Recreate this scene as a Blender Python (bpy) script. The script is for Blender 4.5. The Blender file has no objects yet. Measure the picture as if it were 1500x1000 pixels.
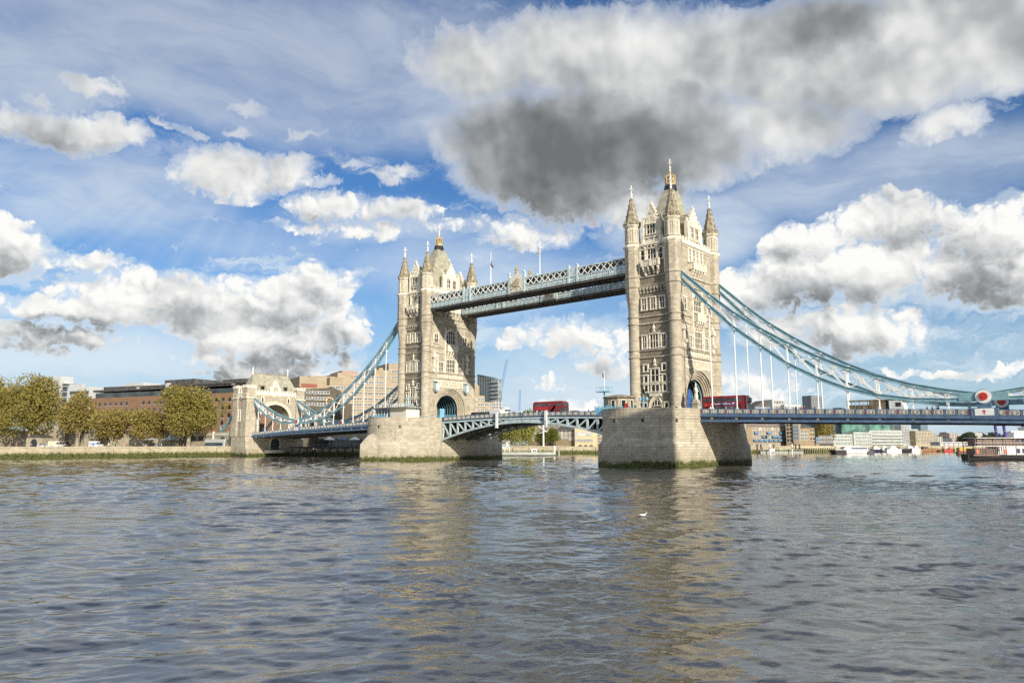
import bpy, math, random
import numpy as np
from mathutils import Vector, Matrix, noise as mnoise
R = math.radians
random.seed(7)
S = bpy.context.scene
COL = S.collection

# ------------------------------------------------------------------ camera
CAM = Vector((83.226, -151.905, 4.715)); YAW = -0.725; PITCH = 0.1400; FPX = 1061.8
cd = bpy.data.cameras.new('camera'); cam = bpy.data.objects.new('camera', cd); COL.objects.link(cam)
cd.sensor_width = 36; cd.sensor_fit = 'HORIZONTAL'; cd.lens = FPX/1500*36
cd.clip_start = 0.5; cd.clip_end = 30000
cam.location = CAM; cam.rotation_mode = 'XYZ'
cam.rotation_euler = (math.pi/2+PITCH, 0, -YAW)
S.camera = cam
_fw = Vector((math.sin(YAW)*math.cos(PITCH), math.cos(YAW)*math.cos(PITCH), math.sin(PITCH)))
_r = Vector((math.cos(YAW), -math.sin(YAW), 0)); _u = _r.cross(_fw)
def ray(px, py): return _fw + _r*((px-750)/FPX) - _u*((py-500)/FPX)
_h = Vector((math.sin(YAW), math.cos(YAW), 0))
def at(px, D, py=650):
    """world point seen at photo pixel (px,py) at forward ground distance D"""
    d = ray(px, py); return CAM + d*(D/(d.dot(_h)))
# ------------------------------------------------------------------ sun + exposure
SUN_PHI, SUN_EL = 20.0, 22.0        # degrees: from +x towards -y ; elevation
sd = bpy.data.lights.new('sun', 'SUN'); sun = bpy.data.objects.new('sun', sd); COL.objects.link(sun)
sd.energy = 4.6; sd.angle = R(0.6); sd.color = (1.0, 0.91, 0.765)
_s = Vector((math.cos(R(SUN_EL))*math.cos(R(SUN_PHI)), -math.cos(R(SUN_EL))*math.sin(R(SUN_PHI)), math.sin(R(SUN_EL))))
sun.rotation_euler = _s.to_track_quat('Z', 'Y').to_euler(); sun.location = (200, -100, 120)
S.view_settings.view_transform = 'Standard'; S.view_settings.look = 'None'
S.view_settings.exposure = 0.42; S.view_settings.gamma = 1.0

# ------------------------------------------------------------------ node helpers
class NT:
    def __init__(s, tree): s.t = tree; s.n = tree.nodes; s.l = tree.links
    def new(s, kind, **kw):
        n = s.n.new(kind)
        for k, v in kw.items(): setattr(n, k, v)
        return n
    def link(s, a, b): s.l.new(a, b)
    def put(s, sock, v):
        if isinstance(v, bpy.types.NodeSocket): s.l.new(v, sock)
        elif v is not None: sock.default_value = v
    def m(s, op, a, b=None, c=None, clamp=False):
        n = s.n.new('ShaderNodeMath'); n.operation = op; n.use_clamp = clamp
        for i, v in enumerate((a, b, c)): s.put(n.inputs[i], v) if v is not None else None
        return n.outputs[0]
    def v(s, op, a, b=None, c=None):
        n = s.n.new('ShaderNodeVectorMath'); n.operation = op
        for i, v in enumerate((a, b, c)):
            if v is not None: s.put(n.inputs[i], v)
        return n.outputs['Value'] if op in ('DOT_PRODUCT', 'LENGTH', 'DISTANCE') else n.outputs[0]
    def noise(s, vec, scale, detail=4, rough=0.55, dist=0, dim='3D', col=False):
        n = s.n.new('ShaderNodeTexNoise'); n.noise_dimensions = dim
        s.put(n.inputs['Vector'], vec); n.inputs['Scale'].default_value = scale
        n.inputs['Detail'].default_value = detail; n.inputs['Roughness'].default_value = rough
        n.inputs['Distortion'].default_value = dist
        return n.outputs['Color'] if col else n.outputs['Fac']
    def ramp(s, x, a, b, c=0.0, d=1.0, smooth=True):
        n = s.n.new('ShaderNodeMapRange'); n.interpolation_type = 'SMOOTHSTEP' if smooth else 'LINEAR'
        s.put(n.inputs[0], x)
        for i, v in enumerate((a, b, c, d)): s.put(n.inputs[1+i], v)
        return n.outputs[0]
    def mix(s, f, a, b, mode='MIX'):
        n = s.n.new('ShaderNodeMix'); n.data_type = 'RGBA'; n.blend_type = mode; n.clamp_factor = True
        s.put(n.inputs[0], f)
        for i, v in ((6, a), (7, b)):
            if isinstance(v, tuple) and len(v) == 3: v = (*v, 1)
            s.put(n.inputs[i], v)
        return n.outputs[2]
# ------------------------------------------------------------------ world : sky with clouds laid out by azimuth / elevation
def aeof(px, py):
    d = ray(px, py).normalized()
    return (math.degrees(math.atan2(d.x, d.y)), math.degrees(math.asin(d.z)))
CUM = [(215,440,130,40,1),(110,455,110,22,.9),(330,452,110,45,1),(410,455,90,42,1),(470,425,60,32,.9),(400,500,130,26,1),(500,485,45,35,.8),
 (10,365,75,42,1),(130,385,45,16,.8),(85,188,125,28,1),(165,195,60,24,.9),(330,252,75,40,1),(410,247,45,26,.9),(280,190,24,11,.55),
 (480,300,60,22,.85),(560,312,75,20,.7),(545,345,70,16,.55),(140,125,45,14,.75),(515,243,20,9,.5),(590,250,24,10,.6),
 (700,95,90,50,.9),(860,70,170,60,1),(1000,90,180,70,1.1),(1180,80,220,80,1.1),(1350,60,200,90,1.1),(1450,50,120,80,1),
 (900,190,170,80,1.2),(790,195,150,66,1.2),(770,245,100,55,1.1),(860,265,110,55,1.1),(930,300,70,30,.8),(1150,180,120,50,.8),(1010,215,110,60,.95),
 (1390,175,62,28,.7),(360,150,30,10,.5),(345,185,26,9,.5),(60,145,30,9,.5),(450,195,30,8,.45),(240,180,22,8,.5),(560,262,30,9,.5),(470,262,26,8,.5),(620,310,34,9,.5),(660,330,40,10,.55),(440,330,50,9,.5),(1200,350,80,35,1),(1300,320,110,38,1),(1370,312,60,30,.9),(1210,405,150,42,1.05),(1290,400,80,45,1),(1105,430,80,40,1),
 (1440,345,85,50,1),(1440,410,110,50,1.05),(1250,487,95,34,1),(1150,485,70,22,.8),(1110,560,70,26,.6),(900,590,120,16,.5),(810,560,36,9,.55),(640,420,0.1,.1,0),
 (60,497,150,22,.75),(400,538,120,24,.8),(760,335,80,24,.7),(820,490,110,26,.55),(900,520,60,28,.6),(520,408,40,9,.6),(20,505,60,16,.6),(1430,540,150,7,.6)]
DRK = [(830,225,200,85,1),(910,265,110,50,.8),(760,215,120,55,.8),(1240,5,170,50,.7),(930,110,170,55,.35),(20,375,70,34,.8),(1440,440,110,34,.8),(60,500,160,22,.9),
 (400,540,130,20,.9),(760,335,80,24,.5),(1130,455,110,18,.5),(1230,362,90,14,.35),(1150,150,150,40,.25),(300,465,130,12,.4),(1430,542,160,8,.5),(130,395,45,9,.7),(1380,250,120,30,.2)]
VEIL = [(200,60,520,100,1),(480,110,300,110,.9),(30,110,180,70,.8),(120,275,260,75,.65),(1260,250,280,60,.6),(1010,330,130,60,.8),(700,400,200,60,.5),
 (330,350,260,50,.35),(900,560,300,60,.6),(560,330,160,40,.5),(100,530,300,60,.6),(1450,230,150,60,.5),(640,60,220,70,.8)]
def make_world():
    w = bpy.data.worlds.new('World'); S.world = w; w.use_nodes = True
    N = NT(w.node_tree); N.n.clear()
    out = N.new('ShaderNodeOutputWorld'); bg = N.new('ShaderNodeBackground')
    sky = N.new('ShaderNodeTexSky'); sky.sky_type = 'NISHITA'; sky.sun_disc = False
    sky.sun_elevation = R(SUN_EL); sky.sun_rotation = R(90+SUN_PHI); sky.altitude = 50
    sky.air_density = 1.0; sky.dust_density = 0.4; sky.ozone_density = 3.0
    tc = N.new('ShaderNodeTexCoord'); D = tc.outputs['Generated']
    sp = N.new('ShaderNodeSeparateXYZ'); N.link(D, sp.inputs[0]); X, Y, Z = sp.outputs
    az = N.m('MULTIPLY', N.m('ARCTAN2', X, Y), 57.2958)
    el = N.m('MULTIPLY', N.m('ARCSINE', Z), 57.2958)
    cb = N.new('ShaderNodeCombineXYZ'); N.link(az, cb.inputs[0]); N.link(el, cb.inputs[1]); P = cb.outputs[0]
    def warp(p, amp, sc, det, rough=.6):
        c = N.noise(p, sc, det, rough, col=True)
        return N.v('MULTIPLY_ADD', N.v('SUBTRACT', c, (.5, .5, .5)), (amp*1.25, amp, 0), p)
    P1 = warp(P, 4.6, .13, 6, .58)
    P2 = warp(P1, 2.2, .62, 5, .65)
    def field(p, lst, k=1.0):
        acc = None
        for (cx, cy, rx, ry, wt) in lst:
            if wt == 0: continue
            a, e = aeof(cx, cy)
            ax = abs(aeof(cx+rx, cy)[0]-aeof(cx-rx, cy)[0])/2*k; ey = abs(aeof(cx, cy+ry)[1]-aeof(cx, cy-ry)[1])/2*k
            q = N.v('MULTIPLY_ADD', p, (1/ax, 1/ey, 0), (-a/ax, -e/ey, 0))
            f = N.m('MULTIPLY_ADD', N.v('DOT_PRODUCT', q, q), -wt, wt)
            acc = N.m('MAXIMUM', acc if acc else 0.0, f)
        return acc
    # generic cover for the part of the sky outside the photograph
    away = N.ramp(N.m('ABSOLUTE', N.m('SUBTRACT', az, math.degrees(YAW))), 36, 50)
    high = N.ramp(el, 38, 47)
    offm = N.m('MAXIMUM', away, high)
    gen = N.m('MULTIPLY', N.m('MULTIPLY_ADD', N.noise(P, .055, 5, .6), 3.2, -1.35), offm)
    F0 = field(P2, CUM, 1.28); f0 = N.m('MAXIMUM', F0, gen)
    lo = N.ramp(el, 15, 24, 1, 0)                      # 1 for the low cumulus, 0 for the soft deck overhead
    def puff(p, last=True):
        t = None
        for sc, wt in ((.30, .52), (.72, .30), (1.7, .18)) if last else ((.30, .6), (.72, .4)):
            x = N.m('MULTIPLY', N.m('ABSOLUTE', N.m('MULTIPLY_ADD', N.noise(p, sc, 1.5, .5, .25), 2, -1)), wt)
            t = N.m('ADD', t, x) if t else x
        return t
    Pw = warp(P, 1.4, .5, 3)
    pf = puff(Pw); det = N.noise(P, .55, 8, .62); big = N.noise(P, .13, 4, .5)
    eroded = N.m('ADD', N.m('MULTIPLY', N.m('SUBTRACT', pf, .18), 2.7), N.m('MULTIPLY_ADD', det, .45, -.225))
    softn = N.m('ADD', N.m('MULTIPLY_ADD', det, .22, -.11), N.m('MULTIPLY_ADD', big, .7, -.35))
    brk = N.m('ADD', N.m('MULTIPLY', eroded, lo), N.m('MULTIPLY', softn, N.m('SUBTRACT', 1, lo)))
    dens = N.m('ADD', N.m('ADD', f0, brk), N.ramp(f0, 0, .22, -.34, 0))
    alpha = N.ramp(dens, .08, N.m('ADD', N.m('MULTIPLY', lo, -.34), .84))
    fup = field(N.v('ADD', P2, (.5, 1.0, 0)), CUM, 1.28); g = N.m('SUBTRACT', fup, F0)
    relief = N.m('MULTIPLY', N.m('SUBTRACT', puff(N.v('ADD', Pw, (.30, .45, 0)), False), puff(Pw, False)), N.m('MULTIPLY', N.m('MULTIPLY', lo, 1.0), N.ramp(g, -.4, .3, 1, .4)))
    relief1 = N.m('MULTIPLY', N.m('SUBTRACT', N.noise(N.v('ADD', P, (.4, .6, 0)), .5, 4, .5), N.noise(P, .5, 4, .5)), .22)
    relief2 = N.m('MULTIPLY', N.m('SUBTRACT', N.noise(N.v('ADD', P, (1.4, 2.0, 0)), .13, 3, .5), N.noise(P, .13, 3, .5)), 1.3)
    shade = N.m('ADD', N.m('MULTIPLY', N.m('MULTIPLY', N.ramp(g, -.5, .55), N.ramp(fup, .1, .9, .2, 1)), N.m('MULTIPLY_ADD', lo, .50, .05)), N.m('ADD', relief, N.m('ADD', relief1, relief2)))
    shade = N.m('ADD', shade, N.ramp(el, 15, 25, .02, .33))
    drk = N.m('MAXIMUM', field(warp(warp(P, 5.0, .12, 5, .5), 2.2, .45, 4), DRK, 1.5), N.m('MULTIPLY', gen, .12))
    dn = N.ramp(N.noise(P, .22, 5, .55), .3, .7, .78, 1.1)
    shade = N.m('ADD', shade, N.m('MULTIPLY', N.m('MULTIPLY', N.ramp(drk, -.0, 1.3), dn), N.m('MULTIPLY_ADD', lo, -.20, .72)), clamp=True)
    # thin sunlit rims
    shade = N.m('MULTIPLY', shade, N.ramp(dens, .1, .75, .55, 1))
    cr = N.new('ShaderNodeValToRGB'); N.link(shade, cr.inputs[0]); e = cr.color_ramp.elements
    e[0].position = 0.0; e[0].color = (.74, .735, .715, 1)
    e[1].position = 1.0; e[1].color = (.125, .130, .133, 1)
    for pos, c in ((.25, (.57, .575, .57)), (.5, (.34, .355, .365)), (.75, (.20, .21, .215))):
        q = e.new(pos); q.color = (*c, 1)
    # thin veil and streaks
    st = N.v('MULTIPLY', warp(P, 5, .09, 3), (.45, 1.5, 1))
    vn = N.noise(N.v('ADD', st, (11, 3, 0)), .13, 8, .62, .4)
    vgen = N.m('MULTIPLY', offm, .6)
    va = N.m('MULTIPLY', N.ramp(N.m('MAXIMUM', field(P1, VEIL, 1.3), vgen), 0, .7), N.ramp(vn, .28, .64, .38, 1.0))
    va = N.m('MULTIPLY', va, .95, clamp=True)
    wi = N.m('MULTIPLY', N.ramp(N.noise(N.v('MULTIPLY', P2, (.45, 1.5, 1)), .32, 9, .66, .4), .46, .70), .85)
    va = N.m('MAXIMUM', va, wi)
    va = N.m('MAXIMUM', va, N.m('MULTIPLY', N.ramp(f0, 0, .35), .6))
    ra, re_ = aeof(455, 60)      # faint shafts of light fanning down from the cloud deck
    uu = N.m('DIVIDE', N.m('SUBTRACT', az, ra), N.m('MAXIMUM', N.m('SUBTRACT', re_, el), .5))
    cu = N.new('ShaderNodeCombineXYZ'); N.link(N.m('MULTIPLY', uu, 9.0), cu.inputs[0])
    shaft = N.m('MULTIPLY', N.ramp(N.noise(cu.outputs[0], 1.0, 3, .5), .38, .66), N.ramp(field(P, [(240, 350, 200, 95, 1)]), 0, .7))
    va = N.m('ADD', va, N.m('MULTIPLY', shaft, .11), clamp=True)
    skyc = N.mix(1.0, sky.outputs[0], (.040, .063, .085), 'MULTIPLY')
    hor = N.ramp(el, -2, 17, .9, 0)
    skyc = N.mix(hor, skyc, (.385, .50, .575))
    skyc = N.mix(va, skyc, N.mix(N.ramp(el, 8, 30), (.55, .62, .68), (.33, .385, .485)))
    col = N.mix(alpha, skyc, cr.outputs[0])
    # towards the ground : dull bounce
    col = N.mix(N.ramp(el, -3, -.5, 1, 0), col, (.16, .17, .17))
    N.link(col, bg.inputs[0]); bg.inputs[1].default_value = 1.0
    N.link(bg.outputs[0], out.inputs[0])
    w.cycles.sampling_method = 'NONE'
make_world()
S.cycles.use_denoising = False; S.cycles.adaptive_threshold = .02; S.cycles.time_limit = 780
S.cycles.max_bounces = 5; S.cycles.glossy_bounces = 3; S.cycles.diffuse_bounces = 2

# ------------------------------------------------------------------ materials
MATS = {}
def srgb(r, g, b): return tuple(((c/255)/12.92 if c/255 <= .04045 else ((c/255+.055)/1.055)**2.4) for c in (r, g, b))
def pbr(name, col, rough=.6, metal=0, var=.12, vscale=1.0, bump=0.0, bscale=8.0, dirt=0.0, spec=None):
    """plain procedural material: colour varied by noise, optional grime and bump"""
    if name in MATS: return MATS[name]
    m = bpy.data.materials.new(name); m.use_nodes = True; N = NT(m.node_tree)
    b = m.node_tree.nodes['Principled BSDF']; tc = N.new('ShaderNodeNewGeometry'); P = tc.outputs['Position']
    n1 = N.noise(P, vscale, 5, .6)
    dk = tuple(c*(1-var*1.6) for c in col); lt = tuple(min(1, c*(1+var)) for c in col)
    c = N.mix(N.ramp(n1, .3, .7), dk, lt)
    if dirt:
        st = N.v('MULTIPLY', P, (1, 1, .22)); n2 = N.noise(st, .9, 6, .65)
        c = N.mix(N.m('MULTIPLY', N.ramp(n2, .5, .75), dirt), c, tuple(x*.35 for x in col))
    N.link(c, b.inputs['Base Color']); b.inputs['Roughness'].default_value = rough; b.inputs['Metallic'].default_value = metal
    if spec is not None: b.inputs['Specular IOR Level'].default_value = spec
    if bump:
        bp = N.new('ShaderNodeBump'); bp.inputs['Strength'].default_value = bump; bp.inputs['Distance'].default_value = .05
        N.link(N.noise(P, bscale, 4, .6), bp.inputs['Height']); N.link(bp.outputs[0], b.inputs['Normal'])
    MATS[name] = m; return m
def masonry(name, col, bw=.9, bh=.38, mortar=.02, mcol=.55, var=.25, stain=.5, bump=.5, algae=None, streak=.3, warm=None):
    if name in MATS: return MATS[name]
    m = bpy.data.materials.new(name); m.use_nodes = True; N = NT(m.node_tree)
    b = m.node_tree.nodes['Principled BSDF']; g = N.new('ShaderNodeNewGeometry'); P = g.outputs['Position']
    uv = N.new('ShaderNodeUVMap'); uv.uv_map = 'UVMap'
    br = N.new('ShaderNodeTexBrick'); N.link(uv.outputs[0], br.inputs['Vector'])
    br.inputs['Scale'].default_value = 1; br.inputs['Brick Width'].default_value = bw; br.inputs['Row Height'].default_value = bh
    br.inputs['Mortar Size'].default_value = mortar; br.inputs['Mortar Smooth'].default_value = .3; br.inputs['Bias'].default_value = 0
    br.inputs['Color1'].default_value = (*[c*(1+var*.6) for c in col], 1)
    br.inputs['Color2'].default_value = (*[c*(1-var) for c in col], 1)
    br.inputs['Mortar'].default_value = (*[c*mcol for c in col], 1)
    c = br.outputs['Color']
    n1 = N.noise(P, .35, 6, .62); n2 = N.noise(N.v('MULTIPLY', P, (1, 1, .12)), 1.1, 6, .65); n3 = N.noise(P, 5, 5, .65)
    c = N.mix(N.m('MULTIPLY', N.ramp(n1, .42, .72), stain), c, tuple(x*.55 for x in (col[0], col[1]*.95, col[2]*.9)))
    c = N.mix(N.m('MULTIPLY', N.ramp(n2, .52, .74), streak), c, tuple(x*.4 for x in col))
    c = N.mix(N.m('MULTIPLY', N.ramp(n3, .35, .7), .25), c, tuple(min(1, x*1.35) for x in (warm or col)))
    if algae:
        sp = N.new('ShaderNodeSeparateXYZ'); N.link(P, sp.inputs[0])
        edge = N.m('MULTIPLY_ADD', N.noise(N.v('MULTIPLY', P, (1, 1, .6)), .9, 6, .65), 2.4, algae-1.2)
        fa = N.ramp(N.m('SUBTRACT', sp.outputs[2], edge), -.55, .35, 1, 0)
        gr = N.mix(N.ramp(N.noise(P, 2.2, 5, .6), .35, .65), (.022, .028, .010), (.10, .11, .028))
        fd = N.m('MULTIPLY', N.ramp(N.m('SUBTRACT', sp.outputs[2], edge), .0, 2.6, 1, 0), .35)
        c = N.mix(fd, c, (.17, .15, .08))
        c = N.mix(fa, c, gr)
    N.link(c, b.inputs['Base Color']); b.inputs['Roughness'].default_value = .88
    b.inputs['Specular IOR Level'].default_value = .25
    if bump:
        h = N.m('ADD', N.m('MULTIPLY', br.outputs['Fac'], -1.0), N.m('MULTIPLY', n3, .8))
        bp = N.new('ShaderNodeBump'); bp.inputs['Strength'].default_value = bump; bp.inputs['Distance'].default_value = .04
        N.link(h, bp.inputs['Height']); N.link(bp.outputs[0], b.inputs['Normal'])
    MATS[name] = m; return m
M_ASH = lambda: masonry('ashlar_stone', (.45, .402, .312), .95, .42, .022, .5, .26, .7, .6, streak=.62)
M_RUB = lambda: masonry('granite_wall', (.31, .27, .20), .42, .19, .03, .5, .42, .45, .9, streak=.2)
M_DRS = lambda: pbr('dressed_stone', (.74, .68, .55), .85, var=.16, vscale=1.3, bump=.3, bscale=10, dirt=.55, spec=.25)
M_PIER = lambda: masonry('pier_granite', (.45, .405, .315), 1.35, .58, .026, .5, .22, .7, .7, algae=1.25, streak=.75)
M_GLASS = lambda: pbr('window_glass', (.014, .017, .022), .1, var=.6, vscale=.7, spec=.4)
M_LEAD = lambda: pbr('roof_slate', (.34, .325, .245), .75, var=.18, vscale=.9, bump=.4, bscale=6, dirt=.4)
M_SPIRE = lambda: pbr('spire_stone', (.30, .26, .185), .85, var=.3, vscale=1.2, bump=.5, bscale=6, dirt=.6, spec=.25)
M_GOLD = lambda: pbr('gilding', (.52, .40, .21), .5, .3, var=.25, vscale=3)
M_DARK = lambda: pbr('dark_iron', (.03, .032, .034), .6)
M_TEAL = lambda: pbr('teal_paint', (.21, .375, .43), .5, var=.14, vscale=1.2, dirt=.5)
M_PALE = lambda: pbr('pale_blue_paint', (.46, .56, .575), .55, var=.14, vscale=1.2, dirt=.5)
M_BLUE = lambda: pbr('blue_paint', (.10, .165, .265), .5, var=.16, vscale=1, dirt=.5)
M_SKYB = lambda: pbr('light_blue_paint', (.20, .45, .60), .45, var=.1, vscale=.5, dirt=.2)
M_WHITE = lambda: pbr('white_paint', (.80, .80, .77), .5, var=.06, vscale=.5, dirt=.25)
M_CREAM = lambda: pbr('cream_paint', (.74, .70, .58), .55, var=.08, dirt=.15)
M_RED = lambda: pbr('red_paint', (.50, .035, .025), .3, var=.08)
M_ROAD = lambda: pbr('asphalt', (.055, .055, .057), .9, var=.2, vscale=2, bump=.2, bscale=20)
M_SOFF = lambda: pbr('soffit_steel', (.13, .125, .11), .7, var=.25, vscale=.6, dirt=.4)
M_BLACK = lambda: pbr('black_rubber', (.02, .02, .02), .7)

# ------------------------------------------------------------------ mesh builder
class MB:
    def __init__(s, M=None): s.v = []; s.f = []; s.uv = []; s.mi = []; s.M = M or Matrix.Identity(4); s.cur = 0; s.sm = []
    def add(s, vs, fs, uvs=None, smooth=False):
        o = len(s.v); s.v += [tuple(s.M @ Vector(p)) for p in vs]
        for i, f in enumerate(fs):
            s.f.append(tuple(o+k for k in f)); s.uv.append(uvs[i] if uvs else None); s.mi.append(s.cur); s.sm.append(smooth)
        return s
    def box(s, x0, x1, y0, y1, z0, z1):
        return s.add([(x0,y0,z0),(x1,y0,z0),(x1,y1,z0),(x0,y1,z0),(x0,y0,z1),(x1,y0,z1),(x1,y1,z1),(x0,y1,z1)],
                     [(0,3,2,1),(4,5,6,7),(0,1,5,4),(1,2,6,5),(2,3,7,6),(3,0,4,7)])
    def taper(s, x0, x1, y0, y1, z0, X0, X1, Y0, Y1, z1):
        return s.add([(x0,y0,z0),(x1,y0,z0),(x1,y1,z0),(x0,y1,z0),(X0,Y0,z1),(X1,Y0,z1),(X1,Y1,z1),(X0,Y1,z1)],
                     [(0,3,2,1),(4,5,6,7),(0,1,5,4),(1,2,6,5),(2,3,7,6),(3,0,4,7)])
    def beam(s, p, q, w, h, up=(0,0,1)):
        p = Vector(p); q = Vector(q); d = (q-p).normalized(); up = Vector(up)
        if abs(d.dot(up)) > .98: up = Vector((0,1,0))
        a = d.cross(up).normalized()*(w/2); b = a.cross(d).normalized()*(h/2)
        vs = [p-a-b, p+a-b, p+a+b, p-a+b, q-a-b, q+a-b, q+a+b, q-a+b]
        return s.add([tuple(x) for x in vs], [(0,1,2,3),(7,6,5,4),(0,4,5,1),(1,5,6,2),(2,6,7,3),(3,7,4,0)])
    def tube(s, p, q, r, n=8, r2=None):
        p = Vector(p); q = Vector(q); r2 = r if r2 is None else r2; d = (q-p).normalized()
        a = d.cross(Vector((0,0,1)) if abs(d.z) < .95 else Vector((1,0,0))).normalized(); b = d.cross(a)
        vs = []
        for c, rr in ((p, r), (q, r2)):
            for i in range(n):
                t = 2*math.pi*i/n; vs.append(tuple(c + a*math.cos(t)*rr + b*math.sin(t)*rr))
        fs = [(i, (i+1) % n, n+(i+1) % n, n+i) for i in range(n)] + [tuple(range(n))[::-1], tuple(range(n, 2*n))]
        return s.add(vs, fs, smooth=False)
    def lathe(s, prof, n=16, c=(0,0), ph=0.0, smooth=False, sx=1, sy=1, cap=True):
        vs = []; fs = []; uvs = []
        for r, z in prof:
            for i in range(n):
                t = 2*math.pi*(i+ph)/n; vs.append((c[0]+r*math.cos(t)*sx, c[1]+r*math.sin(t)*sy, z))
        rm = max(r for r, z in prof)
        for k in range(len(prof)-1):
            for i in range(n):
                j = (i+1) % n; fs.append((k*n+i, k*n+j, (k+1)*n+j, (k+1)*n+i))
                u0 = 2*math.pi*rm*i/n; u1 = 2*math.pi*rm*(i+1)/n; z0 = prof[k][1]; z1 = prof[k+1][1]
                uvs.append([(u0,z0),(u1,z0),(u1,z1),(u0,z1)])
        if cap:
            fs.append(tuple(range(n))[::-1]); uvs.append(None)
            fs.append(tuple(range((len(prof)-1)*n, len(prof)*n))); uvs.append(None)
        return s.add(vs, fs, uvs, smooth)
    def loft(s, rings, closed=True, cap=False, smooth=False):
        """rings: lists of equal length; uv by arc length of first ring and z"""
        n = len(rings[0]); vs = [p for r in rings for p in r]; fs = []; uvs = []
        L = [0]
        for i in range(n): a = rings[0][i]; b = rings[0][(i+1) % n]; L.append(L[-1]+math.dist(a, b))
        acc = 0
        for k in range(len(rings)-1):
            mid = math.dist(rings[k][n//2], rings[k+1][n//2])
            for i in range(n if closed else n-1):
                j = (i+1) % n; A, B, C_, D_ = k*n+i, k*n+j, (k+1)*n+j, (k+1)*n+i
                fs.append((A, B, C_, D_)); uvs.append([(L[i],vs[A][2]),(L[i+1],vs[B][2]),(L[i+1],vs[C_][2]),(L[i],vs[D_][2])])
        if cap:
            fs.append(tuple(range(n))[::-1]); uvs.append(None); fs.append(tuple(range((len(rings)-1)*n, len(rings)*n))); uvs.append(None)
        return s.add(vs, fs, uvs, smooth)
    def extrude(s, poly, y0, y1):
        """poly in (x,z) extruded along y"""
        n = len(poly); vs = [(x, y0, z) for x, z in poly]+[(x, y1, z) for x, z in poly]
        return s.add(vs, [tuple(range(n)), tuple(range(n, 2*n))[::-1]]+[(i, n+i, n+(i+1) % n, (i+1) % n) for i in range(n)])
    def build(s, name, mat, parent=None, loc=None):
        me = bpy.data.meshes.new(name); me.from_pydata(s.v, [], s.f)
        ul = me.uv_layers.new(name='UVMap'); data = ul.data; li = 0
        for k, f in enumerate(s.f):
            u = s.uv[k]
            if u:
                for c in u: data[li].uv = c; li += 1
            else:
                a, b, c = (Vector(s.v[f[i]]) for i in (0, 1, 2)); n = (b-a).cross(c-b)
                if len(f) > 3: n += (c-b).cross(Vector(s.v[f[3]])-c)
                n = n.normalized() if n.length > 1e-9 else Vector((0,0,1))
                if abs(n.z) < .85:
                    t = Vector((-n.y, n.x, 0)).normalized()
                    for i in f: p = Vector(s.v[i]); data[li].uv = (p.dot(t), p.z/max(.3, math.sqrt(1-n.z*n.z))); li += 1
                else:
                    for i in f: data[li].uv = (s.v[i][0], s.v[i][1]); li += 1
        mats = mat if isinstance(mat, (list, tuple)) else [mat]
        for m in mats: me.materials.append(m)
        me.polygons.foreach_set('material_index', s.mi); me.polygons.foreach_set('use_smooth', s.sm)
        me.update()
        o = bpy.data.objects.new(name, me); COL.objects.link(o)
        if parent: o.parent = parent
        if loc: o.location = loc
        return o
def frame(n, D, c=(0, 0)):
    """matrix: local (u, out, z) -> face with outward normal n at distance D"""
    n = Vector((n[0], n[1], 0)).normalized(); t = n.cross(Vector((0,0,1)))
    M = Matrix.Identity(4); M.col[0][:3] = t; M.col[1][:3] = n; M.col[2][:3] = (0,0,1); M.col[3][:3] = (c[0]+n.x*D, c[1]+n.y*D, 0)
    return M
# ------------------------------------------------------------------ scene-tree helpers
def tag(o, label=None, cat=None, group=None, kind=None):
    if label: o['label'] = label
    if cat: o['category'] = cat
    if group: o['group'] = group
    if kind: o['kind'] = kind
    return o
def thing(name, label, cat, loc=(0,0,0), rz=0, group=None):
    o = bpy.data.objects.new(name, None); o.empty_display_size = 1; COL.objects.link(o)
    o.location = loc; o.rotation_euler = (0, 0, rz); return tag(o, label, cat, group)
KIDS = {}
def copy_tree(o, label=None, loc=None, rz=None, group=None):
    kids = {}
    for x in COL.objects:
        if x.parent: kids.setdefault(x.parent.name, []).append(x)
    def rec(a, par):
        c = a.copy(); COL.objects.link(c)
        if par: c.parent = par
        for ch in kids.get(a.name, []): rec(ch, c)
        return c
    c = rec(o, None)
    if label: c['label'] = label
    if group: c['group'] = group
    if loc is not None: c.location = loc
    if rz is not None: c.rotation_euler = (0, 0, rz)
    return c
def inst(src, parent, M, label=None):
    o = src.copy(); COL.objects.link(o); o.parent = parent; o.matrix_local = M
    return o
TX = -82.3      # north tower centre
MIDX = TX/2
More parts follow.
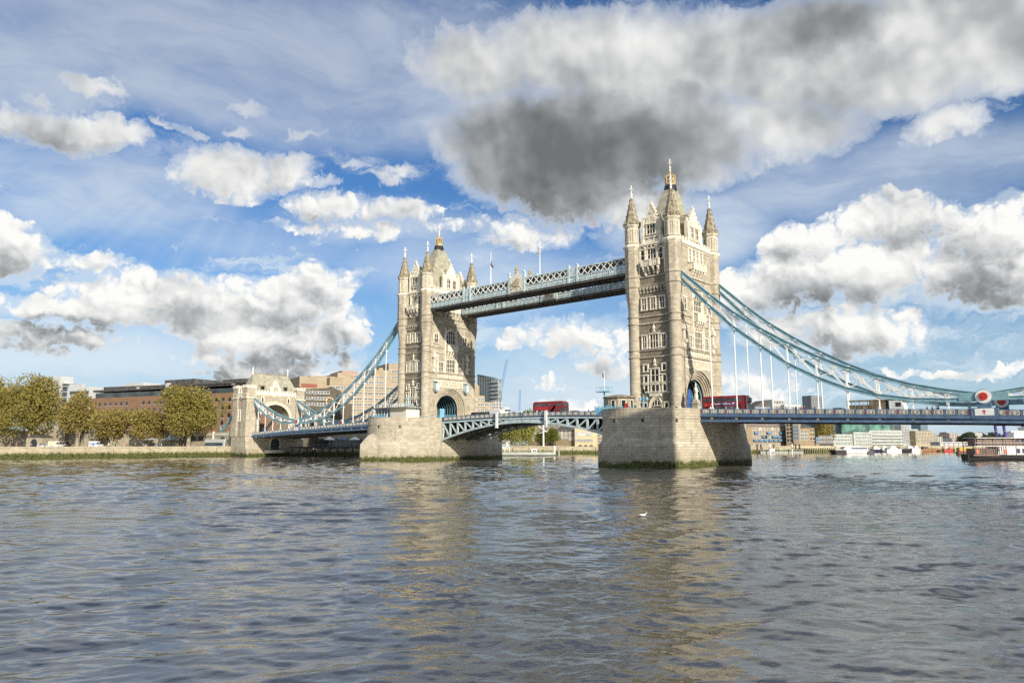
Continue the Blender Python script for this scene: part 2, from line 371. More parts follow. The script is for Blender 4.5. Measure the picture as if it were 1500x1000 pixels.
# ================================================================== BRIDGE
HX, HY = 5.24, 9.42          # turret centres
RL, RU = 1.32, 1.88          # turret radius, lower / upper
WX, WY = 5.7, 9.55           # wall planes
COURSES = [13.1, 24.05, 25.65, 31.75, 33.4, 40.35, 42.6, 50.0]
def window(F, parent, u0, u1, z0, z1, lights=2, transom=0, arch=False, depth=.28, surround=.26, quoin=True, d0=0.0):
    """stone window standing on a wall face; glass is a sub-part"""
    b = MB(F); g = MB(F); w = surround; D = d0+depth
    b.box(u0-w, u0, d0, D, z0, z1); b.box(u1, u1+w, d0, D, z0, z1)
    b.box(u0-w-.06, u1+w+.06, d0, D+.1, z0-.22, z0)
    if quoin:
        k = 0; z = z0+.1
        while z+.32 < z1:
            b.box(u0-w-.2, u0-w, d0, D-.08, z, z+.3); b.box(u1+w, u1+w+.2, d0, D-.08, z, z+.3); z += .62
    if arch:
        r = (u1-u0)/2; cu = (u0+u1)/2; n = 12; hz = z1-r*.9
        b2 = [(cu-r*math.cos(math.pi*i/n), hz+r*.9*math.sin(math.pi*i/n)) for i in range(n+1)]
        for i in range(n):
            (a, c), (e, f) = b2[i], b2[i+1]
            ao = (cu+(a-cu)*(1+w/r), hz+(c-hz)*(1+w/r)); eo = (cu+(e-cu)*(1+w/r), hz+(f-hz)*(1+w/r))
            b.add([(a,d0,c),(e,d0,f),(eo[0],d0,eo[1]),(ao[0],d0,ao[1]),(a,D,c),(e,D,f),(eo[0],D,eo[1]),(ao[0],D,ao[1])],
                  [(0,1,2,3),(4,7,6,5),(0,4,5,1),(2,6,7,3)])
        for i in range(n//2):
            pass
        g.add([(x, d0+.04, z) for x, z in b2]+[(u1, d0+.04, z0), (u0, d0+.04, z0)], [tuple(range(n+3))])
    else:
        b.box(u0-w-.06, u1+w+.06, d0, D+.12, z1, z1+.24)
        g.box(u0, u1, d0+.03, d0+.05, z0, z1)
        cw = (u1-u0)/lights
        for i in range(lights):     # small cusped heads
            a = u0+i*cw
            b.add([(a, d0+.05, z1), (a+cw*.5, d0+.05, z1), (a, d0+.05, z1-cw*.55), (a, D-.1, z1), (a+cw*.5, D-.1, z1), (a, D-.1, z1-cw*.55)], [(3,5,4), (2,5,4,1), (0,1,2)][:2])
            a = u0+(i+1)*cw
            b.add([(a, d0+.05, z1), (a-cw*.5, d0+.05, z1), (a, d0+.05, z1-cw*.55), (a, D-.1, z1), (a-cw*.5, D-.1, z1), (a, D-.1, z1-cw*.55)], [(3,4,5), (1,4,5,2)])
    for i in range(1, lights):
        u = u0+(u1-u0)*i/lights; b.box(u-.07, u+.07, d0+.05, D-.08, z0, z1-(.05 if arch else 0))
    for i in range(transom):
        z = z0+(z1-z0)*(i+1)/(transom+1); b.box(u0, u1, d0+.05, D-.1, z-.06, z+.06)
    o = b.build('window', M_DRS(), parent); g.build('pane', M_GLASS(), o); return o
def niche_finial(b, u, d, z0, z1):
    b.taper(u-.28, u+.28, d, d+.4, z0, u-.34, u+.34, d, d+.5, z0+.35)
    b.box(u-.14, u+.14, d+.05, d+.32, z0+.35, z1-.8)
    b.taper(u-.3, u+.3, d, d+.42, z1-.85, u-.22, u+.22, d, d+.36, z1-.55)
    b.taper(u-.2, u+.2, d, d+.34, z1-.55, u-.03, u+.03, d+.1, d+.16, z1+.25)
def cross_finial(b, x, y, z0, z1, s=1.0):
    h = z1-z0
    b.lathe([(.26*s, z0), (.30*s, z0+.1*h), (.12*s, z0+.16*h), (.34*s, z0+.27*h), (.34*s, z0+.32*h), (.1*s, z0+.38*h), (.09*s, z0+.95*h), (.02, z1)], 8, (x, y))
    for a in (0, math.pi/2):
        c, q = math.cos(a), math.sin(a)
        b.tube((x-c*.62*s, y-q*.62*s, z0+.66*h), (x+c*.62*s, y+q*.62*s, z0+.66*h), .13*s, 6)
    b.lathe([(.2*s, z0+.8*h), (.26*s, z0+.86*h), (.2*s, z0+.92*h)], 8, (x, y))
def arch_pts(r, zc, squash=1.0, n=20):
    return [(-r*math.cos(math.pi*i/n), zc+r*squash*math.sin(math.pi*i/n)) for i in range(n+1)]
def wall_with_arch(b, u0, u1, z0, z1, r, zc, d0, d1, sq=1.0):
    """wall slab between d0 and d1 with an arched opening centred on u=0"""
    A = arch_pts(r, zc, sq)
    for d in (d0, d1):
        b.add([(u0,d,z0),(-r,d,z0),(-r,d,zc),(u0,d,zc)], [(0,1,2,3)]); b.add([(r,d,z0),(u1,d,z0),(u1,d,zc),(r,d,zc)], [(0,1,2,3)])
        n = len(A)
        for i in range(n-1):
            (a, c), (e, f) = A[i], A[i+1]
            ta = u0+(u1-u0)*i/(n-1); te = u0+(u1-u0)*(i+1)/(n-1)
            b.add([(a,d,c),(e,d,f),(te,d,z1),(ta,d,z1)], [(0,1,2,3)])
        b.add([(u0,d,zc),(A[0][0],d,zc),(u0,d,z1)], [(0,1,2)]); b.add([(u1,d,zc),(A[-1][0],d,zc),(u1,d,z1)], [(0,1,2)])
    Bp = [(-r, z0)]+A+[(r, z0)]
    for i in range(len(Bp)-1):
        (a, c), (e, f) = Bp[i], Bp[i+1]; b.add([(a,d0,c),(e,d0,f),(e,d1,f),(a,d1,c)], [(0,1,2,3)])
def archivolt(b, r0, r1, zc, z0, d0, d1, sq=1.0):
    A = arch_pts(r0, zc, sq); B = arch_pts(r1, zc, sq); A = [(-r0, z0)]+A+[(r0, z0)]; B = [(-r1, z0)]+B+[(r1, z0)]
    for i in range(len(A)-1):
        p, q, r_, s_ = A[i], A[i+1], B[i+1], B[i]
        b.add([(p[0],d0,p[1]),(q[0],d0,q[1]),(r_[0],d0,r_[1]),(s_[0],d0,s_[1]),(p[0],d1,p[1]),(q[0],d1,q[1]),(r_[0],d1,r_[1]),(s_[0],d1,s_[1])],
              [(4,5,6,7),(0,4,5,1),(3,2,6,7)])
def balcony(F, parent, hw, z0, z1, corb, proj=1.05, n=4, bay=False):
    b = MB(F)
    b.box(-hw, hw, 0, proj, z0, z0+.22); b.box(-hw, hw, proj-.22, proj, z0+.22, z1); b.box(-hw, -hw+.22, 0, proj-.22, z0+.22, z1); b.box(hw-.22, hw, 0, proj-.22, z0+.22, z1)
    b.box(-hw-.12, hw+.12, 0, proj+.12, z1, z1+.2)
    for i in range(int(hw*2/.55)):
        u = -hw+.3+i*.55; b.box(u-.1, u+.1, proj, proj+.07, z0+.4, z1-.2)
    for u in (-hw+.1, 0, hw-.1): b.box(u-.18, u+.18, proj, proj+.14, z0+.1, z1+.28)
    for i in range(n):
        u = -hw*.82+hw*1.64*i/(n-1)
        for k in range(3):
            t = k/3; b.box(u-.17, u+.17, 0, proj*(1-t)*.95, z0-(k+1)*corb/3, z0-k*corb/3-.04)
        b.tube((u-.19, proj*.55, z0-corb*.45), (u+.19, proj*.55, z0-corb*.45), .2, 8)
    return b.build('balcony', M_DRS(), parent)
def build_tower():
    T = thing('bridge_tower', '', 'tower', (0,0,0))
    faces = {'W': frame((0,-1), WY), 'E': frame((0,1), WY), 'S': frame((1,0), WX), 'N': frame((-1,0), WX)}
    # ---- walls
    b = MB()
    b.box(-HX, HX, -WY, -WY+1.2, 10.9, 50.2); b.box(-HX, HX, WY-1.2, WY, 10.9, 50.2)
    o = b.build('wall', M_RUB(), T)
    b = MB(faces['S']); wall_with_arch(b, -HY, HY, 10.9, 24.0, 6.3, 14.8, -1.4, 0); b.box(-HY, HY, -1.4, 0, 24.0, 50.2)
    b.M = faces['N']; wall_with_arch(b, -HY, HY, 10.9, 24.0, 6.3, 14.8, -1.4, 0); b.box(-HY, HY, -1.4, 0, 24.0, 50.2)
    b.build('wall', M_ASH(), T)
    # ---- passage vault with ribs
    b = MB(faces['S']); A = [(-4.5, 10.9)]+arch_pts(4.5, 14.8)+[(4.5, 10.9)]
    L = -2*WX
    for i in range(len(A)-1):
        (a, c), (e, f) = A[i], A[i+1]; b.add([(a,-1.7,c),(e,-1.7,f),(e,L+1.7,f),(a,L+1.7,c)], [(0,1,2,3)])
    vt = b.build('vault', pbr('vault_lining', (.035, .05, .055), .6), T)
    b = MB(faces['S'])
    for k in range(8):
        d = -1.75-k*1.06; archivolt(b, 4.5, 4.2, 14.8, 10.95, d-.28, d)
    b.build('rib', M_TEAL(), vt)
    for sg in (-1, 1): b = MB(faces['S']); b.box(min(sg*3.9, sg*4.15), max(sg*3.9, sg*4.15), L+1.6, -1.6, 10.95, 13.6); b.build('dado_panel', M_SKYB(), vt)
    # ---- arch orders
    for k in ('S', 'N'):
        b = MB(faces[k])
        for i in range(4): archivolt(b, 6.3-.45*i, 6.3-.45*(i+1)-.02, 14.8, 10.9, -1.4, -.22-.3*i)
        archivolt(b, 6.75, 6.3, 14.8, 13.0, 0, .18)
        b.build('archivolt', M_ASH(), T)
        b = MB(faces[k])        # blind arcade band above the arch and frieze
        for i in range(19):
            u = -6.0+i*12/18; b.box(u-.12, u+.12, 0, .14, 21.75, 23.2)
        b.box(-6.6, 6.6, 0, .2, 23.2, 23.5); b.box(-6.6, 6.6, 0, .2, 21.45, 21.7)
        for i in range(9):
            u = -4.8+i*1.2; b.box(u-.4, u+.4, 0, .12, 24.3, 25.3); b.tube((u, .1, 24.8), (u, .22, 24.8), .26, 8)
        b.build('frieze', M_DRS(), T)
    # ---- string courses round the walls
    for z in COURSES[1:-1]:
        for sg in (-1, 1):
            b = MB(); b.box(-HX, HX, min(sg*WY, sg*(WY+.24)), max(sg*WY, sg*(WY+.24)), z-.16, z+.16); b.build('string_course', M_ASH(), T)
            b = MB(); b.box(min(sg*WX, sg*(WX+.24)), max(sg*WX, sg*(WX+.24)), -HY, HY, z-.16, z+.16); b.build('string_course', M_ASH(), T)
    # cornice + parapet
    b = MB()
    for sg in (-1, 1):
        for (p, z0, z1) in ((.25, 49.75, 49.95), (.5, 49.95, 50.25), (.32, 50.25, 50.42)):
            b.box(-HX, HX, min(sg*(WY-.2), sg*(WY+p)), max(sg*(WY-.2), sg*(WY+p)), z0, z1)
            b.box(min(sg*(WX-.2), sg*(WX+p)), max(sg*(WX-.2), sg*(WX+p)), -HY, HY, z0, z1)
        for i in range(17):
            y = -8.2+i*1.02; b.box(min(sg*WX, sg*(WX+.42)), max(sg*WX, sg*(WX+.42)), y-.12, y+.12, 49.45, 49.73)
        for i in range(9):
            x = -4+i*1.0; b.box(x-.12, x+.12, min(sg*WY, sg*(WY+.42)), max(sg*WY, sg*(WY+.42)), 49.45, 49.73)
    b.build('cornice', M_DRS(), T)
    b = MB()
    for sg in (-1, 1):
        b.box(-HX, HX, min(sg*(WY-.35), sg*(WY+.02)), max(sg*(WY-.35), sg*(WY+.02)), 50.42, 51.15)
        b.box(min(sg*(WX-.35), sg*(WX+.02)), max(sg*(WX-.35), sg*(WX+.02)), -HY, HY, 50.42, 51.15)
        for i in range(13):
            y = -8.0+i*1.333; b.box(min(sg*(WX-.35), sg*(WX+.05)), max(sg*(WX-.35), sg*(WX+.05)), y-.36, y+.36, 51.15, 51.85)
        for i in range(7):
            x = -3.9+i*1.3; b.box(x-.36, x+.36, min(sg*(WY-.35), sg*(WY+.05)), max(sg*(WY-.35), sg*(WY+.05)), 51.15, 51.85)
    b.build('parapet', M_DRS(), T)
    b = MB(); b.box(-HX, HX, -HY, HY, 50.3, 50.5); b.build('roof_deck', M_LEAD(), T)
    # ---- turrets
    for sx in (-1, 1):
        for sy in (-1, 1):
            c = (sx*HX, sy*HY); b = MB()
            b.lathe([(RL+.35, 10.9), (RL+.35, 12.4), (RL+.12, 12.9), (RL, 13.1), (RL, 35.6)], 24, c, smooth=True, cap=False)
            # broach from round to octagon
            n = 24; r0 = []; r1 = []
            for i in range(n):
                t = 2*math.pi*i/n; ap = math.cos(math.pi/8)/math.cos(((t+math.pi/8) % (math.pi/4))-math.pi/8)
                t8 = (t) % (math.pi/4); ap = math.cos(math.pi/8)/math.cos(t8-math.pi/8)
                r0.append((c[0]+RL*math.cos(t), c[1]+RL*math.sin(t), 35.6)); r1.append((c[0]+RU*ap*math.cos(t), c[1]+RU*ap*math.sin(t), 39.6))
            b.loft([r0, r1])
            b.lathe([(RU, 39.6), (RU, 49.8), (RU+.1, 50.4), (RU-.18, 50.6), (RU-.18, 55.2)], 8, c, cap=False)
            tu = b.build('turret', M_ASH(), T)
            for z, rr, n_, ph in [(24.05, RL, 24, 0), (25.65, RL, 24, 0), (31.75, RL, 24, 0), (33.4, RL, 24, 0), (40.35, RU, 8, 0), (42.6, RU, 8, 0)]:
                b = MB(); b.lathe([(rr-.1, z-.22), (rr+.24, z-.06), (rr+.24, z+.1), (rr-.1, z+.24)], n_, c, cap=False); b.build('string_course', M_ASH(), tu)
            b = MB()
            b.lathe([(RU-.1, 49.3), (RU+.42, 49.9), (RU+.42, 50.2), (RU+.1, 50.45), (RU-.3, 50.7)], 8, c, cap=False)
            b.lathe([(RU-.3, 54.7), (RU+.12, 55.1), (RU+.12, 55.35), (RU-.05, 55.5)], 8, c, cap=False)
            for i in range(8):      # sunk panels with ribs on each face
                a = math.pi*2*(i+.5)/8; F = frame((math.cos(a), math.sin(a)), (RU-.18)*math.cos(math.pi/8), c); b.M = F
                for u in (-.52, 0, .52): b.box(u-.07, u+.07, 0, .1, 51.2, 54.2)
                b.box(-.6, .6, 0, .1, 51.0, 51.2); b.box(-.6, .6, 0, .1, 54.2, 54.4); b.tube((0, .02, 53.2), (0, .12, 53.2), .2, 6)
            b.M = Matrix.Identity(4)
            b.build('turret_cornice', M_DRS(), tu)
            b = MB()
            b.lathe([(RU+.16, 55.3), (RU+.2, 55.65), (RU-.1, 55.9), (1.28, 57.9), (.78, 60.0), (.36, 61.9), (.22, 62.3)], 8, c)
            for i in range(8):
                a = 2*math.pi*i/8
                for r_, z in ((1.72, 56.3), (1.36, 57.7), (1.06, 59.0), (.74, 60.4), (.45, 61.6)):
                    b.box(c[0]+r_*math.cos(a)-.09, c[0]+r_*math.cos(a)+.09, c[1]+r_*math.sin(a)-.09, c[1]+r_*math.sin(a)+.09, z-.1, z+.16)
                a2 = a+math.pi/8; b.box(c[0]+1.85*math.cos(a2)-.16, c[0]+1.85*math.cos(a2)+.16, c[1]+1.85*math.sin(a2)-.16, c[1]+1.85*math.sin(a2)+.16, 55.4, 56.15)
            b.build('spire', M_SPIRE(), tu)
            b = MB(); cross_finial(b, c[0], c[1], 62.2, 65.4); b.build('finial', M_WHITE(), tu)
    # ---- windows of the narrow (river) faces
    for k in ('W', 'E'):
        F = faces[k]
        for u in (-2.35, 0, 2.35): window(F, T, u-.55, u+.55, 34.95, 37.6, 2 if u else 2, 1, surround=.24)
        window(F, T, -1.0, 1.0, 26.1, 29.2, 3, 1); window(F, T, -2.95, -1.95, 26.1, 29.0, 2, 1); window(F, T, 1.95, 2.95, 26.1, 29.0, 2, 1)
        window(F, T, -.95, .95, 18.5, 21.3, 2, 1); window(F, T, -.95, .95, 16.3, 17.8, 2, 0, quoin=False)
        for sg in (-1, 1):
            u = sg*2.35; window(F, T, u-.42, u+.42, 20.9, 22.3, 1, 0, quoin=False); window(F, T, u-.42, u+.42, 18.4, 19.9, 1, 0, quoin=False); window(F, T, u-.42, u+.42, 16.3, 17.8, 1, 0, quoin=False)
            window(F, T, u+sg*.35-.42, u+sg*.35+.42, 12.3, 13.7, 1, 0, quoin=False)
        window(F, T, -1.05, 1.05, 46.3, 49.0, 3, 1, quoin=False); window(F, T, -2.85, -1.95, 46.3, 49.0, 1, 1, quoin=False); window(F, T, 1.95, 2.85, 46.3, 49.0, 1, 1, quoin=False)
        
        for za, zb_ in ((29.6, 31.3), (22.0, 23.6)): b = MB(F); niche_finial(b, 0, 0, za, zb_); b.build('niche_figure', M_DRS(), T)
        for dm_, nm_ in (((-3.6, 3.6, 0, .2, 18.0, 18.25), 'stone_band'), ((-3.6, 3.6, 0, .24, 15.85, 16.1), 'stone_band'), ((-1.5, 1.5, 0, .3, 15.2, 15.8), 'name_tablet')): b = MB(F); b.box(*dm_); b.build(nm_, M_DRS(), T)
        for u in (-1.55, 1.55): b = MB(F); b.box(u-.18, u+.18, 0, .5, 42.8, 49.6); b.build('pilaster', M_DRS(), T)
        for u in (-3.3, 3.3): b = MB(F); b.box(u-.14, u+.14, 0, .3, 42.9, 49.4); b.build('pilaster', M_DRS(), T)
        balcony(F, T, 2.3, 44.75, 46.1, 1.6, 1.15, 4)
        b = MB(F)
        for i in range(8):
            u = -3.15+i*.9; b.box(u-.22, u+.22, 0, .5, 39.5, 40.2); b.box(u-.2, u+.2, 0, .28, 38.8, 39.46)
        b.box(-3.8, 3.8, 0, .35, 40.5, 40.8)
        b.build('corbel_table', M_ASH(), T)
        # door in pointed arch
        b = MB(F); n = 9; P_ = []
        for i in range(n+1): t = i/n; P_.append((-1.75+1.75*math.sin(t*math.pi/2), 12.3+3.0*(1-math.cos(t*math.pi/2))**.0*math.sin(t*math.pi/2)**.85))
        P_ = [(-1.75, 10.9)]+[(-1.75*math.cos(t*math.pi/2/n), 12.2+3.0*math.sin(t*math.pi/2/n)**.9) for t in range(n+1)]
        P_ = P_+[(-x, z) for x, z in P_[::-1][1:]]
        for i in range(len(P_)-1):
            (a, c), (e, f) = P_[i], P_[i+1]; s_ = .68
            ai = (a*s_, 10.9+(c-10.9)*.8); ei = (e*s_, 10.9+(f-10.9)*.8)
            b.add([(a,.35,c),(e,.35,f),(ei[0],.08,ei[1]),(ai[0],.08,ai[1]),(a,0,c),(e,0,f)], [(0,1,2,3),(0,4,5,1)])
        for u in (-.35, .35): b.box(u-.06, u+.06, .05, .16, 13.2, 14.4)
        b.box(-1.1, 1.1, .05, .2, 13.0, 13.2)
        dw = b.build('doorway', M_DRS(), T)
        b = MB(F); b.add([(x*.68, .06, 10.9+(z-10.9)*.8) for x, z in P_], [tuple(range(len(P_)))]); b.build('door', M_GLASS(), dw)
    # ---- windows of the wide (road) faces
    for k in ('S', 'N'):
        F = faces[k]
        for u in (-6.0, 6.0): window(F, T, u-.75, u+.75, 34.7, 37.4, 2, 1)
        window(F, T, -1.75, 1.75, 34.8, 38.9, 4, 2, arch=True, surround=.4)
        window(F, T, -1.75, 1.75, 26.2, 30.0, 5, 2, surround=.36, quoin=False)
        for u in (-3.9, 3.9): window(F, T, u-.85, u+.85, 26.2, 28.9, 3, 1, quoin=False)
        for u in (-2.7, -.9, .9, 2.7): window(F, T, u-.5, u+.5, 46.2, 49.2, 2, 1, quoin=False)
        balcony(F, T, 3.1, 44.4, 45.9, 1.9, 1.2, 5)
        balcony(F, T, 2.0, 32.35, 34.1, 1.7, 1.2, 4)
        for u in (-2.4, 2.4): b = MB(F); b.box(u-.2, u+.2, 0, .45, 25.8, 39.3); b.taper(u-.24, u+.24, 0, .5, 39.3, u-.03, u+.03, .1, .2, 40.1); b.build('buttress', M_DRS(), T)
        for u in (-5.3, 5.3): b = MB(F); niche_finial(b, u, 0, 29.2, 31.3); b.box(u-.16, u+.16, 0, .3, 25.8, 29.2); b.build('niche_figure', M_DRS(), T)
        for u in (-6.9, 6.9):
            b = MB(F); b.box(u-.5, u+.5, 0, .55, 25.9, 27.0); b.taper(u-.5, u+.5, 0, .9, 27.0, u-.55, u+.55, 0, 1.1, 27.8); b.box(u-.28, u+.28, .1, .65, 27.8, 30.0)
            b.taper(u-.6, u+.6, 0, 1.0, 30.0, u-.5, u+.5, 0, .9, 30.7); b.taper(u-.5, u+.5, 0, .9, 30.7, u-.04, u+.04, .2, .3, 32.4); b.build('canopied_niche', M_DRS(), T)
        for u in (-3.65, -1.8, 0, 1.8, 3.65): b = MB(F); b.box(u-.13, u+.13, 0, .3, 46.0, 49.6); b.build('pilaster', M_DRS(), T)
    # ---- gables
    for k, hw, dd, wins in (('S', 3.1, 4.4, 2), ('N', 3.1, 4.4, 2), ('W', 2.25, 6.0, 1), ('E', 2.25, 6.0, 1)):
        F = faces[k]; b = MB(F); zt = 59.5; zs = 55.2
        P_ = [(-hw, 50.4), (hw, 50.4), (hw, zs), (hw*.72, zs+.9), (hw*.4, zs+2.6), (.3, zt-.3), (0, zt), (-.3, zt-.3), (-hw*.4, zs+2.6), (-hw*.72, zs+.9), (-hw, zs)]
        b.extrude(P_, -.55, .05)
        gb = b.build('gable', M_DRS(), T)
        b = MB(F)
        b.add([(-hw+.1, -.5, zs-.1), (hw-.1, -.5, zs-.1), (0, -.5, zt-.9), (-hw+.1, -dd, zs-.1), (hw-.1, -dd, zs-.1), (0, -dd, zt-.9), (-hw+.1, -.5, 50.5), (hw-.1, -.5, 50.5), (-hw+.1, -dd, 50.5), (hw-.1, -dd, 50.5)],
              [(0,2,5,3), (1,4,5,2), (0,3,8,6), (1,7,9,4)])
        b.build('gable_roof', M_SPIRE(), gb)
        for u in (-hw, hw): b = MB(F); b.box(u-.32, u+.32, -.6, .3, 50.4, zs+.3); b.taper(u-.36, u+.36, -.62, .34, zs+.3, u-.04, u+.04, -.2, -.1, zs+1.9); b.build('pinnacle', M_DRS(), gb)
        b = MB(F)
        for i in range(5):
            t = i/4; u = hw*.85*(1-t)+.25*t; z = zs+.5+(zt-zs-.7)*t
            for sg in (-1, 1): b.box(sg*u-.17, sg*u+.17, -.58, .16, z-.1, z+.45)
        b.taper(-.2, .2, -.4, .1, zt-.1, -.05, .05, -.2, -.1, zt+.9)
        for i in range(7): u = -hw*.55+hw*1.1*i/6; b.box(u-.06, u+.06, .05, .16, zs+.1, zs+1.6-abs(u)*.4)
        b.box(-hw+.3, hw-.3, .05, .2, zs-.15, zs+.08); b.box(-hw+.3, hw-.3, .05, .22, 51.6, 51.85)
        for sg in (-1, 1): b.tube((sg*hw*.3, .05, zs+1.2), (sg*hw*.3, .18, zs+1.2), .42, 10)
        b.tube((0, .05, zs+2.4), (0, .18, zs+2.4), .36, 10)
        b.build('tracery', M_DRS(), gb)
        if wins == 2:
            for u in (-1.15, 1.15): window(F, gb, u-.62, u+.62, 52.1, 54.7, 2, 1, d0=.05, depth=.22, surround=.16, quoin=False)
        else: window(F, gb, -1.05, 1.05, 52.5, 54.8, 3, 1, d0=.05, depth=.22, surround=.2, quoin=False)
    # ---- main roof, crown
    b = MB()
    secs = [(4.7, 8.2, 50.5), (3.55, 6.3, 54.6), (2.35, 3.9, 59.3), (1.25, 1.55, 65.2)]
    b.loft([[(x, y, z), (-x, y, z), (-x, -y, z), (x, -y, z)] for x, y, z in [(a, c, z) for a, c, z in secs]], cap=True)
    rf = b.build('roof', M_LEAD(), T)
    b = MB()
    for i in range(10):
        a = 2*math.pi*i/10; x, y = 1.35*math.cos(a), 1.5*math.sin(a); b.box(x-.1, x+.1, y-.1, y+.1, 64.9, 66.0)
    b.lathe([(1.35, 65.1), (1.45, 65.3), (1.3, 65.5), (1.35, 66.0), (1.45, 66.3), (1.48, 66.55), (1.2, 66.7)], 8, (0, 0), .5)
    b.build('crown_platform', M_DARK(), rf)
    b = MB()
    for i in range(8):
        a = 2*math.pi*(i+.5)/8; x, y = 1.12*math.cos(a), 1.12*math.sin(a)
        b.tube((x, y, 67.0), (x, y, 68.6), .16, 6, .13); b.lathe([(.12, 68.5), (.24, 68.75), (.05, 69.2)], 6, (x, y))
        b.beam((x, y, 68.0), (x*.35, y*.35, 69.5), .16, .28)
    b.lathe([(1.15, 66.7), (1.1, 67.3), (.8, 67.4), (.85, 68.0), (.5, 68.9), (.28, 70.0), (.15, 70.4)], 8)
    b.build('gilded_crown', M_GOLD(), rf)
    b = MB(); cross_finial(b, 0, 0, 70.2, 73.5, .9); b.build('finial', M_CREAM(), rf)
    return T
TOW = build_tower()
TOW['label'] = 'nearer stone bridge tower with turrets, beside the red bus on the right-hand road deck'
TOW['group'] = 'main towers of the bridge'
TON = copy_tree(TOW, 'farther stone bridge tower, left of the lifting span, with pale blue lanterns over its archway', (TX, 0, 0), math.pi)
# lanterns over the arch facing the lifting span (far tower) : boxes with sloping ends
for y in (-6.2, 6.2):
    for s_, par in ((0, TOW), (1, TON)):
        b = MB(frame((-1,0), WX)); 
        b.add([(y-.7,.0,20.9),(y+.7,.0,20.9),(y+.7,0,22.9),(y-.7,0,22.9),(y-.7,1.5,20.3),(y+.7,1.5,20.3),(y+.7,1.5,22.3),(y-.7,1.5,22.3)],
              [(0,3,2,1),(4,5,6,7),(0,1,5,4),(1,2,6,5),(2,3,7,6),(3,0,4,7)])
        b.box(y-.78, y+.78, 0, 1.6, 22.9, 23.1); b.taper(y-.3, y+.3, .3, 1.2, 19.9, y-.7, y+.7, 0, 1.5, 20.6)
        b.build('lantern', M_PALE(), par)

# ---- piers
def build_pier():
    T = thing('bridge_pier', '', 'pier', (0,0,0))
    def outline(n, ztop=True):
        pts = []
        for sg in (-1, 1):
            for i in range(n+1):
                t = math.pi*i/n
                pts.append((10.67*math.cos(t)*(1 if sg < 0 else -1), sg*(9.8+14.0*math.sin(t)), 0) if True else 0)
        return pts
    b = MB(); O = outline(24)
    def ring(k, z, out=0.0):
        r = []
        for x, y, _ in O:
            d = Vector((x/10.67, (abs(y)-9.8)/14*(1 if y > 0 else -1)*.76, 0)); d = d.normalized() if d.length > 0 else d
            r.append((x+d.x*out, y+d.y*out, z))
        return r
    b.loft([ring(0, -2, .35), ring(0, 9.9), ring(0, 9.9, .12), ring(0, 10.3, .12), ring(0, 10.3, .04), ring(0, 11.9, .04), ring(0, 11.9, .12), ring(0, 12.08, .12), ring(0, 12.08, -.45), ring(0, 10.95, -.45)])
    body = b.build('pier_body', M_PIER(), T)
    b = MB(); b.add([(x*.97, y*.97, 10.96) for x, y, _ in O], [tuple(range(len(O)))]); b.build('pavement', M_ROAD(), T)
    # pointed cutwaters
    for sg in (-1, 1):
        n = 14; low = []; up = []; top = []
        for side in (1, -1):
            seq = range(n+1) if side == 1 else range(n-1, -1, -1)
            for i in seq:
                t = i/n     # 0 at the flank, 1 at the tip
                x = 10.76*(1-t**2.6); y = 9.9+18.4*t
                a = math.atan2(t**1.15, (1-t)**.85)  if t < 1 else math.pi/2; ux = 10.62*math.cos(a); uy = 9.8+13.9*math.sin(a)
                low.append((side*x, sg*y)); up.append((side*ux, sg*uy)); gap = math.hypot(x-ux, y-uy); top.append(gap)
        g = max(top); rings = []
        zl = 4.3
        rings.append([(x*1.01, y*1.005, -2) for x, y in low]); rings.append([(x, y, zl) for x, y in low])
        for f, h in ((.0, .06), (.25, .42), (.6, .8), (1.03, 1.0)):
            rings.append([((1-f)*x+f*u_, (1-f)*y+f*v_, zl+3.4*h*(tp/g)**.75) for (x, y), (u_, v_), tp in zip(low, up, top)])
        b = MB(); b.loft(rings, closed=False); b.build('cutwater', M_PIER(), T)
    b = MB()
    for sg in (-1, 1):
        for t in (.55, 1.15, 1.75, 2.3):
            x = 10.67*math.cos(t); y = sg*(9.8+14*math.sin(t)); nrm = Vector((math.cos(t)/10.67, sg*math.sin(t)/14, 0)).normalized()
            b.M = frame((nrm.x, nrm.y), 0.02, (x, y)); b.box(-.28, .28, -.2, .03, 9.1, 9.8)
    b.build('drain_opening', M_DARK(), body)
    return T
PIR = build_pier(); PIR['label'] = 'nearer granite pier with pointed cutwater, under the tower on the right'; PIR['group'] = 'river piers of the bridge'
copy_tree(PIR, 'farther granite pier with sunlit cutwater, under the tower on the left', (TX, 0, 0), math.pi)

